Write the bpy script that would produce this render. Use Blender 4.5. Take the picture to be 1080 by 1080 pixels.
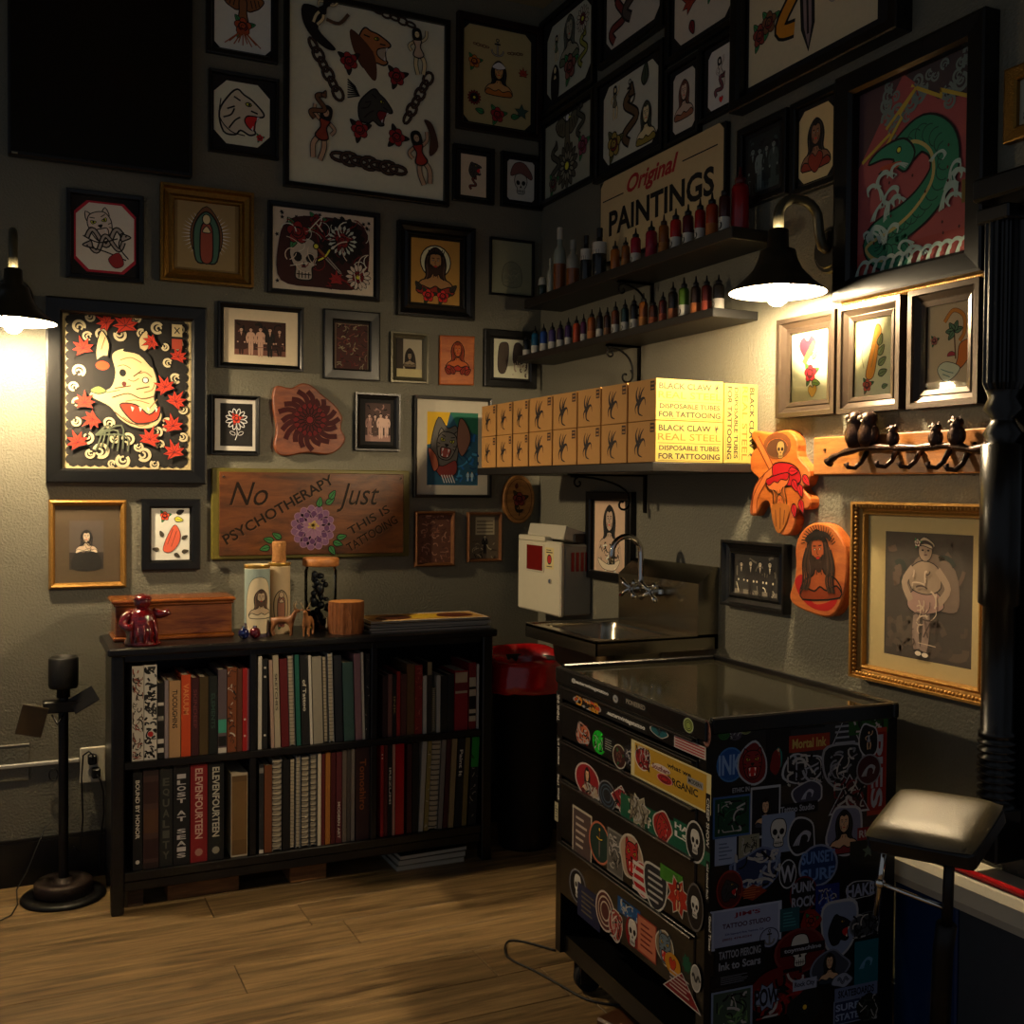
import bpy, math, random
from mathutils import Vector, Matrix
from mathutils.geometry import tessellate_polygon

for o in list(bpy.data.objects):
    bpy.data.objects.remove(o, do_unlink=True)
SC = bpy.context.scene
COL = SC.collection
PI = math.pi

# ------------------------------------------------------------------ camera
FPX = 1130.0                       # focal length in pixels of the 1080 px frame
AZ, PITCH, ROLL = map(math.radians, (25.16, 1.24, 0.5))
CAM = Vector((-1.9764, -3.9456, 1.35))   # metres; room corner is the origin
FWD = Vector((math.sin(AZ)*math.cos(PITCH), math.cos(AZ)*math.cos(PITCH), -math.sin(PITCH)))
_r = Vector((math.cos(AZ), -math.sin(AZ), 0)); _u = _r.cross(FWD)
RIGHT = _r*math.cos(ROLL) + _u*math.sin(ROLL)
UP = -_r*math.sin(ROLL) + _u*math.cos(ROLL)
cd = bpy.data.cameras.new('camera'); cam = bpy.data.objects.new('camera', cd); COL.objects.link(cam)
cd.sensor_width = 36; cd.lens = FPX/1080*36; cd.clip_start = .05
m = Matrix((RIGHT, UP, -FWD)).transposed().to_4x4(); m.translation = CAM
cam.matrix_world = m
SC.camera = cam

# ------------------------------------------------------------------ world, exposure
w = bpy.data.worlds.new('dusk'); SC.world = w; w.use_nodes = True
bg = w.node_tree.nodes['Background']
bg.inputs[0].default_value = (.80, .88, 1.0, 1)
bg.inputs[1].default_value = .125
SC.view_settings.view_transform = 'Standard'; SC.view_settings.look = 'None'
SC.view_settings.gamma = 1; SC.view_settings.use_curve_mapping = False
SC.view_settings.exposure = 0.15
BULB = 1250.0                        # sconce bulb emission strength
BULBCOL = (1.0, .77, .47)

# ------------------------------------------------------------------ pixel -> place on a plane
def ray(x, y):
    return FWD + RIGHT*((x-540)/FPX) - UP*((y-540)/FPX)
def hit(x, y, ax, v):
    d = ray(x, y); return CAM + d*((v-CAM[ax])/d[ax])
def LW(x, y, off=0): return hit(x, y, 1, -off)      # wall that runs left from the corner (y = 0)
def RW(x, y, off=0): return hit(x, y, 0, -off)      # wall that runs right from the corner (x = 0)
def FL(x, y, z=0): return hit(x, y, 2, z)

# ------------------------------------------------------------------ materials
MATS = {}
def srgb(c):
    if isinstance(c, str):
        c = c.lstrip('#'); c = [int(c[i:i+2], 16)/255 for i in (0, 2, 4)]
    return tuple(((v/12.92) if v <= .04045 else ((v+.055)/1.055)**2.4) for v in c)
def mat(name, col=(.5, .5, .5), rough=.5, metal=0, var=.12, scale=40, bump=0, bscale=200, stretch=(1, 1, 1),
        spec=.5, coat=0, trans=0, attr=False, emit=None, sheen=0, alpha=1, detail=3, ior=1.45):
    if name in MATS: return MATS[name]
    if isinstance(col, str): col = srgb(col)
    M = bpy.data.materials.new(name); M.use_nodes = True
    nt = M.node_tree; N = nt.nodes; L = nt.links; b = N['Principled BSDF']
    tc = N.new('ShaderNodeTexCoord'); mp = N.new('ShaderNodeMapping'); mp.inputs['Scale'].default_value = stretch
    L.new(tc.outputs['Object'], mp.inputs['Vector'])
    n = N.new('ShaderNodeTexNoise'); n.inputs['Scale'].default_value = scale; n.inputs['Detail'].default_value = detail
    L.new(mp.outputs[0], n.inputs['Vector'])
    mr = N.new('ShaderNodeMapRange'); mr.inputs[3].default_value = 1-var; mr.inputs[4].default_value = 1+var
    L.new(n.outputs['Fac'], mr.inputs[0])
    mx = N.new('ShaderNodeMix'); mx.data_type = 'RGBA'; mx.blend_type = 'MULTIPLY'; mx.inputs[0].default_value = 1
    if attr:
        a = N.new('ShaderNodeVertexColor'); a.layer_name = 'Col'; L.new(a.outputs['Color'], mx.inputs[6])
    else:
        mx.inputs[6].default_value = (*col, 1)
    L.new(mr.outputs[0], mx.inputs[7]); L.new(mx.outputs[2], b.inputs['Base Color'])
    b.inputs['Roughness'].default_value = rough; b.inputs['Metallic'].default_value = metal
    b.inputs['Specular IOR Level'].default_value = spec; b.inputs['Coat Weight'].default_value = coat
    b.inputs['Coat Roughness'].default_value = .08
    b.inputs['Transmission Weight'].default_value = trans; b.inputs['IOR'].default_value = ior
    b.inputs['Alpha'].default_value = alpha
    if sheen: b.inputs['Sheen Weight'].default_value = sheen
    if emit:
        b.inputs['Emission Color'].default_value = (*emit[0], 1); b.inputs['Emission Strength'].default_value = emit[1]
    if bump:
        n2 = N.new('ShaderNodeTexNoise'); n2.inputs['Scale'].default_value = bscale; n2.inputs['Detail'].default_value = 2
        L.new(mp.outputs[0], n2.inputs['Vector'])
        bp = N.new('ShaderNodeBump'); bp.inputs['Strength'].default_value = 1; bp.inputs['Distance'].default_value = bump
        L.new(n2.outputs['Fac'], bp.inputs['Height']); L.new(bp.outputs[0], b.inputs['Normal'])
    MATS[name] = M
    return M
def wood(name, c1, c2, rough=.45, stretch=(3, 30, 30), scale=3, coat=0, bump=.0004):
    if name in MATS: return MATS[name]
    M = mat(name, c1, rough, scale=scale*8, stretch=stretch, bump=bump, bscale=scale*14, coat=coat)
    nt = M.node_tree; N = nt.nodes; L = nt.links; b = N['Principled BSDF']
    mp = [q for q in N if q.type == 'MAPPING'][0]
    n = N.new('ShaderNodeTexNoise'); n.inputs['Scale'].default_value = scale; n.inputs['Detail'].default_value = 6
    n.inputs['Roughness'].default_value = .65; n.inputs['Distortion'].default_value = .6
    L.new(mp.outputs[0], n.inputs['Vector'])
    oi = N.new('ShaderNodeObjectInfo'); ad = N.new('ShaderNodeVectorMath'); ad.operation = 'ADD'
    L.new(mp.outputs[0], ad.inputs[0]); sc = N.new('ShaderNodeMath'); sc.operation = 'MULTIPLY'; sc.inputs[1].default_value = 37
    L.new(oi.outputs['Random'], sc.inputs[0]); L.new(sc.outputs[0], ad.inputs[1]); L.new(ad.outputs[0], n.inputs['Vector'])
    r = N.new('ShaderNodeValToRGB'); r.color_ramp.elements[0].position = .32; r.color_ramp.elements[1].position = .7
    r.color_ramp.elements[0].color = (*srgb(c1), 1); r.color_ramp.elements[1].color = (*srgb(c2), 1)
    L.new(n.outputs['Fac'], r.inputs[0])
    mx = [q for q in N if q.type == 'MIX'][0]; L.new(r.outputs[0], mx.inputs[6])
    return M
def glass_mat(name, tint=(1, 1, 1), rough=0.02, ior=1.35):
    if name in MATS: return MATS[name]
    M = bpy.data.materials.new(name); M.use_nodes = True; nt = M.node_tree; N = nt.nodes; L = nt.links
    N.remove(N['Principled BSDF'])
    t = N.new('ShaderNodeBsdfTransparent'); t.inputs[0].default_value = (*tint, 1)
    g = N.new('ShaderNodeBsdfGlossy'); g.inputs['Roughness'].default_value = rough
    f = N.new('ShaderNodeFresnel'); f.inputs[0].default_value = ior
    x = N.new('ShaderNodeMixShader'); L.new(f.outputs[0], x.inputs[0]); L.new(t.outputs[0], x.inputs[1]); L.new(g.outputs[0], x.inputs[2])
    L.new(x.outputs[0], N['Material Output'].inputs[0]); MATS[name] = M
    return M

# ------------------------------------------------------------------ mesh builder
class MB:
    def __init__(s): s.v = []; s.f = []; s.c = []; s.sm = []; s.M = Matrix(); s.col = (1, 1, 1)
    def at(s, M): s.M = M; return s
    def add(s, vs, fs, smooth=False, col=None):
        b = len(s.v); s.v += [s.M @ Vector(p) for p in vs]
        for q in fs: s.f.append([b+i for i in q]); s.c.append(col or s.col); s.sm.append(smooth)
        return s
    def box(s, x0, x1, y0, y1, z0, z1, bev=0, col=None):
        if x1 < x0: x0, x1 = x1, x0
        if y1 < y0: y0, y1 = y1, y0
        if z1 < z0: z0, z1 = z1, z0
        if not bev:
            vs = [(x, y, z) for z in (z0, z1) for y in (y0, y1) for x in (x0, x1)]
            return s.add(vs, [(0, 2, 3, 1), (4, 5, 7, 6), (0, 1, 5, 4), (2, 6, 7, 3), (0, 4, 6, 2), (1, 3, 7, 5)], col=col)
        b = min(bev, (x1-x0)/2.01, (y1-y0)/2.01, (z1-z0)/2.01)
        vs = []; idx = {}
        for i, (xa, xb) in enumerate(((x0, x0+b), (x1, x1-b))):
            for j, (ya, yb) in enumerate(((y0, y0+b), (y1, y1-b))):
                for k, (za, zb) in enumerate(((z0, z0+b), (z1, z1-b))):
                    for a, p in enumerate(((xa, yb, zb), (xb, ya, zb), (xb, yb, za))):
                        idx[i, j, k, a] = len(vs); vs.append(p)
        f = []
        for i in (0, 1):
            f.append([idx[i, j, k, 0] for j, k in ((0, 0), (1, 0), (1, 1), (0, 1))][::1 if i else -1])
            f.append([idx[j, i, k, 1] for j, k in ((0, 0), (1, 0), (1, 1), (0, 1))][::-1 if i else 1])
            f.append([idx[j, k, i, 2] for j, k in ((0, 0), (1, 0), (1, 1), (0, 1))][::1 if i else -1])
        for i in (0, 1):
            for j in (0, 1):
                f.append([idx[i, j, 0, 0], idx[i, j, 1, 0], idx[i, j, 1, 1], idx[i, j, 0, 1]])
                f.append([idx[i, 0, j, 0], idx[i, 1, j, 0], idx[i, 1, j, 2], idx[i, 0, j, 2]])
                f.append([idx[0, i, j, 1], idx[1, i, j, 1], idx[1, i, j, 2], idx[0, i, j, 2]])
                for k in (0, 1): f.append([idx[i, j, k, 0], idx[i, j, k, 1], idx[i, j, k, 2]])
        return s.add(vs, f, col=col)
    def lathe(s, prof, n=20, c=(0, 0, 0), axis='z', smooth=True, col=None, a0=0, a1=2*PI):
        full = abs(a1-a0-2*PI) < 1e-6; k = n if full else n+1
        vs = []; f = []
        for r, h in prof:
            for i in range(k):
                a = a0+(a1-a0)*i/n; p = (r*math.cos(a), r*math.sin(a), h)
                if axis == 'y': p = (p[0], -p[2], p[1])
                if axis == 'x': p = (p[2], p[0], p[1])
                vs.append((p[0]+c[0], p[1]+c[1], p[2]+c[2]))
        for j in range(len(prof)-1):
            for i in range(n):
                a = j*k+i; b = j*k+(i+1) % k; f.append((a, b, b+k, a+k))
        return s.add(vs, f, smooth, col)
    def cyl(s, r, z0, z1, n=20, c=(0, 0, 0), axis='z', r2=None, col=None, bev=0):
        r2 = r if r2 is None else r2
        p = [(.0001, z0), (r-bev, z0), (r, z0+bev), (r2, z1-bev), (r2-bev, z1), (.0001, z1)] if bev else [(.0001, z0), (r, z0), (r, z0), (r2, z1), (r2, z1), (.0001, z1)]
        for q in range(len(p)-1):
            if q in ((0, 2, 4) if not bev else range(5)): s.lathe([p[q], p[q+1]], n, c, axis, q == 2, col)
        return s
    def sph(s, c, r, n=12, sz=1, sx=1, sy=1, col=None, smooth=True):
        m_ = max(5, n//2+1)
        vs = []; f = []
        for j in range(m_+1):
            t = PI*j/m_
            for i in range(n):
                a = 2*PI*i/n
                vs.append((c[0]+r*sx*math.sin(t)*math.cos(a), c[1]+r*sy*math.sin(t)*math.sin(a), c[2]+r*sz*math.cos(t)))
        for j in range(m_):
            for i in range(n):
                a = j*n+i; b = j*n+(i+1) % n; f.append((a, a+n, b+n, b))
        return s.add(vs, f, smooth, col)
    def tube(s, pts, r, n=8, col=None, closed=False, cap=True):
        pts = [Vector(p) for p in pts]; k = len(pts); rs = r if isinstance(r, (list, tuple)) else [r]*k
        vs = []; f = []; N = None
        for i, p in enumerate(pts):
            a = pts[i-1] if (i or closed) else p; b = pts[(i+1) % k] if (i < k-1 or closed) else p
            t = (b-a).normalized() if (b-a).length > 1e-9 else Vector((0, 0, 1))
            if N is None:
                N = t.orthogonal().normalized()
            else:
                N = (N-t*N.dot(t)); N = N.normalized() if N.length > 1e-6 else t.orthogonal().normalized()
            B = t.cross(N)
            for q in range(n):
                an = 2*PI*q/n; vs.append(p+(N*math.cos(an)+B*math.sin(an))*rs[i])
        for i in range(k if closed else k-1):
            for q in range(n):
                a = i*n+q; b = i*n+(q+1) % n; c2 = ((i+1) % k)*n
                f.append((a, b, c2+(q+1) % n, c2+q))
        if cap and not closed:
            f.append(list(range(n))[::-1]); f.append([(k-1)*n+q for q in range(n)])
        return s.add(vs, f, True, col)
    def prism(s, pts, y0, y1, col=None, side=None, bev=0):
        """outline in local x,z; front face at y0 (towards the room, smaller y), back at y1"""
        n = len(pts)
        if sum(pts[i][0]*pts[(i+1) % n][1]-pts[(i+1) % n][0]*pts[i][1] for i in range(n)) < 0: pts = pts[::-1]
        tri = tessellate_polygon([[Vector((p[0], p[1], 0)) for p in pts]])
        fr = [(p[0], y0, p[1]) for p in pts]
        if bev:
            q = offset(pts, -bev); fr2 = [(p[0], y0+bev*.7, p[1]) for p in pts]; fr = [(p[0], y0, p[1]) for p in q]
            s.add(fr+fr2, [(i, (i+1) % n, n+(i+1) % n, n+i) for i in range(n)], False, side or col)
            s.add(fr2+[(p[0], y1, p[1]) for p in pts], [(i, n+i, n+(i+1) % n, (i+1) % n) for i in range(n)], False, side or col)
        else:
            s.add(fr+[(p[0], y1, p[1]) for p in pts], [(i, n+i, n+(i+1) % n, (i+1) % n) for i in range(n)], False, side or col)
        s.add(fr, [t for t in tri], False, col)
        s.add([(p[0], y1, p[1]) for p in pts], [t[::-1] for t in tri], False, side or col)
        return s
    def build(s, name, material, parent=None, loc=None, rz=0, attr=False):
        me = bpy.data.meshes.new(name); me.from_pydata([tuple(p) for p in s.v], [], s.f)
        me.polygons.foreach_set('use_smooth', s.sm)
        if attr or any(c != (1, 1, 1) for c in s.c):
            ca = me.color_attributes.new('Col', 'FLOAT_COLOR', 'CORNER'); buf = []
            for p, c in zip(me.polygons, s.c): buf += (list(c)+[1])*p.loop_total
            ca.data.foreach_set('color', buf)
        me.materials.append(material); me.update()
        o = bpy.data.objects.new(name, me); COL.objects.link(o); o.parent = parent
        if loc is not None: o.location = loc
        o.rotation_euler.z = rz
        return o
def offset(pts, d):
    n = len(pts); out = []
    for i in range(n):
        a, b, c = pts[i-1], pts[i], pts[(i+1) % n]
        e1 = Vector((b[0]-a[0], b[1]-a[1])); e2 = Vector((c[0]-b[0], c[1]-b[1]))
        if e1.length < 1e-9 or e2.length < 1e-9: out.append(tuple(b[:2])); continue
        e1.normalize(); e2.normalize(); n1 = Vector((e1.y, -e1.x)); n2 = Vector((e2.y, -e2.x)); q = n1+n2
        q = q/max(.5, q.dot(n1)*1.0) if q.length > 1e-6 else n1
        out.append((b[0]+q.x*d, b[1]+q.y*d))
    return out
def thing(name, label, cat, loc=(0, 0, 0), rz=0, group=None):
    o = bpy.data.objects.new(name, None); COL.objects.link(o); o.empty_display_size = .05
    o.location = loc; o.rotation_euler.z = rz; o['label'] = label; o['category'] = cat
    if group: o['group'] = group
    return o
def tag(o, label, cat, group=None):
    o['label'] = label; o['category'] = cat
    if group: o['group'] = group
    return o
def struct(o, label=None):
    o['kind'] = 'structure'
    if label: o['label'] = label
    return o
def copy_tree(o, parent=None):
    c = o.copy(); COL.objects.link(c); c.parent = parent
    for ch in list(o.children): copy_tree(ch, c)
    return c

# ------------------------------------------------------------------ flat print: vector art in local x,z
BLK = srgb('#0c0a0a'); WHT = srgb('#e9e2d2'); CREAM = srgb('#d8c9a4'); RED = srgb('#b3201c'); DRED = srgb('#5e1014')
ORG = srgb('#d9701c'); YEL = srgb('#d8ad35'); GRN = srgb('#2c6b3e'); TEAL = srgb('#1c6a64'); BLU = srgb('#1f3f86')
BRN = srgb('#6b4526'); GREY = srgb('#77736c'); DGREY = srgb('#2b2a2a'); SKIN = srgb('#caa07a'); PNK = srgb('#b9788a'); PUR = srgb('#6a3f66')
TXT = {}
def text_geo(s, bold=0., shear=0.):
    k = (s, bold, shear)
    if k in TXT: return TXT[k]
    cu = bpy.data.curves.new('t', 'FONT'); cu.body = s; cu.size = 1; cu.offset = bold; cu.shear = shear; cu.resolution_u = 3
    o = bpy.data.objects.new('t', cu); COL.objects.link(o)
    dg = bpy.context.evaluated_depsgraph_get(); dg.update()
    me = bpy.data.meshes.new_from_object(o.evaluated_get(dg))
    vs = [(v.co.x, v.co.y) for v in me.vertices]; fs = [list(p.vertices) for p in me.polygons]
    bpy.data.objects.remove(o); bpy.data.curves.remove(cu); bpy.data.meshes.remove(me)
    xs = [v[0] for v in vs] or [0]; ys = [v[1] for v in vs] or [0]
    TXT[k] = (vs, fs, min(xs), max(xs), min(ys), max(ys))
    return TXT[k]
def spl(pts, n=5, closed=True):
    k = len(pts); out = []
    for i in range(k if closed else k-1):
        if closed: p = [pts[(i+j-1) % k] for j in range(4)]
        else: p = [pts[max(0, min(k-1, i+j-1))] for j in range(4)]
        for t in range(n):
            t /= n
            out.append(tuple(.5*(2*p[1][a]+(p[2][a]-p[0][a])*t+(2*p[0][a]-5*p[1][a]+4*p[2][a]-p[3][a])*t*t+(3*p[1][a]-p[0][a]-3*p[2][a]+p[3][a])*t**3) for a in (0, 1)))
    if not closed: out.append(tuple(pts[-1][:2]))
    return out
def ell(cx, cy, rx, ry=None, n=16, rot=0, a0=0, a1=2*PI):
    ry = rx if ry is None else ry; c, s_ = math.cos(rot), math.sin(rot); o = []
    full = abs(a1-a0-2*PI) < 1e-6
    for i in range(n if full else n+1):
        a = a0+(a1-a0)*i/n; x, y = rx*math.cos(a), ry*math.sin(a); o.append((cx+x*c-y*s_, cy+x*s_+y*c))
    return o
class Art:
    """print on a sheet W x H metres; canvas is 100 units wide, origin at the sheet's lower left"""
    DZ = 4e-5
    def __init__(s, W, H, y=0, x0=None, z0=None):
        s.W, s.H = W, H; s.k = W/100; s.h = H/s.k; s.mb = MB(); s.y = y
        s.x0 = -W/2 if x0 is None else x0; s.z0 = -H/2 if z0 is None else z0; s.st = [(0, 0, 1, 0, 1)]; s.lay = 0; s.gain = 1
    def push(s, cx, cy, sc=1, rot=0, fx=1): s.st.append((cx, cy, sc, rot, fx)); return s
    def pop(s): s.st.pop()
    def tr(s, p):
        x, y = p[0], p[1]
        for cx, cy, sc, rot, fx in reversed(s.st):
            x *= fx; c, n = math.cos(rot), math.sin(rot); x, y = cx+sc*(x*c-y*n), cy+sc*(x*n+y*c)
        return (s.x0+x*s.k, s.z0+y*s.k)
    def emit(s, pts, fs, col):
        s.lay += 1; y = s.y-s.lay*s.DZ
        s.mb.add([(p[0], y, p[1]) for p in pts], fs, False, tuple(min(.8, c*s.gain) for c in col[:3]))
    def poly(s, pts, col):
        q = [s.tr(p) for p in pts]
        ar = sum(q[i][0]*q[(i+1) % len(q)][1]-q[(i+1) % len(q)][0]*q[i][1] for i in range(len(q)))
        if ar < 0: q = q[::-1]
        t = tessellate_polygon([[Vector((a, b, 0)) for a, b in q]])
        s.emit(q, [x for x in t], col); return s
    def line(s, pts, w, col, closed=False, taper=False):
        n = len(pts); L = []; R = []
        for i in range(n):
            a = pts[i-1] if (i or closed) else pts[i]; b = pts[(i+1) % n] if (i < n-1 or closed) else pts[i]
            dx, dy = b[0]-a[0], b[1]-a[1]; d = math.hypot(dx, dy) or 1; ww = w/2*((1-i/(n-1))*.9+.1 if taper else 1)
            L.append((pts[i][0]-dy/d*ww, pts[i][1]+dx/d*ww)); R.append((pts[i][0]+dy/d*ww, pts[i][1]-dx/d*ww))
        q = [s.tr(p) for p in L+R]; m_ = n if closed else n-1
        s.emit(q, [(i, n+i, n+(i+1) % n, (i+1) % n) for i in range(m_)], col); return s
    def ob(s, pts, fill, ow=1, oc=BLK):
        s.poly(pts, fill); return s.line(pts, ow, oc, True)
    def lines(s, LL, w, col, taper=False):
        for p in LL: s.line(spl(p, 4, False), w, col, False, taper); s.lay -= 1
        s.lay += 1; return s
    def rect(s, x0, y0, x1, y1, col): return s.poly([(x0, y0), (x1, y0), (x1, y1), (x0, y1)], col)
    def text(s, t, cx, cy, h, col, rot=0, width=None, bold=.02, shear=0):
        vs, fs, a, b, c, d = text_geo(t, bold, shear)
        if not vs: return s
        k = h/max(.01, (d-c)); kx = (width/(b-a)) if width else k
        s.push(cx, cy, 1, rot)
        q = [s.tr(((x-(a+b)/2)*kx, (y-(c+d)/2)*k)) for x, y in vs]; s.pop()
        s.emit(q, fs, col); return s
    def build(s, name, parent=None, material=None):
        return s.mb.build(name, material or PRINT, parent, attr=True)
PRINT = mat('printed_paper', rough=.75, var=.06, scale=60, attr=True)
GLOSSP = mat('glossy_print', rough=.55, var=.05, scale=60, attr=True, spec=.2)
# ================================================================== setting
WALLC = '#6f6c5d'
M_WALL = mat('wall_paint', WALLC, rough=.62, var=.05, scale=9, bump=.003, bscale=125)
M_CEIL = mat('ceiling_paint', '#8a8468', rough=.8, var=.05, scale=9, bump=.002, bscale=90)
M_BLACKTRIM = mat('black_trim_paint', '#0b0b0c', rough=.35, var=.1)
CEZ = LW(577, 10).z
struct(MB().box(-3.4, .12, 0, .12, 0, CEZ+.1).build('wall_left', M_WALL))
struct(MB().box(0, .12, -4.6, 0, 0, CEZ+.1).build('wall_right', M_WALL))
struct(MB().box(-3.4, .12, -4.6, .12, CEZ, CEZ+.1).build('ceiling', M_CEIL))
M_SUB = mat('floor_joint', '#1c140c', rough=.9)
floor = struct(MB().box(-3.4, .12, -4.6, .12, -.1, -.003).build('floor', M_SUB))
M_PLANK = wood('oak_plank', '#46351f', '#9c7f55', rough=.48, stretch=(1.1, 14, 14), scale=2.4, bump=.0006)
random.seed(4)
pw = .182; row = 0; y = 0
while y > -4.5:
    x = -3.4-random.random()*1.1
    while x < .0:
        x2 = min(x+1.22, 0); xa = max(x, -3.4)
        if x2-xa > .02:
            o = MB().box(0, x2-xa-.0022, -pw+.0022, 0, -.004, 0, bev=.0012).build('plank', M_PLANK, floor, (xa, y, 0))
        x = x+1.22
    y -= pw; row += 1
bbz = LW(20, 885).z
struct(MB().box(-3.4, -.016, -.016, 0, 0, bbz-.01).box(-3.4, -.016, -.011, 0, bbz-.01, bbz).build('baseboard_left', M_BLACKTRIM))
struct(MB().box(-.016, 0, -4.6, 0, 0, bbz-.01).box(-.011, 0, -4.6, 0, bbz-.01, bbz).build('baseboard_right', M_BLACKTRIM))
# ================================================================== bookcase
M_BCASE = wood('black_stained_wood', '#070708', '#131214', rough=.33, stretch=(2, 20, 20), scale=3, bump=.0002)
YB = FL(128, 966).y                       # plane of the bookcase front
bt = hit(113, 684, 1, YB).z               # top of the bookcase
bx0 = hit(116, 700, 1, YB).x+.012; bx1 = hit(521, 680, 1, YB).x-.012; byk = YB+.325
zs1 = hit(139, 805, 1, YB).z              # upper shelf surface
zs0 = hit(141, 921, 1, YB).z              # lower shelf surface
dv = [hit(268, 745, 1, YB).x, hit(396, 740, 1, YB).x]
cx = (bx0+bx1)/2
bcase = thing('bookcase', 'low black wooden bookcase with six compartments packed with books', 'bookcase', (cx, YB, 0))
def bpart(n, x0, x1, y0, y1, z0, z1, bev=.003): return MB().box(x0-cx, x1-cx, y0-YB, y1-YB, z0, z1, bev=bev).build(n, M_BCASE, bcase)
bpart('top', bx0-.02, bx1+.02, YB-.02, byk+.01, bt-.026, bt, .006)
for s_ in (0, 1):
    xa = (bx0, bx1-.03)[s_]
    bpart('side_panel', xa, xa+.03, YB+.006, byk, .075, bt-.026)
    bpart('leg', xa-(.008 if s_ == 0 else 0), xa+.03+(.008 if s_ else 0), YB, YB+.045, 0, bt-.026, .004)
    bpart('leg', xa, xa+.03, byk-.04, byk, 0, .085)
bpart('back_panel', bx0+.03, bx1-.03, byk-.012, byk, .09, bt-.026)
for d in dv: bpart('divider', d-.011, d+.011, YB+.012, byk-.012, zs0, bt-.026)
bpart('shelf', bx0+.03, bx1-.03, YB+.008, byk-.012, zs1-.024, zs1)
bpart('shelf', bx0+.03, bx1-.03, YB+.008, byk-.012, zs0-.03, zs0)
bpart('apron', bx0+.03, bx1-.03, YB+.014, YB+.034, zs0-.062, zs0-.03)
bpart('apron', bx0+.03, bx1-.03, YB+.014, YB+.034, bt-.05, bt-.026)

# ================================================================== floor stand
M_IRON = mat('black_iron', '#0e0d0d', rough=.45, metal=.3, bump=.0003, bscale=300)
M_RUST = mat('rusty_iron', '#241814', rough=.6, metal=.4, var=.4, scale=60, bump=.0008, bscale=160)
p = FL(67, 946)
st = thing('floor_stand', 'black pipe stand with cylinder head and metal flaps on weight plate base', 'stand', p)
MB().lathe([(.001, .0), (.128, 0), (.132, .006), (.125, .014), (.095, .017), (.092, .012), (.001, .014)], 36).build('base_plate', M_IRON, st)
MB().lathe([(.001, .014), (.086, .014), (.09, .02), (.09, .052), (.084, .058), (.05, .058), (.045, .052), (.03, .052), (.028, .066), (.001, .066)], 36).build('weight_plate', M_RUST, st)
sz = lambda yy: hit(70, yy, 1, p.y).z
MB().cyl(.0155, .06, sz(724), 18).build('pole', M_IRON, st)
MB().lathe([(.001, sz(735)), (.021, sz(735)), (.021, sz(726)), (.043, sz(725)), (.046, sz(722)), (.046, sz(694)), (.04, sz(692)), (.036, sz(696)), (.001, sz(697))], 28).build('cylinder_head', M_IRON, st)
zc = sz(745)
MB().box(-.062, .05, -.026, .024, zc-.016, zc+.022, bev=.003).build('bracket', M_IRON, st)
fl = MB(); fl.at(Matrix.Translation((.03, -.028, zc-.012)) @ Matrix.Rotation(-.52, 4, 'Y') @ Matrix.Rotation(-.35, 4, 'X')).box(0, .085, -.004, .0, -.012, .042, bev=.001).build('flap', M_IRON, st)
fl = MB(); fl.at(Matrix.Translation((-.05, -.022, zc-.004)) @ Matrix.Rotation(.25, 4, 'Y') @ Matrix.Rotation(-.0, 4, 'X')).box(-.075, .004, -.006, .0, -.088, .008, bev=.001).build('flap', mat('scuffed_brown_metal', '#3a2d1a', rough=.4, metal=.3, var=.4, scale=20), st)
MB().tube([(-.035, -.02, zc-.02), (-.02, -.035, zc-.05), (.0, -.02, zc-.02)], .003, 6).build('wire_hook', M_IRON, st)

# ================================================================== sticker covered tool cabinet
CW, CD_ = .735, .50
CRZ = math.radians(-92.8); CC = Vector((-.400, -1.764, 0))
CTOP = .877
M_CAB = mat('black_powder_coat', '#0a0a0b', rough=.3, var=.15, bump=.00015, bscale=400)
cab = thing('tool_cabinet', 'black rolling drawer cabinet plastered with stickers', 'cabinet', CC, CRZ)
CMW = Matrix.Translation(CC) @ Matrix.Rotation(CRZ, 4, 'Z'); CMI = CMW.inverted()
def cabhit(px, py, ax, v):
    o = CMI @ CAM; d = CMI.to_3x3() @ ray(px, py); return o+d*((v-o[ax])/d[ax])
def cabF(px, py): q = cabhit(px, py, 1, -CD_/2-.004); return q.x, q.z
def cabS(px, py): q = cabhit(px, py, 0, CW/2); return q.y, q.z
CBOT = cabF(584, 1000)[1]
hw, hd = CW/2, CD_/2
b = MB()
b.box(-hw, -hw+.03, -hd, hd, CBOT, CTOP-.03).box(hw-.03, hw, -hd, hd, CBOT, CTOP-.03).box(-hw+.03, hw-.03, hd-.02, hd, CBOT, CTOP-.03)
b.box(-hw+.03, hw-.03, -hd+.012, hd-.02, CBOT, CBOT+.05)
b.build('body', M_CAB, cab)
M_GLASSTOP = mat('black_glass_top', '#26241a', rough=.08, var=.25, scale=6, spec=.6, coat=.3)
MB().box(-hw+.012, hw-.012, -hd+.012, hd-.012, CTOP-.03, CTOP-.012).build('top_panel', M_GLASSTOP, cab)
rim = MB()
for x0, x1, y0, y1 in ((-hw-.004, hw+.004, -hd-.006, -hd+.012), (-hw-.004, hw+.004, hd-.012, hd+.004), (-hw-.004, -hw+.012, -hd+.012, hd-.012), (hw-.012, hw+.004, -hd+.012, hd-.012)):
    rim.box(x0, x1, y0, y1, CTOP-(.048 if y0 < -hd else .034), CTOP-(.006 if y0 < -hd else 0), bev=.003)
rim.build('top_rim', M_CAB, cab)
rowsR = [782, 806, 857, 911, 996, 1073]
rz_ = [cabF(745, yy)[1] for yy in rowsR]
drawers = []
M_PULL = mat('drawer_pull_metal', '#3a3836', rough=.3, metal=.8)
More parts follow.
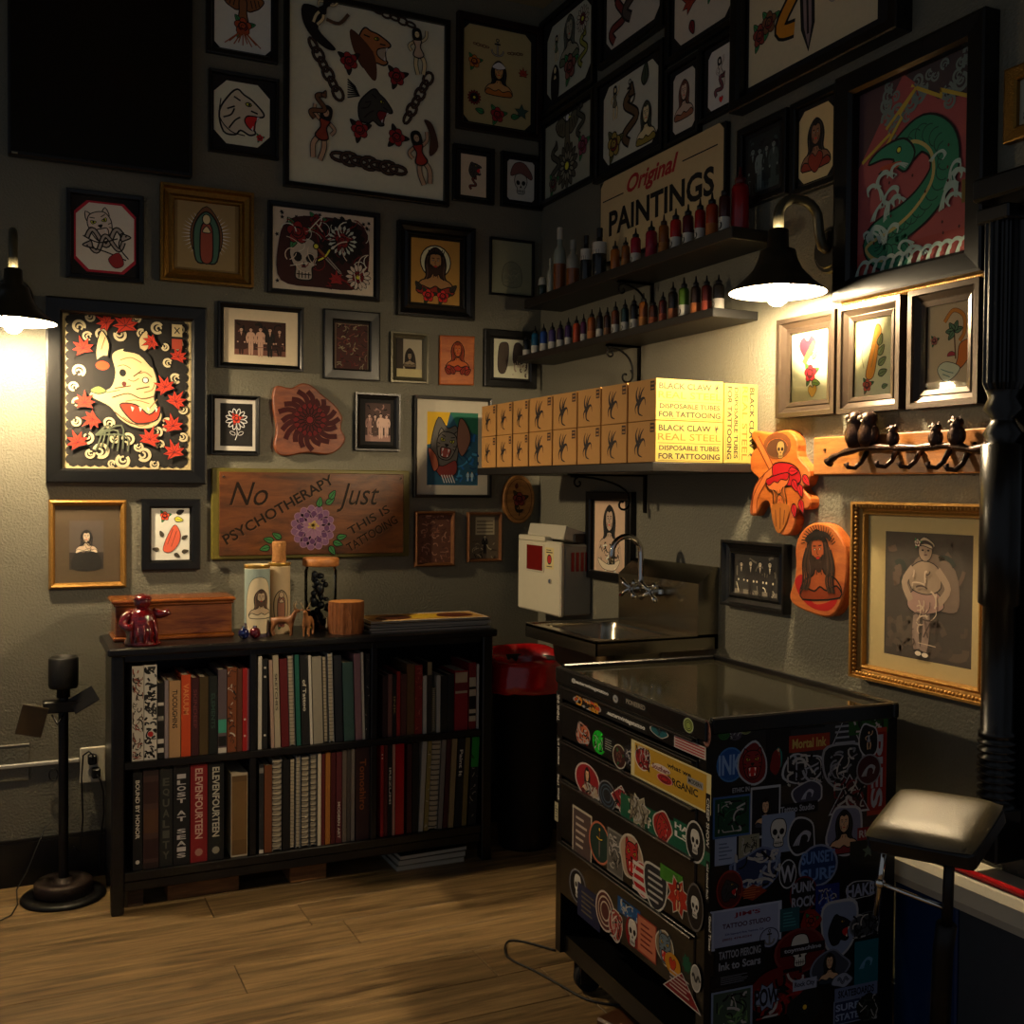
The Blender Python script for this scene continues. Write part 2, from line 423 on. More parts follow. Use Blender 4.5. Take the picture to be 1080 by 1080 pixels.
for i in range(5):
    zt, zb = rz_[i]-.004, rz_[i+1]+.004
    d = MB().box(-hw+.034, hw-.034, -hd-.003, -hd+.3, zb, zt, bev=.003).build('drawer', M_CAB, cab)
    MB().box(-hw+.036, hw-.036, -hd-.014, -hd-.002, zt-.0065, zt-.0005, bev=.0015).build('pull_lip', M_PULL, d)
    drawers.append(d)
for sx in (-1, 1):
    for sy in (-1, 1):
        c = MB(); X, Y = sx*(hw-.06), sy*(hd-.06)
        f_ = MB().box(X-.035, X+.035, Y-.03, Y+.03, CBOT-.006, CBOT).box(X-.022, X-.016, Y-.022, Y+.03, .03, CBOT-.004).box(X+.016, X+.022, Y-.022, Y+.03, .03, CBOT-.004).build('caster_fork', M_PULL, cab)
        MB().cyl(.042, -.0145, .0145, 24, c=(X, Y+.012, .042), axis='x', bev=.005).build('wheel', mat('black_rubber', '#111111', rough=.7), f_)

# ================================================================== sink
M_STEEL = mat('brushed_steel', '#a79f8c', rough=.24, metal=1, var=.12, scale=30, stretch=(1, 1, 12), bump=.0001, bscale=150)
M_CHROME = mat('chrome', '#d8d4cc', rough=.06, metal=1, var=.03)
SZ = .905; sx0 = -.43; sy0, sy1 = -1.238, -.768; sw = (sy1-sy0)/2; syc = (sy0+sy1)/2
sink = thing('hand_sink', 'stainless steel wall hand sink with tall splash back', 'sink', (0, syc, SZ), -PI/2)
b = MB()                              # local: x along wall, -y out of wall, z up; rim at z=0
dpt = -sx0
bo = (-sw+.05, sw-.05, -dpt+.045, -.135)   # bowl opening
b.box(-sw, sw, -dpt, bo[2], -.006, 0).box(-sw, sw, bo[3], -.06, -.006, 0).box(-sw, bo[0], bo[2], bo[3], -.006, 0).box(bo[1], sw, bo[2], bo[3], -.006, 0)
b.box(-sw, sw, -dpt, -dpt+.004, -.042, .004).box(-sw, -sw+.004, -dpt, 0, -.042, .004).box(sw-.004, sw, -dpt, 0, -.042, .004)
b.build('rim', M_STEEL, sink)
bw = MB(); n = 32; rings = []
def rr(k, z):
    x0, x1, y0, y1 = bo[0]+k, bo[1]-k, bo[2]+k, bo[3]-k; r = .05; pts = []
    for (cx_, cy_, a0) in ((x1-r, y1-r, 0), (x0+r, y1-r, PI/2), (x0+r, y0+r, PI), (x1-r, y0+r, 1.5*PI)):
        for q in range(8): a = a0+PI/2*q/7; pts.append((cx_+r*math.cos(a), cy_+r*math.sin(a), z))
    return pts
rg = [rr(-.003, -.001), rr(.004, -.02), rr(.012, -.11), rr(.03, -.13)]
bw.add([q for r_ in rg for q in r_], [(j*n+i, j*n+(i+1) % n, (j+1)*n+(i+1) % n, (j+1)*n+i) for j in range(3) for i in range(n)], True)
bw.add(rg[3], [list(range(n))])
bw.build('bowl', M_STEEL, sink)
MB().lathe([(.001, -.126), (.02, -.126), (.026, -.128), (.028, -.13)], 20, c=(0, (bo[2]+bo[3])/2, 0)).build('drain', M_CHROME, sink)
SPH = RW(758, 598).z-SZ
sp = MB()
prof = [(-.075, -.006), (-.075, SPH-.05), (-.012, SPH), (0, SPH), (0, -.042), (-.012, -.042), (-.012, -.006)]
sp.add([(x, p_[0], p_[1]) for x in (-sw, sw) for p_ in prof], [(i, (i+1) % 7, 7+(i+1) % 7, 7+i) for i in range(7)]+[list(range(7))[::-1], [7+i for i in range(7)]])
sp.build('splash_back', M_STEEL, sink)
fx = -.03
fc = MB()
fc.box(fx-.085, fx+.085, -.098, -.075, .105, .135, bev=.008)
fc.build('faucet_body', M_CHROME, sink)
zb0 = .12
pts = [(fx, -.09, zb0), (fx, -.112, zb0+.01)]+[(fx, -.115, zb0+.03+.02*i) for i in range(5)]+[(fx, -.115-.055*(1-math.cos(a)), zb0+.12+.055*math.sin(a)) for a in [PI*i/10 for i in range(1, 11)]]+[(fx, -.225, zb0+.085)]
MB().tube(pts, .0095, 12).build('spout', M_CHROME, sink)
for s_ in (-1, 1):
    X = fx+s_*.062
    h = MB().cyl(.017, .09, .122, 18, c=(X, 0, .12), axis='y', bev=.004).build('faucet_handle', M_CHROME, sink)
    wv = MB()
    for a in (.5, 2.6, PI+.5, PI+2.6):
        wv.tube([(X, -.118, .12), (X+.03*math.cos(a), -.124, .12+.03*math.sin(a)), (X+.05*math.cos(a), -.126, .12+.05*math.sin(a))], [.006, .0075, .009], 8)
    wv.build('wing', M_CHROME, h)

# ================================================================== waste bin with red bag
M_BIN = mat('black_bin_plastic', '#0b0b0c', rough=.5, bump=.0002)
M_BAG = mat('red_plastic_bag', '#b01216', rough=.2, var=.25, scale=25, bump=.0012, bscale=40, spec=.7, coat=.3)
tb = FL(552, 900); tb.y -= .0
TH = hit(552, 700, 1, tb.y).z
tbin = thing('waste_bin', 'tall black bin lined with a glossy red bag beside the bookcase', 'bin', (-.2, tb.y+.1, 0))
MB().lathe([(.001, .0), (.098, 0), (.102, .01), (.132, TH-.02), (.137, TH-.02), (.137, TH), (.128, TH), (.126, TH-.02), (.098, .015), (.001, .015)], 28).build('body', M_BIN, tbin)
random.seed(3); bg_ = MB(); k = 44; rings = [(.100, TH-.22), (.122, TH-.03), (.134, TH+.006), (.141, TH+.008), (.149, TH-.012), (.155, TH-.045), (.160, TH-.08), (.164, TH-.108), (.158, TH-.111)]
vs = []
wob = [random.uniform(-1, 1) for _ in range(k)]
for j, (r_, z_) in enumerate(rings):
    for i in range(k):
        a = 2*PI*i/k; q = 0 if j < 1 else .0012*wob[i]+.002*math.sin(5*a+j*.3)
        back = max(0, math.sin(a))**.7
        dz = (.004*math.sin(3*a+1)+.003*wob[(i*3) % k]+.03*back) if j >= 6 else (.006*math.sin(3*a)+.035*back) if j in (2, 3) else .03*back if j in (4, 5) else 0
        vs.append(((r_+q)*math.cos(a), (r_+q)*math.sin(a), z_+dz))
bg_.add(vs, [(j*k+i, j*k+(i+1) % k, (j+1)*k+(i+1) % k, (j+1)*k+i) for j in range(len(rings)-1) for i in range(k)], True)
bg_.build('bag_liner', M_BAG, tbin)

# ================================================================== sharps dispenser on the wall
M_PLA = mat('cream_plastic', '#cfc7ae', rough=.35, var=.04)
M_GRYP = mat('grey_plastic', '#8e8b80', rough=.4, var=.04)
M_REDP = mat('red_translucent_plastic', '#6d1512', rough=.25, var=.1)
dOff = .135
dr_ = RW(620, 640).y; d1 = RW(590, 650, dOff)   # end facing the camera, front corner
yN = d1.y; 
yF = RW(546, 645, dOff).y; zB = RW(590, 650, dOff).z; zT = RW(590, 572, dOff).z
ds = thing('sharps_dispenser', 'cream wall cabinet for sharps with red window above the bin', 'dispenser', (0, (yN+yF)/2, zB), -PI/2)
dw = (yF-yN)/2; dh = zT-zB
MB().box(-dw, dw, -dOff+.02, 0, 0, dh-.01, bev=.006).build('body', M_GRYP, ds)
dor = MB().box(-dw-.002, dw+.002, -dOff, -dOff+.02, -.004, dh, bev=.006).build('door', M_PLA, ds)
def dloc(px, py): q = RW(px, py, dOff); return (yN+yF)/2-q.y, q.z-zB
x0, z1 = dloc(557, 574); x1, z0 = dloc(573, 602)
MB().box(x0-.008, x1+.008, -dOff-.004, -dOff, z0-.008, z1+.008, bev=.002).build('window_frame', M_PLA, dor)
MB().box(x0, x1, -dOff-.006, -dOff-.002, z0, z1).build('window', M_REDP, dor)
x0, z1 = dloc(575, 577); x1, z0 = dloc(584, 601)
a = Art(x1-x0, z1-z0, -dOff-.0003, x0, z0); a.rect(0, 0, 100, a.h, srgb('#d6c78e')); a.ob(ell(50, a.h*.45, 24), RED, 6); a.rect(15, a.h*.75, 85, a.h*.8, BLK); a.rect(15, a.h*.86, 70, a.h*.9, BLK); a.rect(20, a.h*.1, 80, a.h*.14, BLK); a.build('hazard_label', dor)
x0, z0 = dloc(581, 613); MB().cyl(.009, dOff, dOff+.008, 16, c=(x0, 0, z0), axis='y', bev=.002).box(x0-.0015, x0+.0015, -dOff-.011, -dOff-.008, z0-.007, z0+.007).build('lock', M_CHROME, dor)
gr = MB()                              # red grille slots on the end that faces the room
for i in range(4): gr.box(dw, dw+.001, -dOff*.8+.02+i*.02, -dOff*.8+.033+i*.02, dh*.6, dh*.86)
gr.build('grille', mat('red_vent', '#8c1512', rough=.4), ds)
tr_ = MB(); tr_.at(Matrix.Translation((0, -dOff*.45, dh-.005)) @ Matrix.Rotation(-.25, 4, 'X'))
tr_.box(-dw*.8, dw*.9, -.055, -.049, 0, .055, bev=.002).box(-dw*.8, dw*.9, -.049, .05, 0, .004).box(dw*.88, dw*.9, -.05, .05, 0, .05).box(-dw*.8, -dw*.78, -.05, .05, 0, .05)
tr_.build('tray', mat('clear_milky_plastic', '#bdb7a4', rough=.2, var=.03), ds)
MB().box(-dw*.92, dw*.35, -dOff-.006, -dOff+.03, dh-.004, dh+.016, bev=.003).build('flip_lid', M_PLA, ds)
MB().box(dw*.2, dw*.95, -.07, -.005, dh-.005, dh+.03, bev=.004).build('top_latch', mat('dark_brown_plastic', '#1f1813', rough=.5), ds)

# ================================================================== three wall shelves with scroll brackets
M_SHELF = mat('black_shelf_paint', '#121110', rough=.45, var=.15, bump=.0002)
M_SH3 = M_SHELF
def scroll(sh, yy, z, dep, drop):
    """wrought scroll bracket: wall upright, arm under the shelf, curled brace"""
    b = MB(); loc = Vector((0, sh.location.y-yy, z-sh.location.z))
    b.at(Matrix.Translation((loc.x, 0, loc.z)))
    b.box(-.008, .008, -.006, 0, -drop, -.0005).box(-.008, .008, -dep*.82, 0, -.006, -.0005)
    pts = [(0, -dep*.8, -.008)]+[(0, -dep*.8+dep*.62*math.sin(t*PI/2), -.008-(drop*.55)*(1-math.cos(t*PI/2))) for t in [i/8 for i in range(1, 9)]]
    pts += [(0, -dep*.18, -drop*.7)]
    b.tube(pts, .004, 6)
    c0 = Vector((0, -dep*.18-.026, -drop*.76)); sp = [(0, c0.y+(.030-.0022*i)*math.cos(.9-i*.55), c0.z+(.030-.0022*i)*math.sin(.9-i*.55)) for i in range(12)]
    b.tube(sp, .004, 6)
    c1 = Vector((0, -dep*.72, -.03)); sp = [(0, c1.y+(.020-.0016*i)*math.cos(1.6+i*.6), c1.z+(.020-.0016*i)*math.sin(1.6+i*.6)) for i in range(11)]
    b.tube(sp, .0035, 6)
    return b.build('scroll_bracket', M_IRON, sh)
def wall_shelf(label, yn, yf, dep, ztop, th, brk, drop):
    t = thing('wall_shelf', label, 'shelf', (0, (yn+yf)/2, ztop-th), -PI/2)
    MB().box((yn-yf)/2, (yf-yn)/2, -dep, 0, 0, th, bev=.002).build('board', M_SHELF, t)
    for yy in brk: scroll(t, yy, ztop-th, dep, drop)
    return t
# box shelf
e1 = hit(690, 487, 1, RW(800, 487).y); BSD = -e1.x; BSY = RW(800, 487).y; BSZ = e1.z
BSF = RW(506, 490, BSD).y
wall_shelf('low black wall shelf loaded with yellow cardboard boxes', BSY-.004, BSF+.005, BSD+.008, BSZ-.001, .026, [RW(593, 500).y, RW(670, 500).y, RW(762, 500).y], .13)
MSY = RW(800, 328).y; e2 = hit(752, 324, 1, MSY); MSD = -e2.x; MSZ = e2.z; MSF = RW(546, 378, MSD).y
wall_shelf('middle black wall shelf lined with small ink bottles', MSY, MSF, MSD, MSZ, .026, [RW(604, 400).y, RW(765, 340).y], .14)
TSD = .165; e3 = RW(772, 238, TSD); TSY = e3.y; TSZ = e3.z; TSF = RW(553, 312, TSD).y
wall_shelf('top black wall shelf holding big bottles and red inks', TSY, TSF, TSD, TSZ, .034, [RW(604, 330).y, RW(772, 262).y], .12)

# ================================================================== sconces
M_ENAM = mat('black_enamel', '#1c1a14', rough=.3, var=.1)
M_ARM = mat('aged_metal', '#4a4636', rough=.35, metal=.3, var=.1)
M_ENAMW = mat('white_enamel_inside', '#e8e2d2', rough=.4, var=.02)
M_BULB = mat('lit_bulb', (1, .9, .7), rough=.4, emit=(BULBCOL, BULB))
def sconce(label, loc, rz, off):
    t = thing('wall_sconce', label, 'lamp', loc, rz, 'barn sconces')
    # local: wall plane y=0, out is -y, rim at z=0
    MB().cyl(.062, 0, .012, 32, c=(0, 0, .128), axis='y', bev=.004).cyl(.05, .012, .02, 32, c=(0, 0, .128), axis='y', bev=.004).build('backplate', M_ENAM, t)
    A = [(0, -.02, .128), (0, -.04, .14), (0, -.055, .175), (0, -.085, .215)]+[(0, -off+(off-.085)*math.cos(a), .215+.05*math.sin(a)) for a in [PI*i/8 for i in range(1, 5)]]+[(0, -off-.0, .2)]
    A = [(0, -.02, .128), (0, -.035, .135), (0, -.045, .16), (0, -.05, .2)]
    r = (off-.05)/2; A += [(0, -.05-r+r*math.cos(a), .2+r*.75*math.sin(a)) for a in [PI*i/10 for i in range(1, 11)]]+[(0, -off, .165)]
    MB().tube(A, .0135, 12).build('arm', M_ARM, t)
    R = .122
    MB().lathe([(.018, .165), (.026, .16), (.028, .115), (.045, .108), (.05, .085), (.062, .06), (.09, .03), (R, .004), (R+.002, 0)], 40, c=(0, -off, 0)).build('shade', M_ENAM, t)
    MB().lathe([(.02, .1), (.043, .1), (.047, .083), (.059, .058), (.087, .0275), (R-.002, .002), (R+.002, 0)], 40, c=(0, -off, 0)).build('shade_lining', M_ENAMW, t)
    MB().lathe([(.001, -.034), (.012, -.032), (.022, -.024), (.029, -.008), (.03, .006), (.025, .024), (.016, .042), (.013, .06), (.013, .075)], 20, c=(0, -off, 0)).build('bulb', M_BULB, t)
    return t
pr = RW(820, 309, .2*.9)
sconce('lit black barn sconce above the three small colour prints', (0, pr.y, pr.z), -PI/2, .18)
pl_ = LW(14, 340, .32)
sconce('lit black barn sconce beside the large red demon print', (pl_.x, 0, pl_.z), 0, .32)

# ================================================================== television
tx0, tx1 = LW(8, 150, .05).x, LW(203, 150, .05).x; tz = LW(203, 187, .05).z
tv = thing('television', 'black flat screen mounted high on the wall', 'television', ((tx0+tx1)/2, 0, tz))
tw = (tx1-tx0)/2; th_ = CEZ-.06-tz
MB().box(-tw, tw, -.05, -.012, 0, th_, bev=.004).build('housing', mat('tv_plastic', '#060607', rough=.35), tv)
MB().box(-tw+.01, tw-.01, -.052, -.049, .014, th_-.01).build('screen', mat('tv_screen', '#030304', rough=.15, var=0), tv)
MB().box(-.12, .12, -.012, 0, th_*.3, th_*.7).build('wall_mount', M_IRON, tv)
MB().box(-tw+.012, -tw+.03, -.0535, -.051, .003, .009).build('status_light', M_CHROME, tv)

# ================================================================== carved mirror frame at the far right
M_EBON = wood('ebony_carved', '#060606', '#12100f', rough=.28, stretch=(20, 20, 2), scale=3, bump=.0002)
my = RW(1059, 400).y; mz0 = RW(1050, 893).z; mz1 = RW(1060, 222).z
mi = thing('carved_mirror', 'tall ebony framed wall mirror with fluted turned columns', 'mirror', (0, my-.45, mz0), -PI/2)
Hh = mz1-mz0
zz = lambda yy: RW(1056, yy, .05).z-mz0
def column(x):
    c = MB(); R = .042
    prof = [(R, zz(850)), (R*.9, zz(845)), (R*.55, zz(843))]
    for i in range(8): prof += [(R*.95, zz(842-8*i-2)), (R*.95, zz(842-8*i-4)), (R*.55, zz(842-8*i-7.5))]
    prof += [(R*.9, zz(778)), (R*.9, zz(772)), (R*.8, zz(770)), (R*.8, zz(640)), (R*1.02, zz(636)), (R*1.02, zz(470)), (R*.7, zz(467)), (R*.95, zz(458)), (R*.6, zz(445)), (R*.55, zz(442)), (R*.98, zz(432)), (R*.7, zz(420)), (R*.85, zz(412))]
    c.lathe(prof, 28, c=(x, -.055, 0))
    n = 14; vs = []; f = []; zs_ = [zz(412), zz(405), zz(300), zz(238)]
    for j, z_ in enumerate(zs_):
        for i in range(n*4):
            a = 2*PI*i/(n*4); r_ = R*(1.0 if i % 4 in (0, 1) else .82)*(1 if j in (1, 2, 3) else .85); vs.append((x+r_*math.cos(a), -.055+r_*math.sin(a), z_))
    k = n*4; f = [(j*k+i, j*k+(i+1) % k, (j+1)*k+(i+1) % k, (j+1)*k+i) for j in range(3) for i in range(k)]
    c.add(vs, f)
    c.box(x-R, x+R, -.1, -.005, 0, zz(850), bev=.004).box(x-R, x+R, -.1, -.005, zz(238), zz(222), bev=.004)
    return c.build('column', M_EBON, mi)
column(-.45+.045); column(.45-.045)
MB().box(-.45, .45, -.02, 0, 0, Hh, bev=.003).build('backboard', M_EBON, mi)
MB().box(-.45, .45, -.11, 0, Hh, Hh+.05, bev=.006).build('cornice', M_EBON, mi)
MB().box(-.36, .36, -.024, -.021, .08, Hh-.03).build('mirror_glass', mat('mirror_silver', '#c8c8c8', rough=.02, metal=1, var=0), mi)

# ================================================================== low cooler chest along the wall
q0 = RW(937, 893, .135)
ch = thing('cooler_chest', 'low white topped chest with red edge and blue end panel by the wall', 'chest', (-.068, q0.y-.55, 0), -PI/2)
zt = q0.z
M_WHE = mat('white_enamel_worn', '#c9c2ae', rough=.3, var=.12, scale=14)
b = MB(); prof = [(-.062, zt-.075), (-.07, zt-.055), (-.07, zt-.02), (-.06, zt-.004), (-.045, zt), (.03, zt), (.045, zt), (.045, zt-.075)]
b.add([(x, p_[0], p_[1]) for x in (-.55, .55) for p_ in prof], [(i, (i+1) % 8, 8+(i+1) % 8, 8+i) for i in range(8)]+[list(range(8))[::-1], [8+i for i in range(8)]], False)
b.build('lid', M_WHE, ch)
MB().tube([(-.545, -.045, zt+.006), (.545, -.045, zt+.006)], .008, 10).build('red_edge', mat('red_enamel', '#a3161c', rough=.25), ch)
MB().box(-.54, -.36, -.056, .045, .04, zt-.075, bev=.004).build('blue_panel', mat('blue_enamel', '#0e2b57', rough=.35), ch)
MB().box(-.36, .54, -.052, .045, .04, zt-.075, bev=.004).build('body', mat('slate_grey_panel', '#3a3f45', rough=.4), ch)
MB().box(-.54, .54, -.04, .045, 0, .04).build('plinth', M_IRON, ch)

# ================================================================== arm rest
zp = .70
pc = FL(986, 872, zp)
ar = thing('arm_rest', 'padded dark vinyl arm rest on a chrome and black post', 'arm rest', (pc.x, pc.y, 0), math.radians(-69))
M_VIN = mat('olive_black_vinyl', '#3d3625', rough=.42, var=.08, bump=.0003, bscale=500)
pad = MB(); nx, ny = 16, 12; hx, hy = .108, .088
PT = Matrix.Translation((0, 0, zp)) @ Matrix.Rotation(math.radians(20), 4, 'X') @ Matrix.Rotation(math.radians(-4), 4, 'Y')
def padz(u, v): return .014+.02*max(0, (1-abs(u)**4)*(1-abs(v)**4))**.5
def padv(u, v): return (hx*math.copysign(abs(u)**.8, u)*(1-.04*abs(v)**3), hy*math.copysign(abs(v)**.8, v)*(1-.05*abs(u)**3), padz(u, v))
pad.at(PT).add([padv(2*i/nx-1, 2*j/ny-1) for i in range(nx+1) for j in range(ny+1)], [(i*(ny+1)+j, (i+1)*(ny+1)+j, (i+1)*(ny+1)+j+1, i*(ny+1)+j+1) for i in range(nx) for j in range(ny)], True)
pad.build('cushion', M_VIN, ar)
MB().at(PT).box(-hx+.002, hx-.002, -hy+.002, hy-.002, -.028, .016, bev=.01).build('cushion_base', mat('black_vinyl', '#0d0c0c', rough=.4), ar)
jx = .03
MB().tube([(jx, .0, zp-.02), (jx, -.01, zp-.20)], .0105, 10).tube([(jx, -.01, zp-.18), (jx-.01, .0, zp-.235), (jx-.02, 0, .04)], .019, 12).build('post', M_IRON, ar)
MB().tube([(-.085, -.03, zp-.03), (-.098, -.04, zp-.19)], .006, 10).tube([(-.093, -.036, zp-.125), (jx, -.01, zp-.15)], .005, 8).build('chrome_rod', M_CHROME, ar)
MB().sph((-.093, -.036, zp-.125), .011, 10).build('clamp', M_CHROME, ar)
MB().lathe([(.001, 0), (.13, 0), (.135, .008), (.13, .018), (.03, .03), (.025, .05), (.001, .05)], 28, c=(jx-.02, 0, 0)).build('base', M_IRON, ar)
# ================================================================== drawing motifs (unit size about 10)
def m_leaf(a, c=GRN, L=8, w=2.4):
    a.ob(spl([(0, 0), (L*.35, w), (L, 0), (L*.35, -w)], 4), c, .6); a.line([(0, 0), (L*.8, 0)], .4, BLK)
def m_rose(a, c=RED, leaf=GRN, dark=DRED, ow=.7):
    for an in (.3, 2.2, 4.3):
        a.push(4*math.cos(an), 4*math.sin(an), 1, an); m_leaf(a, leaf); a.pop()
    for i in range(5):
        an = i*2*PI/5+.3; a.ob(ell(4*math.cos(an), 4*math.sin(an), 4, 3.4, 10, an), c, ow)
    a.ob(ell(0, 0, 4.2, 4, 12), dark, ow); a.ob(ell(-.4, .6, 3, 2.8, 10), c, ow)
    a.line([((.4+.28*i)*math.cos(i*.7), .4+(.4+.28*i)*math.sin(i*.7)) for i in range(10)], .6, BLK)
def m_mum(a, c1=RED, c2=WHT, n=14, rings=3, ctr=YEL, oc=BLK, ow=.5):
    for r in range(rings, 0, -1):
        for i in range(n):
            an = 2*PI*(i+.5*(r % 2))/n; R = 10*r/rings; q = R*.55
            a.push(0, 0, 1, an); a.ob(spl([(R*.25, 0), (R*.7, q*.28), (R, 0), (R*.7, -q*.28)], 3), c1 if r % 2 else c2, ow, oc); a.lay -= 2; a.pop()
        a.lay += 2
    a.ob(ell(0, 0, 2, 2, 8), ctr, ow, oc)
def m_skull(a, c=WHT, ow=.7):
    a.ob(spl([(-7, 3), (-5, 9), (0, 10.5), (5, 9), (7, 3), (5.4, -2.6), (4, -4), (4, -9), (0, -10), (-4, -9), (-4, -4), (-5.4, -2.6)], 4), c, ow)
    a.poly(ell(-3, 1, 2.1, 2.4, 10, .3), BLK); a.poly(ell(3, 1, 2.1, 2.4, 10, -.3), BLK); a.poly([(0, -1), (-1.2, -4), (1.2, -4)], BLK)
    for x in (-2.4, -.8, .8, 2.4): a.line([(x, -5.6), (x, -9)], .5, BLK)
    a.line([(-3.6, -7.2), (3.6, -7.2)], .5, BLK)
def m_chain(a, n=5, c=BRN):
    for i in range(n):
        x = -10+20*i/(n-1); a.line(ell(x, 0, 2.9, 2.0 if i % 2 else 1.3, 12), 1.3, BLK, True); a.line(ell(x, 0, 2.9, 2.0 if i % 2 else 1.3, 12), .6, c, True)
def m_beast(a, c=BRN, mouth=RED, ears=True, ow=.7, spots=False):
    if ears:
        for s_ in (-1, 1): a.ob(spl([(s_*3, 7), (s_*6.4, 11), (s_*7.4, 5)], 3), c, ow)
    a.ob(spl([(-7.5, 3), (-5, 8), (0, 9.2), (5, 8), (7.5, 3), (6.8, -3), (4.4, -9), (0, -10.5), (-4.4, -9), (-6.8, -3)], 4), c, ow)
    for s_ in (-1, 1):
        a.ob(spl([(s_*1.6, 3), (s_*5, 4.4), (s_*4.4, 2)], 3), YEL, .5); a.poly(ell(s_*3.6, 3.1, .7), BLK)
        a.lines([[(s_*2, 5.5), (s_*5, 6.6)], [(s_*5, 0), (s_*7, .4)], [(s_*5, -2), (s_*6.6, -2.6)]], .6, BLK)
    a.poly(spl([(-1.6, .6), (1.6, .6), (0, -1.6)], 3), BLK)
    a.ob(spl([(-3.8, -2.6), (0, -2), (3.8, -2.6), (3, -8), (0, -9), (-3, -8)], 4), mouth, ow)
    for s_ in (-1, 1):
        a.poly([(s_*1.6, -2.6), (s_*2.9, -2.8), (s_*2.3, -5.4)], WHT); a.poly([(s_*1.4, -8.2), (s_*2.5, -7.9), (s_*1.9, -5.8)], WHT)
def m_profile(a, c=BRN, mouth=RED, ow=.8):
    """roaring head in profile facing right"""
    a.ob(spl([(-6, -10), (-9, -2), (-6, 6), (-3, 9.5), (0, 8), (4, 6.5), (9, 3), (9.5, 1), (6.5, 0), (3, -.6), (2.6, -2.6), (5.6, -5), (7.4, -7), (5, -8.5), (1, -7.5), (-1, -10)], 4), c, ow)
    a.ob(spl([(3, -.6), (7.5, .2), (6.6, -2.4), (6.6, -6), (4, -5.4), (2, -3)], 3), mouth, ow*.7)
    a.poly([(7, .2), (8, .4), (7, -2)], WHT); a.poly([(5.2, -5.6), (6.2, -6.4), (6, -4)], WHT)
    a.ob(ell(2.6, 4.4, 1.3, .8, 8), YEL, .5); a.poly(ell(2.9, 4.4, .5), BLK)
    a.lines([[(-7, -4), (-4, -2), (-3, 1)], [(-6, 0), (-3, 2)], [(-4, -8), (-2, -4), (0, -2)], [(-4, 6), (-1, 5)], [(4, 2), (7, 1.6)]], .7, BLK)
def m_snake(a, c=GRN, n=3, w=2.6, ow=.8):
    pts = [(-10+20*i/24, 4.6*math.sin(i/24*n*PI)) for i in range(25)]
    a.line(pts, w+ow*2, BLK, taper=False); a.line(pts, w, c)
    a.ob(spl([(8.6, -2+pts[-1][1]), (11, -1.5+pts[-1][1]), (14, pts[-1][1]), (11, 1.6+pts[-1][1]), (8.6, 2+pts[-1][1])], 3), c, ow); a.poly(ell(11.3, pts[-1][1]+.5, .5), BLK)
def m_dagger(a, c=GREY, hilt=YEL):
    a.ob([(-1.2, 2), (1.2, 2), (1, -8), (0, -11), (-1, -8)], c, .6); a.line([(0, 2), (0, -9)], .4, BLK)
    a.ob(spl([(-4.4, 2.6), (0, 1.6), (4.4, 2.6), (4, 3.8), (0, 3), (-4, 3.8)], 3), hilt, .6); a.ob([(-.9, 3), (.9, 3), (.8, 8), (-.8, 8)], BRN, .6); a.ob(ell(0, 9, 1.4), hilt, .6)
def m_bust(a, hair=BLK, skin=SKIN, top=RED, ow=.6, beard=False, halo=None, crown=None):
    if halo: a.ob(ell(0, 4, 8, 8, 20), halo, ow)
    a.ob(spl([(-4, 8), (0, 11), (4, 8), (5.6, 3), (5, -3), (6.4, -6), (3, -7), (-3, -7), (-6.4, -6), (-5, -3), (-5.6, 3)], 4), hair, ow)
    a.ob(spl([(-9, -11), (-8, -6), (-3, -4), (-1.6, -2), (1.6, -2), (3, -4), (8, -6), (9, -11)], 4), skin, ow)
    a.ob(spl([(-9, -12), (-8, -8), (-3, -9.4), (0, -8), (3, -9.4), (8, -8), (9, -12)], 3), top, ow)
    a.ob(spl([(-3.2, 4), (-2.6, 7.6), (0, 8.6), (2.6, 7.6), (3.2, 4), (2.3, .4), (0, -1.2), (-2.3, .4)], 4), skin, ow)
    if beard: a.poly(spl([(-3, 2.6), (-1.2, 1.8), (0, 2.2), (1.2, 1.8), (3, 2.6), (2, -1.4), (0, -3.4), (-2, -1.4)], 3), hair)
    for s_ in (-1, 1):
        a.poly(ell(s_*1.3, 4.6, .6, .35, 8), BLK); a.line([(s_*.6, 5.6), (s_*2.1, 5.7)], .4, BLK)
    a.line([(0, 4.4), (-.4, 3), (.3, 2.8)], .3, BLK); a.poly(ell(0, 1.6, .9, .35, 8), RED)
    a.poly(spl([(-3.3, 6), (-1.8, 8), (0, 7.4), (1.8, 8.2), (3.3, 6), (3, 9), (0, 10.2), (-3, 9)], 3), hair)
    hl = tuple(min(.8, c*2.2+.02) for c in hair[:3])
    for s_ in (-1, 1):
        a.lines([[(s_*3.6, 7), (s_*4.6, 3), (s_*4.2, -2), (s_*5, -5)], [(s_*2.4, 9), (s_*4, 6.4), (s_*4.8, 1)]], .45, hl); a.lines([[(s_*2.2, 2.6), (s_*1.5, .6)], [(s_*2, -3), (s_*4.4, -5)], [(s_*1, -2.6), (s_*1.2, -4)]], .35, BLK); a.poly(ell(s_*1.3, 4.55, .22, .22, 6), WHT)
    if crown:
        for i in range(9):
            x = -4+i; a.line([(x, 7.6), (x+.5, 9.6+.5*(i % 2))], .5, crown)
        a.line(spl([(-4.2, 7), (0, 8.4), (4.2, 7)], 4, False), 1.1, crown)
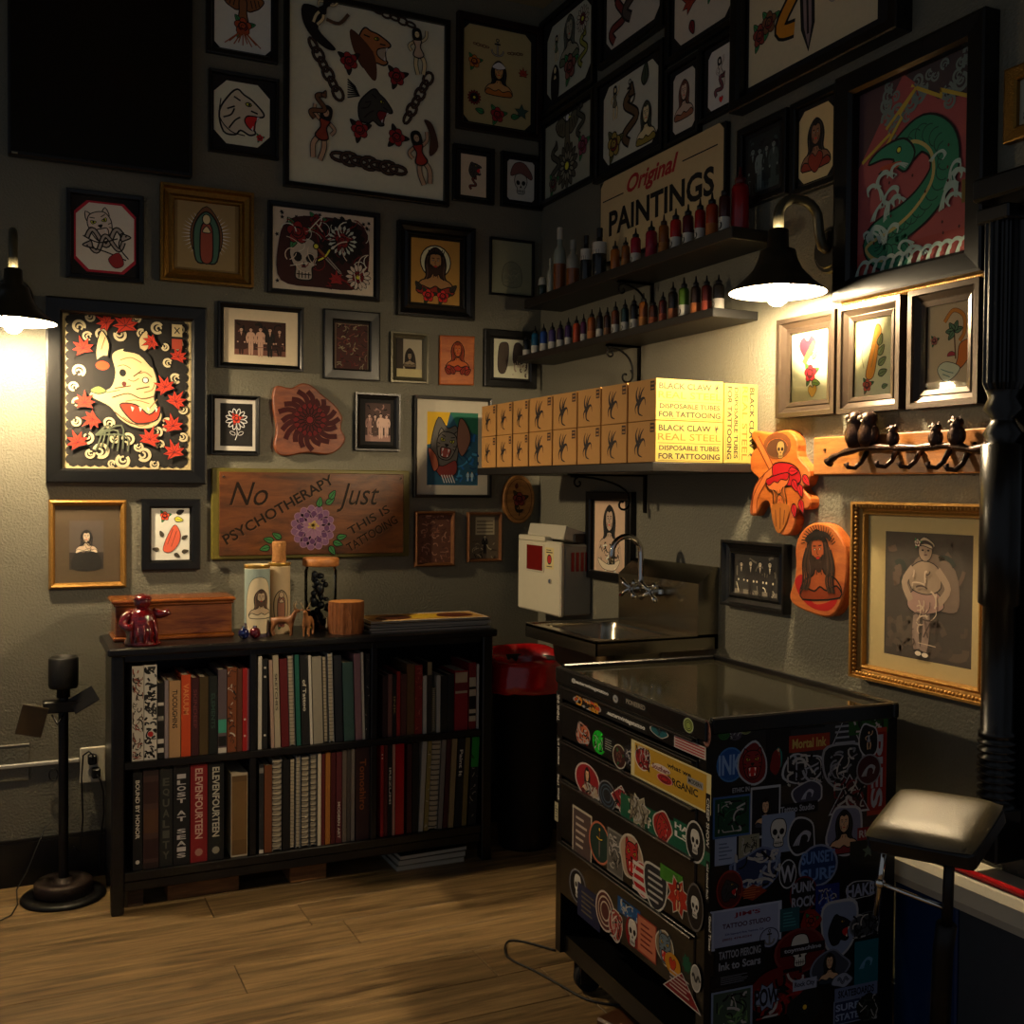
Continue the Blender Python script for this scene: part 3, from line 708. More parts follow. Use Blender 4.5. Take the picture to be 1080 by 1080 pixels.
def m_figure(a, skin=SKIN, dress=RED, hair=BLK, ow=.5, pose=0):
    """slim standing figure with raised arm"""
    for L in ([(-.6, -1), (-1.6, -5), (-1, -9.6)], [(.8, -1), (2.4, -4.6), (1.4, -9.4)]):
        a.line(spl(L, 4, False), 2.1, BLK); a.line(spl(L, 4, False), 1.5, skin)
    for L in ([(-1.4, 4.2), (-4, 2.4), (-3, .2)], [(1.4, 4.2), (4, 6), (3 if pose else 4.6, 9)]):
        a.line(spl(L, 4, False), 1.5, BLK); a.line(spl(L, 4, False), 1, skin)
    a.ob(spl([(-1.8, 4.8), (1.8, 4.8), (1.1, 2), (2.4, -1.4), (0, -2.6), (-2.4, -1.4), (-1.1, 2)], 4), dress, ow)
    a.ob(spl([(-1.9, 6.5), (-1.6, 9), (0, 9.8), (1.7, 9), (2, 6), (1.2, 5), (-1.4, 5)], 3), hair, ow)
    a.ob(ell(.1, 7.2, 1.2, 1.5, 10), skin, ow*.7); a.line([(-.4, 7.4), (-.1, 7.4)], .3, BLK); a.line([(.4, 7.4), (.7, 7.4)], .3, BLK)
def m_maple(a, c=RED):
    pts = []
    for i in range(7):
        an = PI/2+(i-3)*.72; R = 10 if i == 3 else 9-abs(i-3)*.7
        pts += [(R*math.cos(an), R*math.sin(an)), (4.4*math.cos(an+.36), 4.4*math.sin(an+.36))]
    a.ob(pts[:-1]+[(0, -3)], c, .7)
    for i in range(7):
        an = PI/2+(i-3)*.72; a.line([(0, 0), (6*math.cos(an), 6*math.sin(an))], .4, DRED)
def m_cloud(a, c=WHT, ow=1.2):
    a.line(ell(0, 0, 5, 5, 14, 0, .2, 5.2), 2.6, c); a.line(ell(1.2, -.6, 2.4, 2.4, 10, 0, -.6, 4.2), 1.6, c)
def m_wave(a, c=WHT, n=4):
    for i in range(n):
        a.line(spl([(-8+i*1.5, -6), (-4+i, 0+i*.4), (2+i*.6, 4-i*.8), (7-i*.4, 2-i*1.4), (6-i*.5, -1-i)], 4, False), 1.0, c, taper=False)
def m_bird(a, c=BRN, ow=.6):
    for s_ in (-1, 1): a.ob(spl([(0, 2), (s_*5, 8), (s_*11, 6), (s_*9, 2), (s_*6, 0), (s_*3, -1)], 4), c, ow)
    a.ob(spl([(-2, -2), (-2, 4), (0, 7), (2, 4), (2, -2), (3, -8), (0, -6), (-3, -8)], 4), c, ow); a.ob(ell(0, 6.6, 1.9, 1.7, 10), WHT, ow); a.poly([(1, 6.8), (3.4, 6.2), (1, 5.8)], YEL)
    for s_ in (-1, 1): a.lines([[(s_*4, 5), (s_*5, 1)], [(s_*6, 5.6), (s_*7, 1.4)], [(s_*8, 5.6), (s_*8.6, 2.6)]], .5, BLK)
def m_star(a, c=TEAL, n=5, r=.45):
    a.ob([((10 if i % 2 == 0 else 10*r)*math.cos(PI/2+i*PI/n), (10 if i % 2 == 0 else 10*r)*math.sin(PI/2+i*PI/n)) for i in range(2*n)], c, .7)
def m_heart(a, c=RED): a.ob(spl([(0, -9), (-8, -1), (-8.4, 5), (-4, 8), (0, 4.6), (4, 8), (8.4, 5), (8, -1)], 4), c, .8)
def m_anchor(a, c=GREY):
    a.line([(0, 8), (0, -8)], 2.6, BLK); a.line([(0, 8), (0, -8)], 1.6, c); a.line([(-4, 5), (4, 5)], 2, BLK); a.line(spl([(-8, -2), (-6, -7), (0, -9), (6, -7), (8, -2)], 4, False), 2.4, BLK); a.line(spl([(-8, -2), (-6, -7), (0, -9), (6, -7), (8, -2)], 4, False), 1.4, c); a.line(ell(0, 9.6, 1.8), 1, BLK, True)
def m_robed(a, robe=TEAL, dress=RED, skin=SKIN):
    a.ob(spl([(-4, -10), (-5, 0), (-3.4, 6), (0, 9), (3.4, 6), (5, 0), (4, -10), (0, -11)], 4), robe, .6)
    a.ob(spl([(-2, -10), (-2.4, 0), (-1.6, 4), (0, 5), (1.6, 4), (2.4, 0), (2, -10)], 4), dress, .5)
    a.ob(ell(0, 6, 1.6, 2, 12), skin, .4); a.ob(spl([(-1.6, 1), (0, 3.4), (1.6, 1)], 3), skin, .4)
def m_man(a, c=BLK, face=SKIN, h=1):
    for x in (-.9, .9): a.poly(spl([(x-.75, 0), (x-.7, -10), (x+.7, -10), (x+.75, 0)], 2), c)
    for s_ in (-1, 1): a.line(spl([(s_*2, 4.6), (s_*2.9, 1.6), (s_*2.5, -1.4)], 3, False), 1.3, c); a.poly(ell(s_*2.5, -1.8, .6), face)
    a.poly(spl([(-2, -1), (-1.7, 2), (-2.4, 4.8), (-.8, 5.6), (.8, 5.6), (2.4, 4.8), (1.7, 2), (2, -1)], 3), c)
    a.poly([(-.7, 5.5), (.7, 5.5), (0, 2.6)], face); a.poly(ell(0, 7.2, 1.15, 1.5, 10), face); a.poly(spl([(-1.2, 7.6), (-.6, 8.9), (.6, 8.9), (1.2, 7.6), (0, 8.2)], 3), BLK)
    a.line([(-.6, 7.3), (-.2, 7.3)], .3, BLK); a.line([(.2, 7.3), (.6, 7.3)], .3, BLK)
def m_scribble(a, seed, x0, y0, x1, y1, n, cols, w=.9, LL=(7, 18)):
    R = random.Random(seed)
    for i in range(n):
        x, y = R.uniform(x0, x1), R.uniform(y0, y1); an = R.uniform(0, 6.28); L = R.uniform(*LL); k = R.uniform(-.5, .5); pts = []
        for j in range(7): pts.append((x, y)); x += L/5*math.cos(an); y += L/5*math.sin(an); an += k
        pts = [(min(x1, max(x0, p)), min(y1, max(y0, q))) for p, q in pts]
        a.line(pts, w*R.uniform(.6, 1.5), R.choice(cols)); a.lay -= 1 if i % 4 else 0
def put(a, f, x, y, s=1, rot=0, fx=1, **k): a.push(x, y, s, rot, fx); f(a, **k); a.pop()
def octa(a, c, k=9): a.poly([(k, 0), (100-k, 0), (100, k), (100, a.h-k), (100-k, a.h), (k, a.h), (0, a.h-k), (0, k)], c)
def paper(a, c): a.rect(0, 0, 100, a.h, c)
# ================================================================== framed pictures
def fmat(n):
    return {'black': lambda: mat('frame_black', '#0a0a0a', rough=.32, var=.15), 'bronze': lambda: mat('frame_bronze', '#3b3128', rough=.28, metal=.55, var=.15),
            'gold': lambda: mat('frame_gold', '#8a6428', rough=.36, metal=.75, var=.35, scale=120, bump=.0012, bscale=260),
            'goldrope': lambda: mat('frame_gold_rope', '#a97c3c', rough=.35, metal=.6, var=.25, scale=120, bump=.001, bscale=220),
            'copper': lambda: mat('frame_copper', '#7c5132', rough=.35, metal=.5, var=.25, scale=90, bump=.0006, bscale=220),
            'maroon': lambda: mat('frame_maroon', '#1b0a0a', rough=.35, var=.15), 'grey': lambda: mat('frame_pewter', '#54503f', rough=.35, metal=.4, var=.15)}[n]()
GL = glass_mat('picture_glass')
def onwall(wall, px, py):
    p = LW(px, py) if wall == 'L' else RW(px, py)
    return (p.x if wall == 'L' else -p.y), p.z
def frame_mesh(w, h, fw, depth, style='flat'):
    prof = {'flat': [(0, 0), (0, depth), (.12, depth*1.05), (.85, depth), (1, depth*.8), (1, depth*.3)],
            'step': [(0, 0), (0, depth), (.3, depth), (.36, depth*.8), (.66, depth*.55), (.72, depth*.62), (1, depth*.5), (1, depth*.25)],
            'round': [(0, 0), (0, depth*.5), (.15, depth*.85), (.4, depth), (.7, depth*.85), (1, depth*.4), (1, depth*.2)],
            'scoop': [(0, 0), (0, depth), (.18, depth), (.3, depth*.6), (.6, depth*.45), (.8, depth*.62), (.92, depth*.6), (1, depth*.3)]}[style]
    b = MB(); cs = [(-1, -1), (1, -1), (1, 1), (-1, 1)]; n = len(prof)
    for k in range(4):
        a0, a1 = cs[k], cs[(k+1) % 4]; vs = []
        for c in (a0, a1):
            for t, d in prof: vs.append((c[0]*(w/2-t*fw), -d, c[1]*(h/2-t*fw)))
        b.add(vs, [(i, n+i, n+i+1, i+1) for i in range(n-1)])
    return b
def pic(wall, TL, BR, label, art, pap=None, fc='black', fw=.018, depth=.02, style='flat', board=BLK, glaze=False, name='framed_print', cat='picture', prt=None, group=None, tilt=0, yoff=0, gain=1.9):
    s0, z1 = onwall(wall, *TL); s1, z0 = onwall(wall, *BR); w, h = abs(s1-s0), abs(z1-z0)
    loc = ((s0+s1)/2, -yoff, (z0+z1)/2) if wall == 'L' else (-yoff, -(s0+s1)/2, (z0+z1)/2)
    t = thing(name, label, cat, loc, 0 if wall == 'L' else -PI/2, group)
    if tilt: t.rotation_mode = 'XYZ'; t.rotation_euler.y = tilt
    frame_mesh(w, h, fw, depth, style).build('frame', fmat(fc), t)
    iw, ih = w-2*fw+.002, h-2*fw+.002; yb = -depth*.28
    if pap:
        p0, q1 = onwall(wall, *pap[0]); p1, q0 = onwall(wall, *pap[1]); c0, cz = (s0+s1)/2, (z0+z1)/2
        r = (p0-c0, q0-cz, p1-p0, q1-q0)
    else: r = (-iw/2, -ih/2, iw, ih)
    bc = tuple(min(.75, v*(1.6 if gain > 1.5 else 1)) for v in board)
    MB().box(-iw/2, iw/2, yb, -.001, -ih/2, ih/2, col=bc).build('mat_board', PRINT, t, attr=True)
    a = Art(r[2], r[3], yb, r[0], r[1]); a.gain = gain; art(a); a.build('print', t, prt)
    if glaze:
        yg = min(yb-a.lay*a.DZ-.001, -depth*.45)
        MB().add([(-iw/2, yg, -ih/2), (iw/2, yg, -ih/2), (iw/2, yg, ih/2), (-iw/2, yg, ih/2)], [(0, 1, 2, 3)]).build('glass', GL, t)
    return t
# ---------------------------------------------------------------- wall left of the corner
def A1(a):
    octa(a, srgb('#bdb6a6'), 10); put(a, m_bird, 50, a.h*.6, 3.4, c=BRN); put(a, m_rose, 50, a.h*.35, 2, c=srgb('#8a3a1c'))
    for i in range(9): a.line([(50, a.h*.3), (18+8*i, a.h*.08+4*(i % 2))], 2, srgb('#7c3a1a'))
pic('L', (217, -34), (292, 69), 'black frame holding an octagonal spread eagle flash print under the ceiling', A1, ((226, -26), (285, 60)), fw=.02)
def A2(a): octa(a, srgb('#b7ad9a'), 22); put(a, m_profile, 48, a.h*.52, 4.2, -.15, c=srgb('#a59c8a')); put(a, m_rose, 82, 18, .8); a.lines([[(12, a.h*.7), (10, a.h*.4), (30, a.h*.2), (55, a.h*.16)]], 2, BLK)
pic('L', (219.5, 73), (293, 170), 'black frame with an octagonal roaring tiger head print', A2, ((225.5, 83), (284, 158)), fw=.012)
def A3(a):
    paper(a, srgb('#b9ac98')); H = a.h
    put(a, m_profile, 52, H*.80, 1.25, .1, c=srgb('#8a5630'), mouth=srgb('#8a8070')); a.poly(spl([(38, H*.88), (40, H*.76), (52, H*.62), (55, H*.66), (52, H*.78)], 4), srgb('#452817'))
    put(a, m_profile, 54, H*.47, 1.15, -.3, c=srgb('#272826'), mouth=DRED)
    for k in range(8): a.line([(44-k*.4, H*.52+k*.7), (36, H*.50+k*1.6)], .9, BLK)
    for x, y, r in ((37, .70, .4), (68, .66, .1), (44, .33, .2), (68, .32, -.3)): put(a, m_rose, x, H*y, .72, r, c=srgb('#7a1a1c'), leaf=srgb('#20180f'))
    put(a, m_chain, 22, H*.63, 1.55, -1.05, c=srgb('#3b2a20'), n=6); put(a, m_chain, 82, H*.56, 1.5, 1.1, c=srgb('#3b2a20'), n=6); put(a, m_chain, 50, H*.15, 1.9, -.08, c=srgb('#3b2a20'), n=7); put(a, m_chain, 66, H*.985, 1.1, -.2, c=srgb('#3b2a20'), n=5)
    put(a, m_figure, 82, H*.82, 1.35, .1, c=None) if 0 else put(a, m_figure, 82, H*.82, 1.5, .1, dress=srgb('#a08c78'))
    put(a, m_figure, 20, H*.28, 1.75, -.2, -1, dress=srgb('#6e2c1c'), skin=srgb('#9a8068')); put(a, m_snake, 18, H*.42, .8, 1.2, c=srgb('#5a3d28'))
    put(a, m_figure, 84, H*.22, 1.75, .25, dress=srgb('#7a2018'), skin=srgb('#9a8068')); a.poly(spl([(90, H*.24), (96, H*.3), (92, H*.42), (86, H*.44), (90, H*.36)], 4), srgb('#3a241a'))
    a.poly(spl([(8, H*.96), (20, H*.94), (17, H*.84), (28, H*.75), (22, H*.74), (12, H*.8), (7, H*.88)], 4), BLK); put(a, m_figure, 20, H*.95, 1.1, -.5, dress=BLK); a.line(spl([(22, H*.9), (30, H*.89), (36, H*.95)], 4, False), 2.2, srgb('#4a3524'))
pic('L', (299, -12), (471.5, 219), 'large black framed flash sheet with panther heads, chains and red roses', A3, ((305.5, -5), (466.5, 212)), fw=.019, depth=.025)
def A4(a):
    octa(a, srgb('#8b7f58'), 9); H = a.h
    put(a, m_anchor, 50, H*.8, 1.1); put(a, m_chain, 26, H*.8, .9, -.1); put(a, m_chain, 76, H*.78, .9, .1)
    put(a, m_bust, 52, H*.5, 2.0, top=srgb('#94581e'), hair=BLK, skin=srgb('#a07a4a')); a.ob(spl([(42, H*.60), (52, H*.66), (62, H*.61), (52, H*.58)], 4), WHT, .8)
    put(a, m_rose, 16, H*.62, 1.1, c=srgb('#9a5a1c')); put(a, m_maple, 88, H*.58, 1, c=srgb('#8a3018')); put(a, m_mum, 16, H*.25, 1, c1=DRED, c2=BLK); put(a, m_star, 86, H*.18, 1.1, c=srgb('#2c4038'))
    put(a, m_rose, 50, H*.11, 1.3, c=srgb('#7a181c')); put(a, m_leaf, 30, H*.11, 1.6, 2.9); put(a, m_leaf, 70, H*.11, 1.6, .2)
pic('L', (481, 13), (569, 150), 'dark red framed flash sheet of a sailor girl below an anchor', A4, ((488, 24), (558.5, 139)), fc='maroon', fw=.026, depth=.025)
def A5(a): paper(a, srgb('#a69a86')); put(a, m_profile, 55, a.h*.66, 2.8, .2, c=srgb('#2f2b28')); put(a, m_snake, 50, a.h*.3, 2.2, 1.2, c=srgb('#5a2a20'))
pic('L', (477, 152), (519.5, 217), 'small black frame with a panther and snake print', A5, ((485.6, 162), (512, 209)), fw=.016)
def A6(a): octa(a, srgb('#9b9a92'), 8); put(a, m_skull, 50, a.h*.42, 3.4, c=srgb('#8d8c84')); a.ob(spl([(12, a.h*.6), (25, a.h*.9), (60, a.h*.95), (90, a.h*.7), (88, a.h*.55), (50, a.h*.68)], 4), srgb('#5b3a36'), 2)
pic('L', (527.5, 160), (570, 223), 'small black frame with a skull wearing a cap', A6, ((534.7, 168), (562.5, 214)), fw=.016)
def A7(a):
    octa(a, srgb('#8a1526'), 20); a.push(3, 4, .94); octa(a, srgb('#b3a79c'), 22); a.pop()
    put(a, m_beast, 42, a.h*.66, 2.6, .3, c=srgb('#a99d92'), mouth=srgb('#a99d92')); put(a, m_snake, 50, a.h*.5, 3, .1, c=srgb('#8a8078'), w=1.5); put(a, m_snake, 52, a.h*.42, 2.8, 3.3, c=srgb('#8a8078'), w=1.4)
    a.lines([[(14, a.h*.5), (40, a.h*.42), (70, a.h*.5)], [(20, a.h*.35), (50, a.h*.3), (84, a.h*.2)], [(80, a.h*.6), (72, a.h*.4), (88, a.h*.22)]], 2.2, BLK)
    a.ob(spl([(55, a.h*.2), (72, a.h*.3), (80, a.h*.14), (66, a.h*.08)], 4), srgb('#7c1f22'), 1)
pic('L', (69.5, 199), (151, 300), 'black frame with an octagonal horned demon head edged in red', A7, ((78, 210), (143, 291)), fw=.016)
def A8(a):
    paper(a, srgb('#7d6a47'));
    for i in range(36):
        an = i*PI/18; a.push(50, a.h*.5, 1, an); a.poly([(20, -1.6), (44, 0), (20, 1.6)], srgb('#c9c4b4')); a.lay -= 1; a.pop()
    a.lay += 1
    a.ob(spl([(50, a.h*.92), (76, a.h*.62), (74, a.h*.28), (50, a.h*.1), (26, a.h*.28), (24, a.h*.62)], 4), srgb('#5a3a22'), 1.6); put(a, m_robed, 50, a.h*.5, 4.6, robe=srgb('#38584a'), dress=srgb('#7a3a2c'))
pic('L', (168, 194), (265.5, 305), 'ornate antique gold frame around a robed figure with rays', A8, ((187, 209), (247, 287)), fc='gold', fw=.05, depth=.035, style='scoop', board=srgb('#6f5a35'))
def A9(a):
    paper(a, srgb('#b0a291')); R = random.Random(5); H = a.h
    for i in range(60): put(a, m_star, R.uniform(4, 96), R.uniform(4, H-4), .22, R.random(), c=BLK)
    a.poly(spl([(8, H*.1), (5, H*.5), (15, H*.85), (50, H*.93), (90, H*.85), (95, H*.4), (85, H*.08), (45, H*.05)], 4), srgb('#2a0f10'))
    put(a, m_mum, 68, H*.66, 2.3, c1=BLK, c2=srgb('#9aa39a'), ctr=srgb('#5a1012'), n=18); put(a, m_rose, 68, H*.66, .95, c=srgb('#6a1416'), leaf=DRED)
    put(a, m_skull, 30, H*.38, 2.0, c=srgb('#8f877c')); put(a, m_rose, 24, H*.7, 1.4, c=srgb('#6a1618')); put(a, m_rose, 42, H*.86, .9, c=srgb('#5a1214')); put(a, m_dagger, 54, H*.4, 1.9, .8); put(a, m_mum, 84, H*.22, 1.3, c1=srgb('#6a1416'), c2=srgb('#a59a8c'), rings=2); put(a, m_maple, 62, H*.16, 1.1, c=srgb('#7a1a1a'))
    m_scribble(a, 3, 6, 6, 94, H-6, 60, [srgb('#a89c8c'), srgb('#c0b4a2'), DRED], .8)
pic('L', (282, 212), (399, 319), 'black framed skull, dagger and chrysanthemum flash in red and black', A9, ((287, 217), (393, 313)), fw=.017)
def A10(a): paper(a, srgb('#9a7435')); put(a, m_bust, 50, a.h*.53, 3.9, hair=srgb('#2c1a10'), skin=srgb('#8f6a40'), top=srgb('#7a2416'), beard=True, halo=srgb('#c4b892'), crown=BLK); put(a, m_rose, 35, a.h*.12, 1.6, c=RED, leaf=srgb('#23301c')); put(a, m_rose, 65, a.h*.12, 1.6, c=RED, leaf=srgb('#23301c')); put(a, m_leaf, 20, a.h*.2, 2.4, 2.2, c=srgb('#23201a')); put(a, m_leaf, 80, a.h*.2, 2.4, .8, c=srgb('#23201a'))
pic('L', (418, 233), (498, 339), 'thick black frame with a crowned bearded head over red roses', A10, ((433, 250.5), (483.5, 323)), fw=.052, depth=.03, style='scoop')
def A11(a): paper(a, srgb('#6f6f58')); a.ob(spl([(30, 20), (30, a.h*.5), (50, a.h*.62), (72, a.h*.5), (72, 20)], 4), srgb('#636450'), .8); m_scribble(a, 8, 30, 22, 70, a.h*.5, 30, [srgb('#5a5a48'), srgb('#7a7a62')], .8)
pic('L', (516, 250), (562, 315), 'thin black frame with a faded grey green sketch', A11, fw=.009, depth=.014)
def A12(a):
    paper(a, srgb('#d3bf8c')); H = a.h; P = [(7, 5), (93, 5), (96, 12), (96, H-12), (93, H-5), (7, H-5), (4, H-12), (4, 12)]
    a.poly([(8, 6), (92, 6), (92, H-6), (8, H-6)], srgb('#16120f'))
    for i in range(14):
        for y in (6, H-6): a.poly(ell(10+80*i/13, y, 4, 4, 8), srgb('#16120f'))
    for i in range(17):
        for x in (8, 92): a.poly(ell(x, 8+(H-16)*i/16, 4, 4, 8), srgb('#16120f'))
    R = random.Random(2)
    for x, y, s_ in ((14, .9, .8), (30, .86, .7), (72, .92, .8), (86, .6, .7), (14, .62, .8), (13, .42, .7), (30, .12, 1), (46, .06, .9), (62, .1, .9), (80, .3, .9), (86, .14, .7), (64, .82, .8), (44, .86, .8), (20, .2, .8), (50, .2, .8), (88, .82, .7), (36, .3, .7), (72, .25, .7), (22, .96, .6), (56, .97, .6), (80, .7, .6), (20, .84, .6), (12, .3, .6), (40, .2, .6), (58, .15, .6), (74, .17, .6), (92, .4, .6), (92, .22, .6), (22, .1, .6), (38, .04, .5), (70, .04, .6), (60, .88, .6), (78, .8, .5), (10, .52, .6), (90, .92, .5)):
        put(a, m_cloud, x, H*y, s_, R.random()*6, c=srgb('#d8c9a0'))
    C1 = srgb('#d6c08d')
    a.ob(spl([(30, H*.62), (26, H*.74), (30, H*.88), (36, H*.8), (35, H*.7), (40, H*.64)], 4), C1, 1)          # horn
    a.ob(spl([(26, H*.52), (25, H*.66), (34, H*.72), (40, H*.6), (34, H*.5)], 4), BLK, 1); a.ob(ell(31, H*.66, 5.5, 4), srgb('#cc4a1e'), .8)
    a.ob(spl([(38, H*.74), (52, H*.78), (66, H*.7), (72, H*.58), (70, H*.46), (76, H*.36), (70, H*.28), (56, H*.27), (44, H*.32), (36, H*.4), (22, H*.46), (24, H*.5), (36, H*.52), (40, H*.62)], 5), C1, 1.2)
    a.ob(spl([(60, H*.76), (58, H*.84), (64, H*.9), (66, H*.8)], 4), C1, 1); a.poly(spl([(46, H*.76), (58, H*.74), (68, H*.66), (66, H*.74), (54, H*.8)], 4), BLK)
    a.poly(ell(46, H*.62, 2.6, 3, 10), BLK); a.poly(ell(47, H*.55, 1.8, 2), srgb('#5a2018')); a.ob(ell(63, H*.58, 2.2), WHT, .8)
    a.ob(spl([(44, H*.42), (56, H*.42), (66, H*.36), (74, H*.42), (72, H*.33), (58, H*.30), (50, H*.34)], 4), srgb('#c2381c'), 1.1)
    for x in (52, 58, 64, 70): a.poly([(x, H*.41), (x+2.4, H*.40), (x+1.2, H*.375)], WHT)
    a.lines([[(44, H*.7), (52, H*.72), (60, H*.69)], [(42, H*.66), (47, H*.67), (52, H*.65)], [(58, H*.62), (63, H*.63), (68, H*.6)], [(50, H*.58), (54, H*.57), (58, H*.59)], [(62, H*.5), (68, H*.52), (70, H*.56)], [(34, H*.49), (44, H*.51)], [(48, H*.44), (56, H*.45), (66, H*.43)], [(66, H*.4), (72, H*.46)], [(30, H*.76), (33, H*.84)], [(46, H*.34), (58, H*.285), (68, H*.31)]], .7, srgb('#8a6a40')); a.lines([[(38, H*.46), (50, H*.49), (60, H*.46), (70, H*.48)], [(40, H*.52), (52, H*.54)], [(54, H*.6), (60, H*.64)], [(56, H*.52), (66, H*.54)], [(40, H*.37), (52, H*.3), (66, H*.3)]], .9, srgb('#5a3a20'))
    a.ob(spl([(22, H*.5), (28, H*.53), (34, H*.5), (28, H*.48)], 4), srgb('#7d8a4a'), .7)
    for i in range(7): a.line(spl([(26, H*.22), (30+3*i, H*.22+4*(i % 3)), (26+4*i, H*.12+2*(i % 2))], 4, False), 1.2, srgb('#57604a'))
    for x, y, s_, r in ((17, .76, 1.0, .3), (34, .93, .9, 1), (48, .92, 1.2, .2), (68, .83, .8, 2), (88, .74, .85, -.3), (78, .54, 1, .5), (86, .45, 1, -.6), (18, .42, .95, 0), (24, .32, .95, 2.2), (13, .17, 1.0, .4), (84, .29, 1, .2), (66, .2, 1.05, -.3), (85, .12, 1.05, .3)):
        put(a, m_maple, x, H*y, s_*1.12, r, c=srgb('#cf3517'))
    a.rect(83, H*.87, 91, H*.95, srgb('#cbb98c')); a.rect(83, H*.79, 91, H*.855, srgb('#b5452c')); a.line([(85, H*.93), (89, H*.89)], .8, BLK); a.line([(85, H*.89), (89, H*.93)], .8, BLK)
pic('L', (48, 313.5), (216, 511), 'large black framed print of a horned demon among red maple leaves', A12, gain=.72, pap=((62.5, 326), (203, 497)), fw=.051, depth=.04)
def photo(seed, men=0, dark='#2a211c', mid='#7d6a58', lite='#b8a68e', kind='group'):
    def f(a):
        paper(a, srgb(dark)); R = random.Random(seed); H = a.h
        m_scribble(a, seed, 5, H*.4, 95, H-5, 24, [srgb(mid), srgb(dark), BLK], 4); a.rect(0, 0, 100, H*.16, srgb(mid))
        for i in range(men):
            x = 100*(i+.7)/(men+.4); put(a, m_man, x, H*.44, min(100/(men+.4)*.2, H*.042)*R.uniform(.92, 1.08), c=srgb(R.choice([dark, '#15110f', mid, lite])), face=srgb(lite))
        m_scribble(a, seed+1, 4, 3, 96, H*.3, 8, [srgb(lite), srgb(mid), BLK], 1.2)
    return f
pic('L', (229.5, 318), (319, 392.5), 'black frame with a wide cream mount around a brown group photograph', photo(1, 5, '#2a1713', '#5c3a30', '#9a7a68'), ((247, 337), (301, 377)), fw=.02, style='step', board=srgb('#b3a58c'))
def A14(a): paper(a, srgb('#4a2a26')); m_scribble(a, 4, 3, 3, 97, a.h-3, 90, [srgb('#7a4038'), srgb('#8f8468'), srgb('#5f1f20'), srgb('#a39775'), BLK], 2); a.line([(3, 3), (97, 3), (97, a.h-3), (3, a.h-3)], 2, srgb('#8f8468'), True)
pic('L', (340, 326), (399, 402.5), 'wide dark frame with a small mottled red print behind glossy glass', A14, ((352.5, 340), (388.5, 392)), fw=.04, depth=.02, fc='black', board=srgb('#1c1a14'), glaze=True, gain=1.25)
def A15(a): paper(a, srgb('#3a3128')); a.rect(25, a.h*.2, 100, a.h, srgb('#a9a08a')); a.poly(spl([(35, a.h*.2), (32, a.h*.6), (50, a.h*.78), (70, a.h*.6), (72, a.h*.2)], 4), srgb('#2b2019')); put(a, m_bust, 50, a.h*.5, 2.4, hair=BLK, skin=srgb('#8d7d66'), top=srgb('#6a5b48')); a.rect(0, 0, 100, a.h*.24, srgb('#b9ae82'))
pic('L', (411, 350), (450, 405), 'small pewter framed photograph of a seated dog reflecting the lamp', A15, ((418, 357), (445, 400)), fc='grey', fw=.022, style='step', glaze=True, gain=1.25)
pic('L', (509.5, 347), (564, 410.5), 'black frame with a photograph of two dark tattooed legs', lambda a: (paper(a, srgb('#b9ac94')), a.ob(spl([(12, 20), (14, a.h*.8), (28, a.h*.92), (42, a.h*.85), (40, a.h*.4), (30, 12)], 4), srgb('#3f352c'), 1), a.ob(spl([(56, a.h*.4), (58, a.h*.85), (74, a.h*.92), (90, a.h*.7), (84, a.h*.4)], 4), srgb('#332a24'), 1), m_scribble(a, 6, 55, 5, 95, a.h*.5, 16, [srgb('#4a3d32'), srgb('#8d7d68')], 3)), ((520.5, 357), (556.5, 400)), fw=.03)
def A17(a): paper(a, srgb('#0d0b0b')); put(a, m_mum, 50, a.h*.63, 3.4, c1=srgb('#0d0b0b'), c2=srgb('#0d0b0b'), oc=srgb('#cfc9bd'), ow=.7, n=12, rings=1); put(a, m_rose, 50, a.h*.64, 1.9, c=srgb('#b5321d'), leaf=srgb('#7c1f18')); a.line(spl([(50, a.h*.42), (52, a.h*.28), (46, a.h*.14)], 4, False), 2, srgb('#cfc9bd')); [a.line(ell(x, a.h*.3, 9, 5, 10, r), 1.4, srgb('#cfc9bd'), True) for x, r in ((38, -.5), (63, .5))]
pic('L', (222, 416), (273, 480), 'small black frame with a red rose print on black', A17, ((232, 425), (266, 471)), fw=.014, board=srgb('#a9a49a'), style='step')
bd = None
pic('L', (373.5, 414), (420.5, 476), 'stepped black frame with a sepia street photograph', photo(12, 4, '#3a2b28', '#7d6058', '#a78d80'), ((385, 425), (411, 466)), fw=.022, style='step')
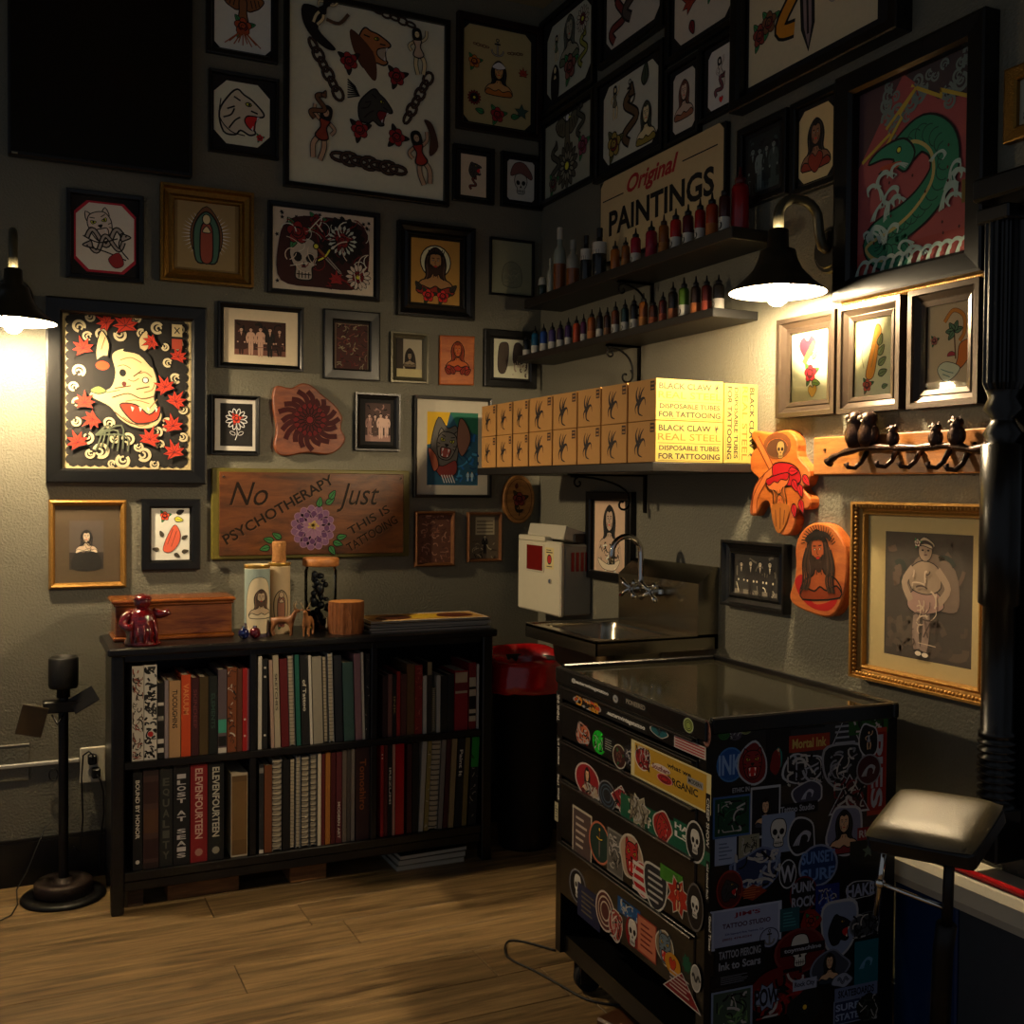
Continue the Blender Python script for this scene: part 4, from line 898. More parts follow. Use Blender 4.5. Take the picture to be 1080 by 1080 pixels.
def A19(a):
    paper(a, srgb('#1c4458')); H = a.h
    a.poly([(0, H), (45, H), (30, H*.6), (0, H*.55)], srgb('#b98a1c')); a.poly([(45, H), (100, H), (100, H*.7), (60, H*.8)], srgb('#1f5a44')); m_scribble(a, 7, 55, 0, 100, H*.7, 26, [srgb('#17508a'), srgb('#2f6d92'), srgb('#0f2f52')], 3)
    a.ob(spl([(12, H*.3), (8, H*.6), (22, H*.93), (40, H*.78), (58, H*.8), (60, H*.4), (45, H*.15)], 4), srgb('#4d4a45'), 1.5); put(a, m_beast, 38, H*.55, 2.6, -.2, c=srgb('#5a5650'), mouth=srgb('#7a3a34')); a.ob(spl([(58, H*.6), (64, H*.92), (80, H*.8), (84, H*.6), (68, H*.4)], 4), srgb('#6b4a3c'), 1.5)
    a.ob(spl([(10, H*.3), (30, H*.26), (55, H*.34), (56, H*.16), (30, H*.1)], 4), srgb('#6a2a26'), 1.3)
    for i in range(5): a.line([(28+5*i, H*.14), (34+5*i, H*.03)], 2, srgb('#c9c3b4'))
    a.ob(spl([(2, H*.5), (16, H*.42), (22, H*.26), (12, H*.2)], 4), srgb('#8a4a34'), 1.2); put(a, m_man, 80, H*.13, .9, c=srgb('#7fa0b0')); put(a, m_man, 88, H*.13, .9, c=srgb('#7fa0b0'))
pic('L', (435.5, 417), (516, 525), 'black frame with white mount around a colourful wolf painting', A19, ((450, 434), (503, 512)), fw=.012, board=srgb('#aaa391'), depth=.024)
def A20(a): paper(a, srgb('#1a1614')); a.rect(0, a.h*.35, 100, a.h, srgb('#3a332e')); put(a, m_bust, 50, a.h*.58, 3.2, hair=BLK, skin=srgb('#a3917c'), top=srgb('#b0a08a'), ow=.4); a.poly(spl([(10, 0), (14, a.h*.3), (50, a.h*.38), (86, a.h*.3), (90, 0)], 4), BLK); m_scribble(a, 3, 30, a.h*.35, 70, a.h*.6, 16, [BLK, srgb('#4a3d34')], 1.4)
pic('L', (51, 527), (133, 619), 'rope gold frame with brown mount around an old portrait photograph', A20, ((73, 549), (109, 600)), fc='goldrope', fw=.02, style='round', board=srgb('#3a2f20'), depth=.022)
def A21(a): paper(a, srgb('#c9bea4')); put(a, m_rose, 35, a.h*.85, 1.6, c=srgb('#b53a1c')); put(a, m_leaf, 60, a.h*.8, 3, -.2, c=YEL); put(a, m_leaf, 66, a.h*.9, 2.6, .4, c=BLK); a.ob(spl([(30, a.h*.2), (44, a.h*.5), (62, a.h*.68), (76, a.h*.5), (70, a.h*.3), (50, a.h*.15)], 4), srgb('#a94a34'), 1.4); a.lines([[(42, a.h*.3), (56, a.h*.6)], [(52, a.h*.26), (66, a.h*.56)]], 1.2, BLK); [put(a, m_leaf, x, y*a.h, 2.2, r, c=srgb('#3a3328')) for x, y, r in ((30, .45, 2), (80, .4, .6), (20, .2, 3), (80, .15, .2), (60, .12, -.6))]
pic('L', (149, 526), (210.5, 600), 'plain black frame with praying hands and roses print', A21, ((159.5, 536), (199.5, 590)), fw=.03)
def A22(a): paper(a, srgb('#4a2c20')); m_scribble(a, 9, 3, 3, 97, a.h-3, 70, [srgb('#6d4634'), srgb('#3a2018'), srgb('#7d5a48')], 2.5)
pic('L', (436.5, 539), (478.5, 597), 'copper coloured frame with a dark brown mottled photograph', A22, fc='copper', fw=.016, style='round')
def A23(a): paper(a, srgb('#4a4032')); a.rect(20, a.h*.55, 85, a.h*.95, srgb('#8d8268')); [a.rect(24, a.h*(.6+.08*i), 80, a.h*(.63+.08*i), srgb('#5a4f3c')) for i in range(4)]; put(a, m_man, 52, a.h*.35, 3, c=BLK, face=srgb('#8d8268')); m_scribble(a, 5, 5, 3, 95, a.h*.4, 20, [srgb('#8d8268'), BLK], 2)
pic('L', (492, 540), (528, 592), 'worn copper frame with a small standing man photograph', A23, fc='copper', fw=.013, style='round')
# ---------------------------------------------------------------- wall right of the corner
def flash(seed, base, items, cut=8):
    def f(a):
        octa(a, srgb(base), cut) if cut else paper(a, srgb(base))
        for fn, x, y, s_, r, k in items: put(a, fn, x, a.h*y, s_, r, **k)
    return f
F1 = flash(1, '#8f9182', [(m_figure, 22, .66, 1.5, 0, dict(dress=srgb('#4a5a40'))), (m_bust, 52, .68, 2.2, 0, dict(hair=srgb('#3a3f38'), top=srgb('#4d5540'), skin=srgb('#7d7a68'))), (m_mum, 82, .78, 1.4, 0, dict(c1=srgb('#5a1f26'), c2=srgb('#8f8a7c'), rings=2)), (m_snake, 84, .38, 1.6, 1.4, dict(c=srgb('#6e7030'))), (m_robed, 20, .24, 1.9, 0, dict(robe=BLK, dress=BLK)), (m_rose, 55, .28, 1.7, 0, dict(c=srgb('#6a4038')))], 12)
pic('R', (573, 26), (630, 88), 'black frame with an octagonal sheet of small green and red figures near the ceiling corner', F1, ((579, 33), (624.5, 78)), fw=.02)
F2 = flash(2, '#7d7d6c', [(m_bird, 50, .75, 2.4, 0, dict(c=srgb('#4a4636'))), (m_mum, 50, .3, 2.4, 0, dict(c1=srgb('#3d3b30'), c2=srgb('#6d6a58'), rings=3)), (m_snake, 24, .4, 1.8, 1.5, dict(c=srgb('#3a392e'))), (m_rose, 84, .45, 1.3, 0, dict(c=srgb('#6a3040'))), (m_rose, 20, .15, 1.2, 0, dict(c=srgb('#4d4436'))), (m_snake, 80, .8, 1.5, 1.5, dict(c=srgb('#3a392e')))], 0)
pic('R', (573, 131), (629, 190), 'black frame crowded with dark green bird and flower sketches', F2, ((577, 136), (624, 185)), fw=.02)
F3 = flash(3, '#9a958a', [(m_snake, 25, .3, 2.4, 1.2, dict(c=srgb('#5a2420'))), (m_rose, 25, .7, 1.8, 0, dict(c=srgb('#4a1c1c'), leaf=BLK)), (m_snake, 50, .5, 2.8, 1.5, dict(c=srgb('#3a3430'))), (m_mum, 80, .55, 1.8, 0, dict(c1=srgb('#4a2020'), c2=srgb('#7d6a60'))), (m_bird, 80, .85, 1.4, 0, dict(c=srgb('#4d3a30')))], 10)
pic('R', (636, -46), (704, 27), 'black frame with an octagonal sheet of dark red snakes', F3, ((642, -40), (697.5, 16)), fw=.022)
F4 = flash(4, '#98988a', [(m_figure, 22, .75, 1.7, 0, dict(dress=srgb('#5a5540'))), (m_anchor, 50, .75, 1.2, 0, dict(c=srgb('#3d3a30'))), (m_snake, 52, .45, 2.4, 1.5, dict(c=srgb('#4d3a24'))), (m_leaf, 76, .75, 2.6, 1.4, dict(c=srgb('#2f3a2a'))), (m_bust, 80, .3, 1.7, 0, dict(hair=srgb('#2a2c22'), top=srgb('#77682a'))), (m_rose, 22, .22, 1.6, 0, dict(c=srgb('#7a6a30'), leaf=srgb('#4a4a2c')))], 10)
pic('R', (631, 90), (703, 158), 'black frame with an octagonal sheet of olive green figures above the lettered sign', F4, ((638.5, 96), (695, 147)), fw=.022)
F5 = flash(5, '#a39a8a', [(m_maple, 30, .4, 2.2, .5, dict(c=srgb('#7a2c18'))), (m_maple, 78, .62, 2, -.4, dict(c=srgb('#8a3a14'))), (m_rose, 66, .36, 1.2, 0, dict(c=srgb('#6a4a20'))), (m_leaf, 30, .18, 2, -1.2, dict(c=DRED))], 12)
pic('R', (707, -56), (780, 24), 'black frame with an octagonal sheet of orange autumn motifs', F5, ((714, -50), (774, 13)), fw=.022)
F6 = flash(6, '#a19c90', [(m_bust, 50, .55, 4.4, 0, dict(hair=srgb('#4a2a20'), skin=srgb('#a08a78'), top=srgb('#7a4a34')))], 12)
pic('R', (706, 76), (741, 140), 'narrow black frame with an octagonal print of a masked lady', F6, ((712, 82), (734, 132)), fw=.014)
F7 = flash(7, '#a9a6a0', [(m_figure, 52, .58, 4.0, .2, dict(dress=srgb('#9a948c'), skin=srgb('#a49c92'))), (m_snake, 50, .35, 2.6, 1.0, dict(c=srgb('#5a3038'))), (m_heart, 55, .12, .9, 0, {})], 14)
pic('R', (742, 52), (781, 112), 'narrow black frame with an octagonal mermaid line drawing', F7, ((749, 58), (774, 106)), fw=.014)
def F8(a):
    paper(a, srgb('#a39679')); H = a.h
    put(a, m_dagger, 48, H*.5, 4.2, .05, c=srgb('#6a5a5a'), hilt=srgb('#8a4a20')); put(a, m_heart, 42, H*.62, 2.2, 0, c=srgb('#8a3a1c')); put(a, m_snake, 32, H*.4, 2.2, 1.9, c=srgb('#a36a18'), w=3); put(a, m_rose, 10, H*.26, .8, c=srgb('#6a2a20')); put(a, m_rose, 18, H*.3, .8, c=srgb('#5a3a24')); put(a, m_rose, 90, H*.36, .8, c=srgb('#5a2a2a')); a.line(ell(70, H*.25, 4, 4, 12, 0, .5, 5.5), .8, GREY)
pic('R', (786, -100), (962, 33), 'large thick black frame with a dagger, heart and yellow snake', F8, ((796, -92), (930, 21)), fw=.035, depth=.05)
pic('R', (783, 139), (834, 204), 'dull black frame with a murky group photograph beside the red bottle', photo(22, 4, '#161b1a', '#2c3533', '#59625e'), ((791, 148), (823, 194)), fw=.022)
F10 = flash(9, '#a3926a', [(m_bust, 50, .52, 4.3, 0, dict(hair=BLK, skin=srgb('#6a4a36'), top=srgb('#6a2416'))), (m_heart, 50, .25, 2.4, 0, dict(c=srgb('#6a2416')))], 16)
pic('R', (839, 112), (889, 191), 'black frame with an octagonal lady bust in dark red', F10, ((845, 121), (880, 183)), fw=.02)
def F11(a):
    paper(a, srgb('#7a3a3a')); H = a.h; R = random.Random(11)
    a.poly([(0, H*.6), (40, H), (0, H)], srgb('#3f2b2d')); a.poly([(40, H), (100, H), (100, H*.75), (70, H*.8)], srgb('#32292b')); a.rect(0, 0, 100, H*.14, srgb('#7a3430'))
    for i in range(30): put(a, m_cloud, R.uniform(20, 95), H*R.uniform(.72, .97), R.uniform(.5, 1), R.random()*6, c=srgb('#55605c'))
    for L in ([(4, H*.62), (30, H*.72), (26, H*.75), (52, H*.9), (48, H*.92)], [(52, H*.9), (74, H*.8), (72, H*.84), (98, H*.74)], [(24, H*.64), (40, H*.78), (38, H*.8), (52, H*.9)]): a.line(L, 2.4, srgb('#8f7a2c'))
    body = spl([(30, H*.64), (55, H*.68), (72, H*.6), (74, H*.45), (62, H*.33), (48, H*.26), (50, H*.2), (70, H*.3)], 6, False)
    body = spl([(40, H*.60), (58, H*.66), (74, H*.58), (76, H*.44), (62, H*.32), (44, H*.25), (28, H*.22), (18, H*.18), (28, H*.11), (48, H*.10), (66, H*.18)], 6, False)
    for w_, c in ((25, BLK), (22, srgb('#1d5a42'))): a.line(body[:-6], w_, c)
    for i in range(2, len(body)-8, 2):
        x, y = body[i]; a.line(ell(x, y, 6, 6, 8, 0, .3+i*.1, 3.3+i*.1), .7, srgb('#0e2f26')); a.lay -= 1
    a.lay += 1
    a.line([(x-9, y-3) for x, y in body[4:-10]], 2.4, srgb('#8a7d4a'))
    a.ob(spl([(10, H*.60), (22, H*.66), (42, H*.67), (52, H*.58), (44, H*.5), (34, H*.54), (20, H*.53), (34, H*.57), (24, H*.6)], 4), srgb('#24614a'), 1.5); a.poly(spl([(22, H*.565), (40, H*.56), (36, H*.53), (24, H*.54)], 3), srgb('#8a3a22')); a.ob(ell(38, H*.62, 2), YEL, .8)
    for i in range(26):
        x = R.choice([R.uniform(12, 40), R.uniform(68, 95), R.uniform(10, 90)]); y = H*(R.uniform(.2, .55) if x > 60 or x < 40 else R.uniform(.08, .2))
        put(a, m_wave, x, y, R.uniform(.7, 1.2), R.uniform(-.4, .6), R.choice([-1, 1]), c=srgb('#7d8f86'), n=3)
    for i in range(12): put(a, m_wave, 6+8*i, H*.06, 1, .2, c=srgb('#84958c'), n=3)
    for i in range(14): a.poly(ell(R.uniform(5, 95), H*R.uniform(.1, .6), .9, 1.2, 6), srgb('#3a1a1c')); a.lay -= 1
    a.lay += 1; a.rect(92, H*.25, 97, H*.36, srgb('#57481f'))
pic('R', (895, 87), (1050, 287), 'big thick black frame with a green dragon among waves and lightning', F11, ((911, 100), (1031, 268)), fw=.055, depth=.045, style='flat')
def F12(a): paper(a, srgb('#e2dcae')); H = a.h; put(a, m_heart, 45, H*.78, 2.6, 0, c=srgb('#a9182a')); a.poly([(30, H*.6), (62, H*.86), (70, H*.8), (40, H*.54)], YEL); put(a, m_rose, 55, H*.42, 2.2, c=srgb('#b0202c'), leaf=srgb('#4d7a3a')); put(a, m_leaf, 60, H*.3, 3, -.2, c=srgb('#5d7a2a')); put(a, m_heart, 62, H*.18, 1.4, 0, c=srgb('#b98a2c')); put(a, m_leaf, 60, H*.62, 2.6, .8, c=srgb('#9aa05a'))
pic('R', (828, 339), (888, 436.5), 'bronze frame with a red rose and banner print beside the sconce', F12, ((838.5, 353), (873.5, 425)), fc='bronze', fw=.042, depth=.03, style='step', board=srgb('#e2dcae'), glaze=True, gain=1.25)
def F13(a): paper(a, srgb('#e0d8a8')); H = a.h; a.ob(spl([(25, H*.3), (40, H*.65), (52, H*.92), (66, H*.85), (58, H*.6), (46, H*.28)], 4), srgb('#c98a2c'), 1.6); a.lines([[(20, H*.4), (14, H*.6), (30, H*.8), (40, H*.92)], [(40, H*.4), (54, H*.72)]], 1.6, srgb('#7a7040')); put(a, m_rose, 30, H*.18, 1.6, c=srgb('#b5482c')); [put(a, m_leaf, 60, H*(.3+.12*i), 3, .3+.3*i, c=srgb('#7a8a5a')) for i in range(4)]; put(a, m_leaf, 70, H*.14, 2, .2, c=srgb('#5d7a4a'))
pic('R', (893, 325), (957, 432), 'bronze frame with a yellow torch and leaves print, between its two neighbours', F13, ((907, 340), (945, 419)), fc='bronze', fw=.042, depth=.03, style='step', board=srgb('#e0d8a8'), glaze=True, gain=1.25)
def F14(a):
    paper(a, srgb('#cbb48c')); H = a.h; a.line(spl([(36, H*.8), (55, H*.92), (78, H*.84), (80, H*.66), (70, H*.56)], 5, False), 8, srgb('#8a4a18')); a.line(spl([(36, H*.8), (55, H*.92), (78, H*.84), (80, H*.66), (70, H*.56)], 5, False), 6, srgb('#cf8430'))
    a.ob(spl([(70, H*.52), (90, H*.56), (94, H*.4), (76, H*.26), (60, H*.24), (66, H*.36)], 4), srgb('#cf7428'), 1.4); a.ob(ell(52, H*.4, 9, 8, 12, 0, 0, PI), srgb('#a9303a'), 1); a.line([(62, H*.36), (58, H*.66)], 3, srgb('#6a4a2a')); [put(a, m_leaf, 58, H*.68, 2.4, r, c=srgb('#5a7a58')) for r in (.2, 1.2, 2.2, 3.1, 4)]; a.ob(spl([(22, H*.26), (40, H*.34), (72, H*.26), (56, H*.14), (36, H*.12)], 4), srgb('#cfd0b0'), 1.2); a.lines([[(30, H*.26), (46, H*.22), (58, H*.2)], [(34, H*.2), (50, H*.16)]], 1.4, srgb('#4d7a6a')); put(a, m_rose, 14, H*.6, 1, c=srgb('#b56a5a'))
pic('R', (968, 309), (1041, 426), 'bronze frame with a palm tree island print beside the carved mirror', F14, ((983, 325), (1029, 410)), fc='bronze', fw=.042, depth=.032, style='step', board=srgb('#cbb48c'), glaze=True, gain=1.25)
pic('R', (768.5, 569), (834.5, 648), 'black frame with a photograph of four standing men below the pin-up plaque', photo(31, 4, '#1d1a17', '#5a5348', '#b0a28c'), ((778, 581), (822, 634)), fw=.04, depth=.03, style='scoop')
def F16(a): paper(a, srgb('#a98f76')); put(a, m_bust, 50, a.h*.62, 3.6, hair=BLK, skin=srgb('#9a8470'), top=srgb('#b8a48c'), ow=.4); a.poly(spl([(12, 0), (16, a.h*.4), (50, a.h*.46), (84, a.h*.4), (90, 0)], 4), srgb('#9d8670')); m_scribble(a, 15, 20, 4, 84, a.h*.42, 40, [srgb('#3a2c24'), srgb('#c9b8a0'), BLK], 2); a.ob(spl([(14, a.h*.2), (50, a.h*.12), (86, a.h*.2), (70, a.h*.05), (30, a.h*.06)], 4), srgb('#b7a18a'), 1)
pic('R', (623, 518.5), (670, 616), 'black frame with a sepia portrait of a tattooed lady behind the faucet', F16, ((629, 528), (660, 607)), fw=.03, depth=.022)
def F17(a):
    paper(a, srgb('#2f2822')); H = a.h; m_scribble(a, 44, 6, 7, 94, H*.3, 26, [srgb('#3a3028'), srgb('#352c25'), srgb('#40362c')], 6, (10, 30)); m_scribble(a, 45, 6, H*.6, 94, H-6, 20, [srgb('#1f231d'), srgb('#2c241f'), srgb('#46382e')], 6)
    a.poly(spl([(30, H*.5), (36, H*.78), (60, H*.84), (82, H*.72), (86, H*.45), (70, H*.4)], 4), srgb('#57483c'))
    for L in ([(40, H*.42), (38, H*.2), (40, H*.08)], [(50, H*.42), (50, H*.2), (47, H*.07)]): a.line(spl(L, 4, False), 8, srgb('#6f5d52'))
    a.ob(spl([(28, H*.42), (34, H*.54), (60, H*.55), (70, H*.44), (58, H*.38), (40, H*.36)], 4), srgb('#7a5f55'), .8); a.ob(spl([(32, H*.56), (30, H*.7), (44, H*.78), (62, H*.74), (66, H*.58), (50, H*.52)], 4), srgb('#746250'), .8)
    for L in ([(34, H*.72), (24, H*.6), (32, H*.46)], [(62, H*.72), (74, H*.58), (64, H*.46)]): a.line(spl(L, 4, False), 7, srgb('#7d6a58'))
    a.ob(ell(48, H*.86, 8, 9.5, 14), srgb('#6d5b4c'), .8); a.ob(spl([(38, H*.9), (46, H*.97), (58, H*.92), (56, H*.88), (46, H*.9)], 4), srgb('#8d7d6a'), .8)
    a.poly(ell(45, H*.865, 1.4, .8), BLK); a.poly(ell(51.5, H*.865, 1.4, .8), BLK); a.line([(48.4, H*.86), (47.8, H*.843)], .5, BLK); a.poly(ell(48.4, H*.83, 2, .7), srgb('#3a2420')); a.poly(spl([(39, H*.87), (40, H*.92), (48, H*.945), (57, H*.91), (57, H*.86), (55, H*.9), (48, H*.915), (42, H*.9)], 4), srgb('#231a15')); put(a, m_rose, 39, H*.92, .45, c=srgb('#a09080'))
    m_scribble(a, 46, 34, H*.1, 62, H*.7, 26, [srgb('#3a2d26'), srgb('#97846f')], 1.2); a.ob(ell(42, H*.05, 4, 2.4), srgb('#b0a08c'), .6); a.ob(ell(50, H*.045, 4, 2.4), srgb('#b0a08c'), .6)
pic('R', (910, 529), (1051, 744), 'large gold beaded frame with a faded photograph of a seated tattooed lady', F17, ((938, 560), (1028, 706)), fc='goldrope', fw=.034, depth=.04, style='scoop', board=srgb('#9c8a5e'))
# rope beading on the big gold frame
bpx0, bpz1 = onwall('R', 910, 529); bpx1, bpz0 = onwall('R', 1051, 744)
par = [o for o in bpy.data.objects if o.get('label', '').startswith('large gold beaded')][0]
b = MB(); W_, H_ = bpx1-bpx0-.022, bpz1-bpz0-.022; n = 0
per = 2*(W_+H_)
for i in range(150):
    t = per*i/150
    p_ = (-W_/2+t, -H_/2) if t < W_ else (W_/2, -H_/2+t-W_) if t < W_+H_ else (W_/2-(t-W_-H_), H_/2) if t < 2*W_+H_ else (-W_/2, H_/2-(t-2*W_-H_))
    b.sph((p_[0], -.031, p_[1]), .0056, 6)
o = b.build('beading', fmat('goldrope'), par); o['kind'] = 'stuff'
pic('R', (1066, 76), (1140, 128), 'brown framed picture high beside the dragon print', F2, fc='gold', fw=.03)
# carved rail above the two right hand bronze frames
s0, z0 = onwall('R', 893, 316); s1, z1 = onwall('R', 1057, 296)
rl = thing('carved_rail', 'narrow carved wooden rail above the bronze frames', 'rail', (0, -(s0+s1)/2, (z0+z1)/2), -PI/2)
L_ = (s1-s0)/2
MB().box(-L_, L_, -.018, 0, -.006, .012, bev=.002).build('rail', fmat('gold'), rl)
b = MB()
for i in range(70): b.sph((-L_+.006+(2*L_-.012)*i/69, -.018, .001), .0052, 6)
o = b.build('beading', fmat('goldrope'), rl); o['kind'] = 'stuff'
# lettered sign
s0, z1 = onwall('R', 638, 192); s1, z0 = onwall('R', 770, 212)
z0 = onwall('R', 638, 243)[1]; z1 = (onwall('R', 638, 193)[1]+onwall('R', 770, 131)[1])/2
w_, h_ = s1-s0, z1-(RW(680, 250).z-.01); h_ = .30
sg = thing('painted_sign', 'cream sign reading Original Paintings in red and black letters', 'sign', (0, -(s0+s1)/2, z1-h_/2), -PI/2)
MB().box(-w_/2, w_/2, -.02, 0, -h_/2, h_/2, bev=.002).build('board', fmat('black'), sg)
a = Art(w_, h_, -.0205); a.gain = 1.7; a.push(1, 1, .98); a.poly([(3, 0), (97, 0), (100, 3), (100, a.h-3), (97, a.h), (3, a.h), (0, a.h-3), (0, 3)], srgb('#a8926a')); a.pop()
a.text('Original', 46, a.h*.80, a.h*.26, srgb('#8f1c1e'), width=42, bold=.03, shear=.35); a.rect(3, a.h*.75, 22, a.h*.765, BLK); a.rect(70, a.h*.79, 95, a.h*.805, BLK)
a.text('PAINTINGS', 51, a.h*.46, a.h*.30, BLK, width=84, bold=.03); a.build('lettering', sg)
bd = sg
# ================================================================== books
YS = YB+.022                                     # plane of the spines
def bookmat(kind): return mat('book_cloth', rough=.5, var=.1, scale=80, attr=True) if kind != 'g' else mat('book_glossy', rough=.25, var=.06, scale=80, attr=True, coat=.2)
M_PAGE = mat('page_edges', '#b9ab90', rough=.8, var=.18, scale=8, stretch=(60, 1, 60))
M_WIRE = mat('binding_wire', '#55524d', rough=.35, metal=.8)
USED = set()
COMP = {'UL': ('in the upper compartment under the wooden chest', 139, 267, 804, 793, zs1), 'UM': ('in the upper compartment under the deer figurines', 272, 391, 791, 776, zs1),
        'UR': ('in the upper compartment under the magazine pile', 403, 506, 757, 750, zs1), 'LL': ('in the lower compartment above the wood plank', 140, 262, 921, 907, zs0),
        'LM': ('in the lower compartment above the square block', 273, 391, 899, 886, zs0), 'LR': ('in the lower compartment above the paperback stack', 397, 511, 886, 876, zs0)}
def spine_art(a, sp):
    kind = sp[0]
    if kind == 't':                              # title running down
        _, txt, col, frac, pos = sp[:5]; L = a.h*frac
        a.text(txt, 50, a.h*pos, min(62, 46 if len(txt) > 6 else 60), col, -PI/2, width=L, bold=.02)
    elif kind == 'stack':                        # letters stacked, reading down the spine
        rows = sp[1]; n_ = len(rows)
        for i, t in enumerate(rows): a.text(t, 50, a.h*(.92-.86*(i+.5)/n_), a.h*.86/n_*.74, sp[2], width=54, bold=.03)
    elif kind == 'pat':
        m_scribble(a, sp[1], 8, 20, 92, a.h-24, sp[3], sp[2], sp[4]*1.6, (25, 70))
    elif kind == 'block':
        for y0, y1, c in sp[1]: a.rect(3, a.h*y0, 97, a.h*y1, c)
    elif kind == 'dots':
        for y in sp[1]: a.poly(ell(50, a.h*y, 24, 24, 10), sp[2])
    if len(sp) > 5 or (kind in ('block', 'pat') and isinstance(sp[-1], tuple) and sp[-1] and sp[-1][0] in ('t', 'dots', 'block')): spine_art(a, sp[-1])
def book(comp, xpx, wpx, hpx, col, desc, lean=0, kind='h', sp=None, dep=None):
    ph, xa, xb, ya, yb, z = COMP[comp]
    yp = ya+(yb-ya)*(xpx-xa)/(xb-xa)
    p0 = hit(xpx, yp, 1, YS); p1 = hit(xpx+wpx, yp, 1, YS); w = (p1.x-p0.x)-.0006
    h = hit(xpx, yp-hpx, 1, YS).z-p0.z
    top_ = (bt-.052 if z == zs1 else zs1-.026); h = min(h, (top_-z-.002-2*abs(math.sin(lean))*w)/math.cos(lean))
    lab = desc+' '+ph
    assert lab not in USED, lab
    USED.add(lab)
    if dep is None: dep = min(.262, max(.15, h*.74))
    up = abs(math.sin(lean))*w/2
    t = thing('book' if kind != 's' else 'spiral_notebook', lab, 'book' if kind != 's' else 'notebook', ((p0.x+p1.x)/2, YS, z+.0005+up), 0, 'books in the black bookcase')
    t.rotation_euler.y = lean
    c = srgb(col) if isinstance(col, str) else col
    bt_ = .0028 if w > .012 else .0012
    if kind == 's':
        MB().box(-w/2, -w/2+bt_, .006, dep, 0, h, col=c).box(w/2-bt_, w/2, .006, dep, 0, h, col=c).build('cover', bookmat('h'), t, attr=True)
        MB().box(-w/2+bt_, w/2-bt_, .008, dep-.004, .003, h-.003).build('pages', M_PAGE, t)
        b = MB(); n_ = 24 if w < .022 else 17
        for i in range(n_):
            zz_ = h*(.04+.92*i/(n_-1)); b.tube([(w*.5*math.cos(q), .006-.006*math.sin(q)*1.0, zz_) for q in [2*PI*k/8 for k in range(8)]], .001 if w < .022 else .002, 5, closed=True)
        b.build('spiral_binding', M_WIRE, t)
    else:
        r = .0025 if kind == 'h' else 0
        b = MB().box(-w/2, w/2, 0, bt_, 0, h, col=c).box(-w/2, -w/2+bt_, bt_, dep, 0, h, col=c).box(w/2-bt_, w/2, bt_, dep, 0, h, col=c)
        b.build('cover', bookmat('g' if kind == 'g' else 'h'), t, attr=True)
        MB().box(-w/2+bt_, w/2-bt_, bt_, dep-.004, .003, h-.0035).build('pages', M_PAGE, t)
        if sp:
            a = Art(w*.98, h, -.0002, -w*.49, 0); a.DZ = 3e-5; a.rect(0, 0, 100, a.h, c); spine_art(a, sp); a.build('spine_print', t)
    return t
Wp = srgb('#cfc6b6')
B = lambda *a, **k: book(*a, **k)
pat1 = ('pat', 3, [BLK, srgb('#5a4038'), srgb('#8a3a2a'), BLK], 70, 5)
B('UL', 139, 12.6, 100, '#c8bfae', 'white book with red and black floral spine', kind='g', sp=pat1)
B('UL', 152, 13.4, 100, '#cfc8ba', 'white book with bold black swirl spine', kind='g', sp=('pat', 9, [BLK, BLK, DGREY], 60, 9, ('dots', (.27,), RED)))
B('UL', 166, 7, 80, '#15110f', 'thin black book with white spine marks', sp=('block', [(.08, .14, Wp), (.2, .26, Wp), (.5, .56, GREY), (.7, .74, Wp)]))
B('UL', 173.5, 4.2, 82, '#8d7f7f', 'very thin mauve grey booklet')
B('UL', 178.2, 12.2, 81, '#b28a5e', 'tan book with dark lettered spine', sp=('t', 'TUCOUGHINS', BLK, .5, .63))
B('UL', 191, 10.2, 86, '#c8481c', 'bright orange red book', kind='g', sp=('t', 'VAKUUM', srgb('#e08a50'), .38, .7))
B('UL', 201.6, 8.2, 82, '#3a1014', 'dark wine red book', sp=('t', 'SKINDEEP', srgb('#6a3034'), .5, .6))
B('UL', 210.2, 9.4, 82, '#4a3a1c', 'olive brown book')
B('UL', 220, 9.2, 82, '#0d1412', 'black book with faint green title', sp=('t', 'ELEMENTS', srgb('#2f4a40'), .45, .55))
B('UL', 229.7, 9.4, 88, '#5a4c50', 'grey mauve book with a turquoise patch', sp=('block', [(.0, .06, Wp), (.08, .2, BLK), (.24, .4, srgb('#3f9a80'))]))
B('UL', 239.5, 10, 89, '#7a4020', 'rusty orange book with scribbled spine', sp=('pat', 5, [BLK, srgb('#2a1510'), Wp], 30, 6))
B('UL', 250, 5.2, 87, '#5f3420', 'slim plain brown book')
B('UL', 255.5, 5.2, 87, '#a01414', 'slim scarlet book', kind='g', sp=('dots', (.18, .38), Wp))
B('UL', 260.6, 2.2, 86, '#b98080', 'very thin pink booklet')
B('UL', 262.8, 2, 85, '#a89a8e', 'very thin pale cream booklet')
l = -.03
B('UM', 272, 4, 98, '#c9c2b2', 'slim white book at the divider', lean=0)
B('UM', 276.6, 5.4, 95, '#100f10', 'slim black book with white dots', lean=0, sp=('dots', (.15, .8, .9), Wp))
B('UM', 286, 3.6, 93, '#a98d7c', 'slim pale pink book', lean=l)
B('UM', 290, 6, 99, '#a99c84', 'beige book with small dark title', lean=l, sp=('t', 'SKETCHES', BLK, .4, .6))
B('UM', 297, 8, 93, '#5e1216', 'dark red plain hardback', lean=l)
B('UM', 306, 6, 96, '#8d8a84', 'grey wire bound notebook', lean=l, kind='s')
B('UM', 313, 4.5, 96, '#1a5a4c', 'slim teal green book', lean=l)
B('UM', 318.5, 8, 95, '#0e0e10', 'black book with white script title', lean=l, sp=('t', 'of Tattoo', Wp, .35, .55))
B('UM', 327.2, 3, 94, '#c2bcae', 'very thin white booklet', lean=l)
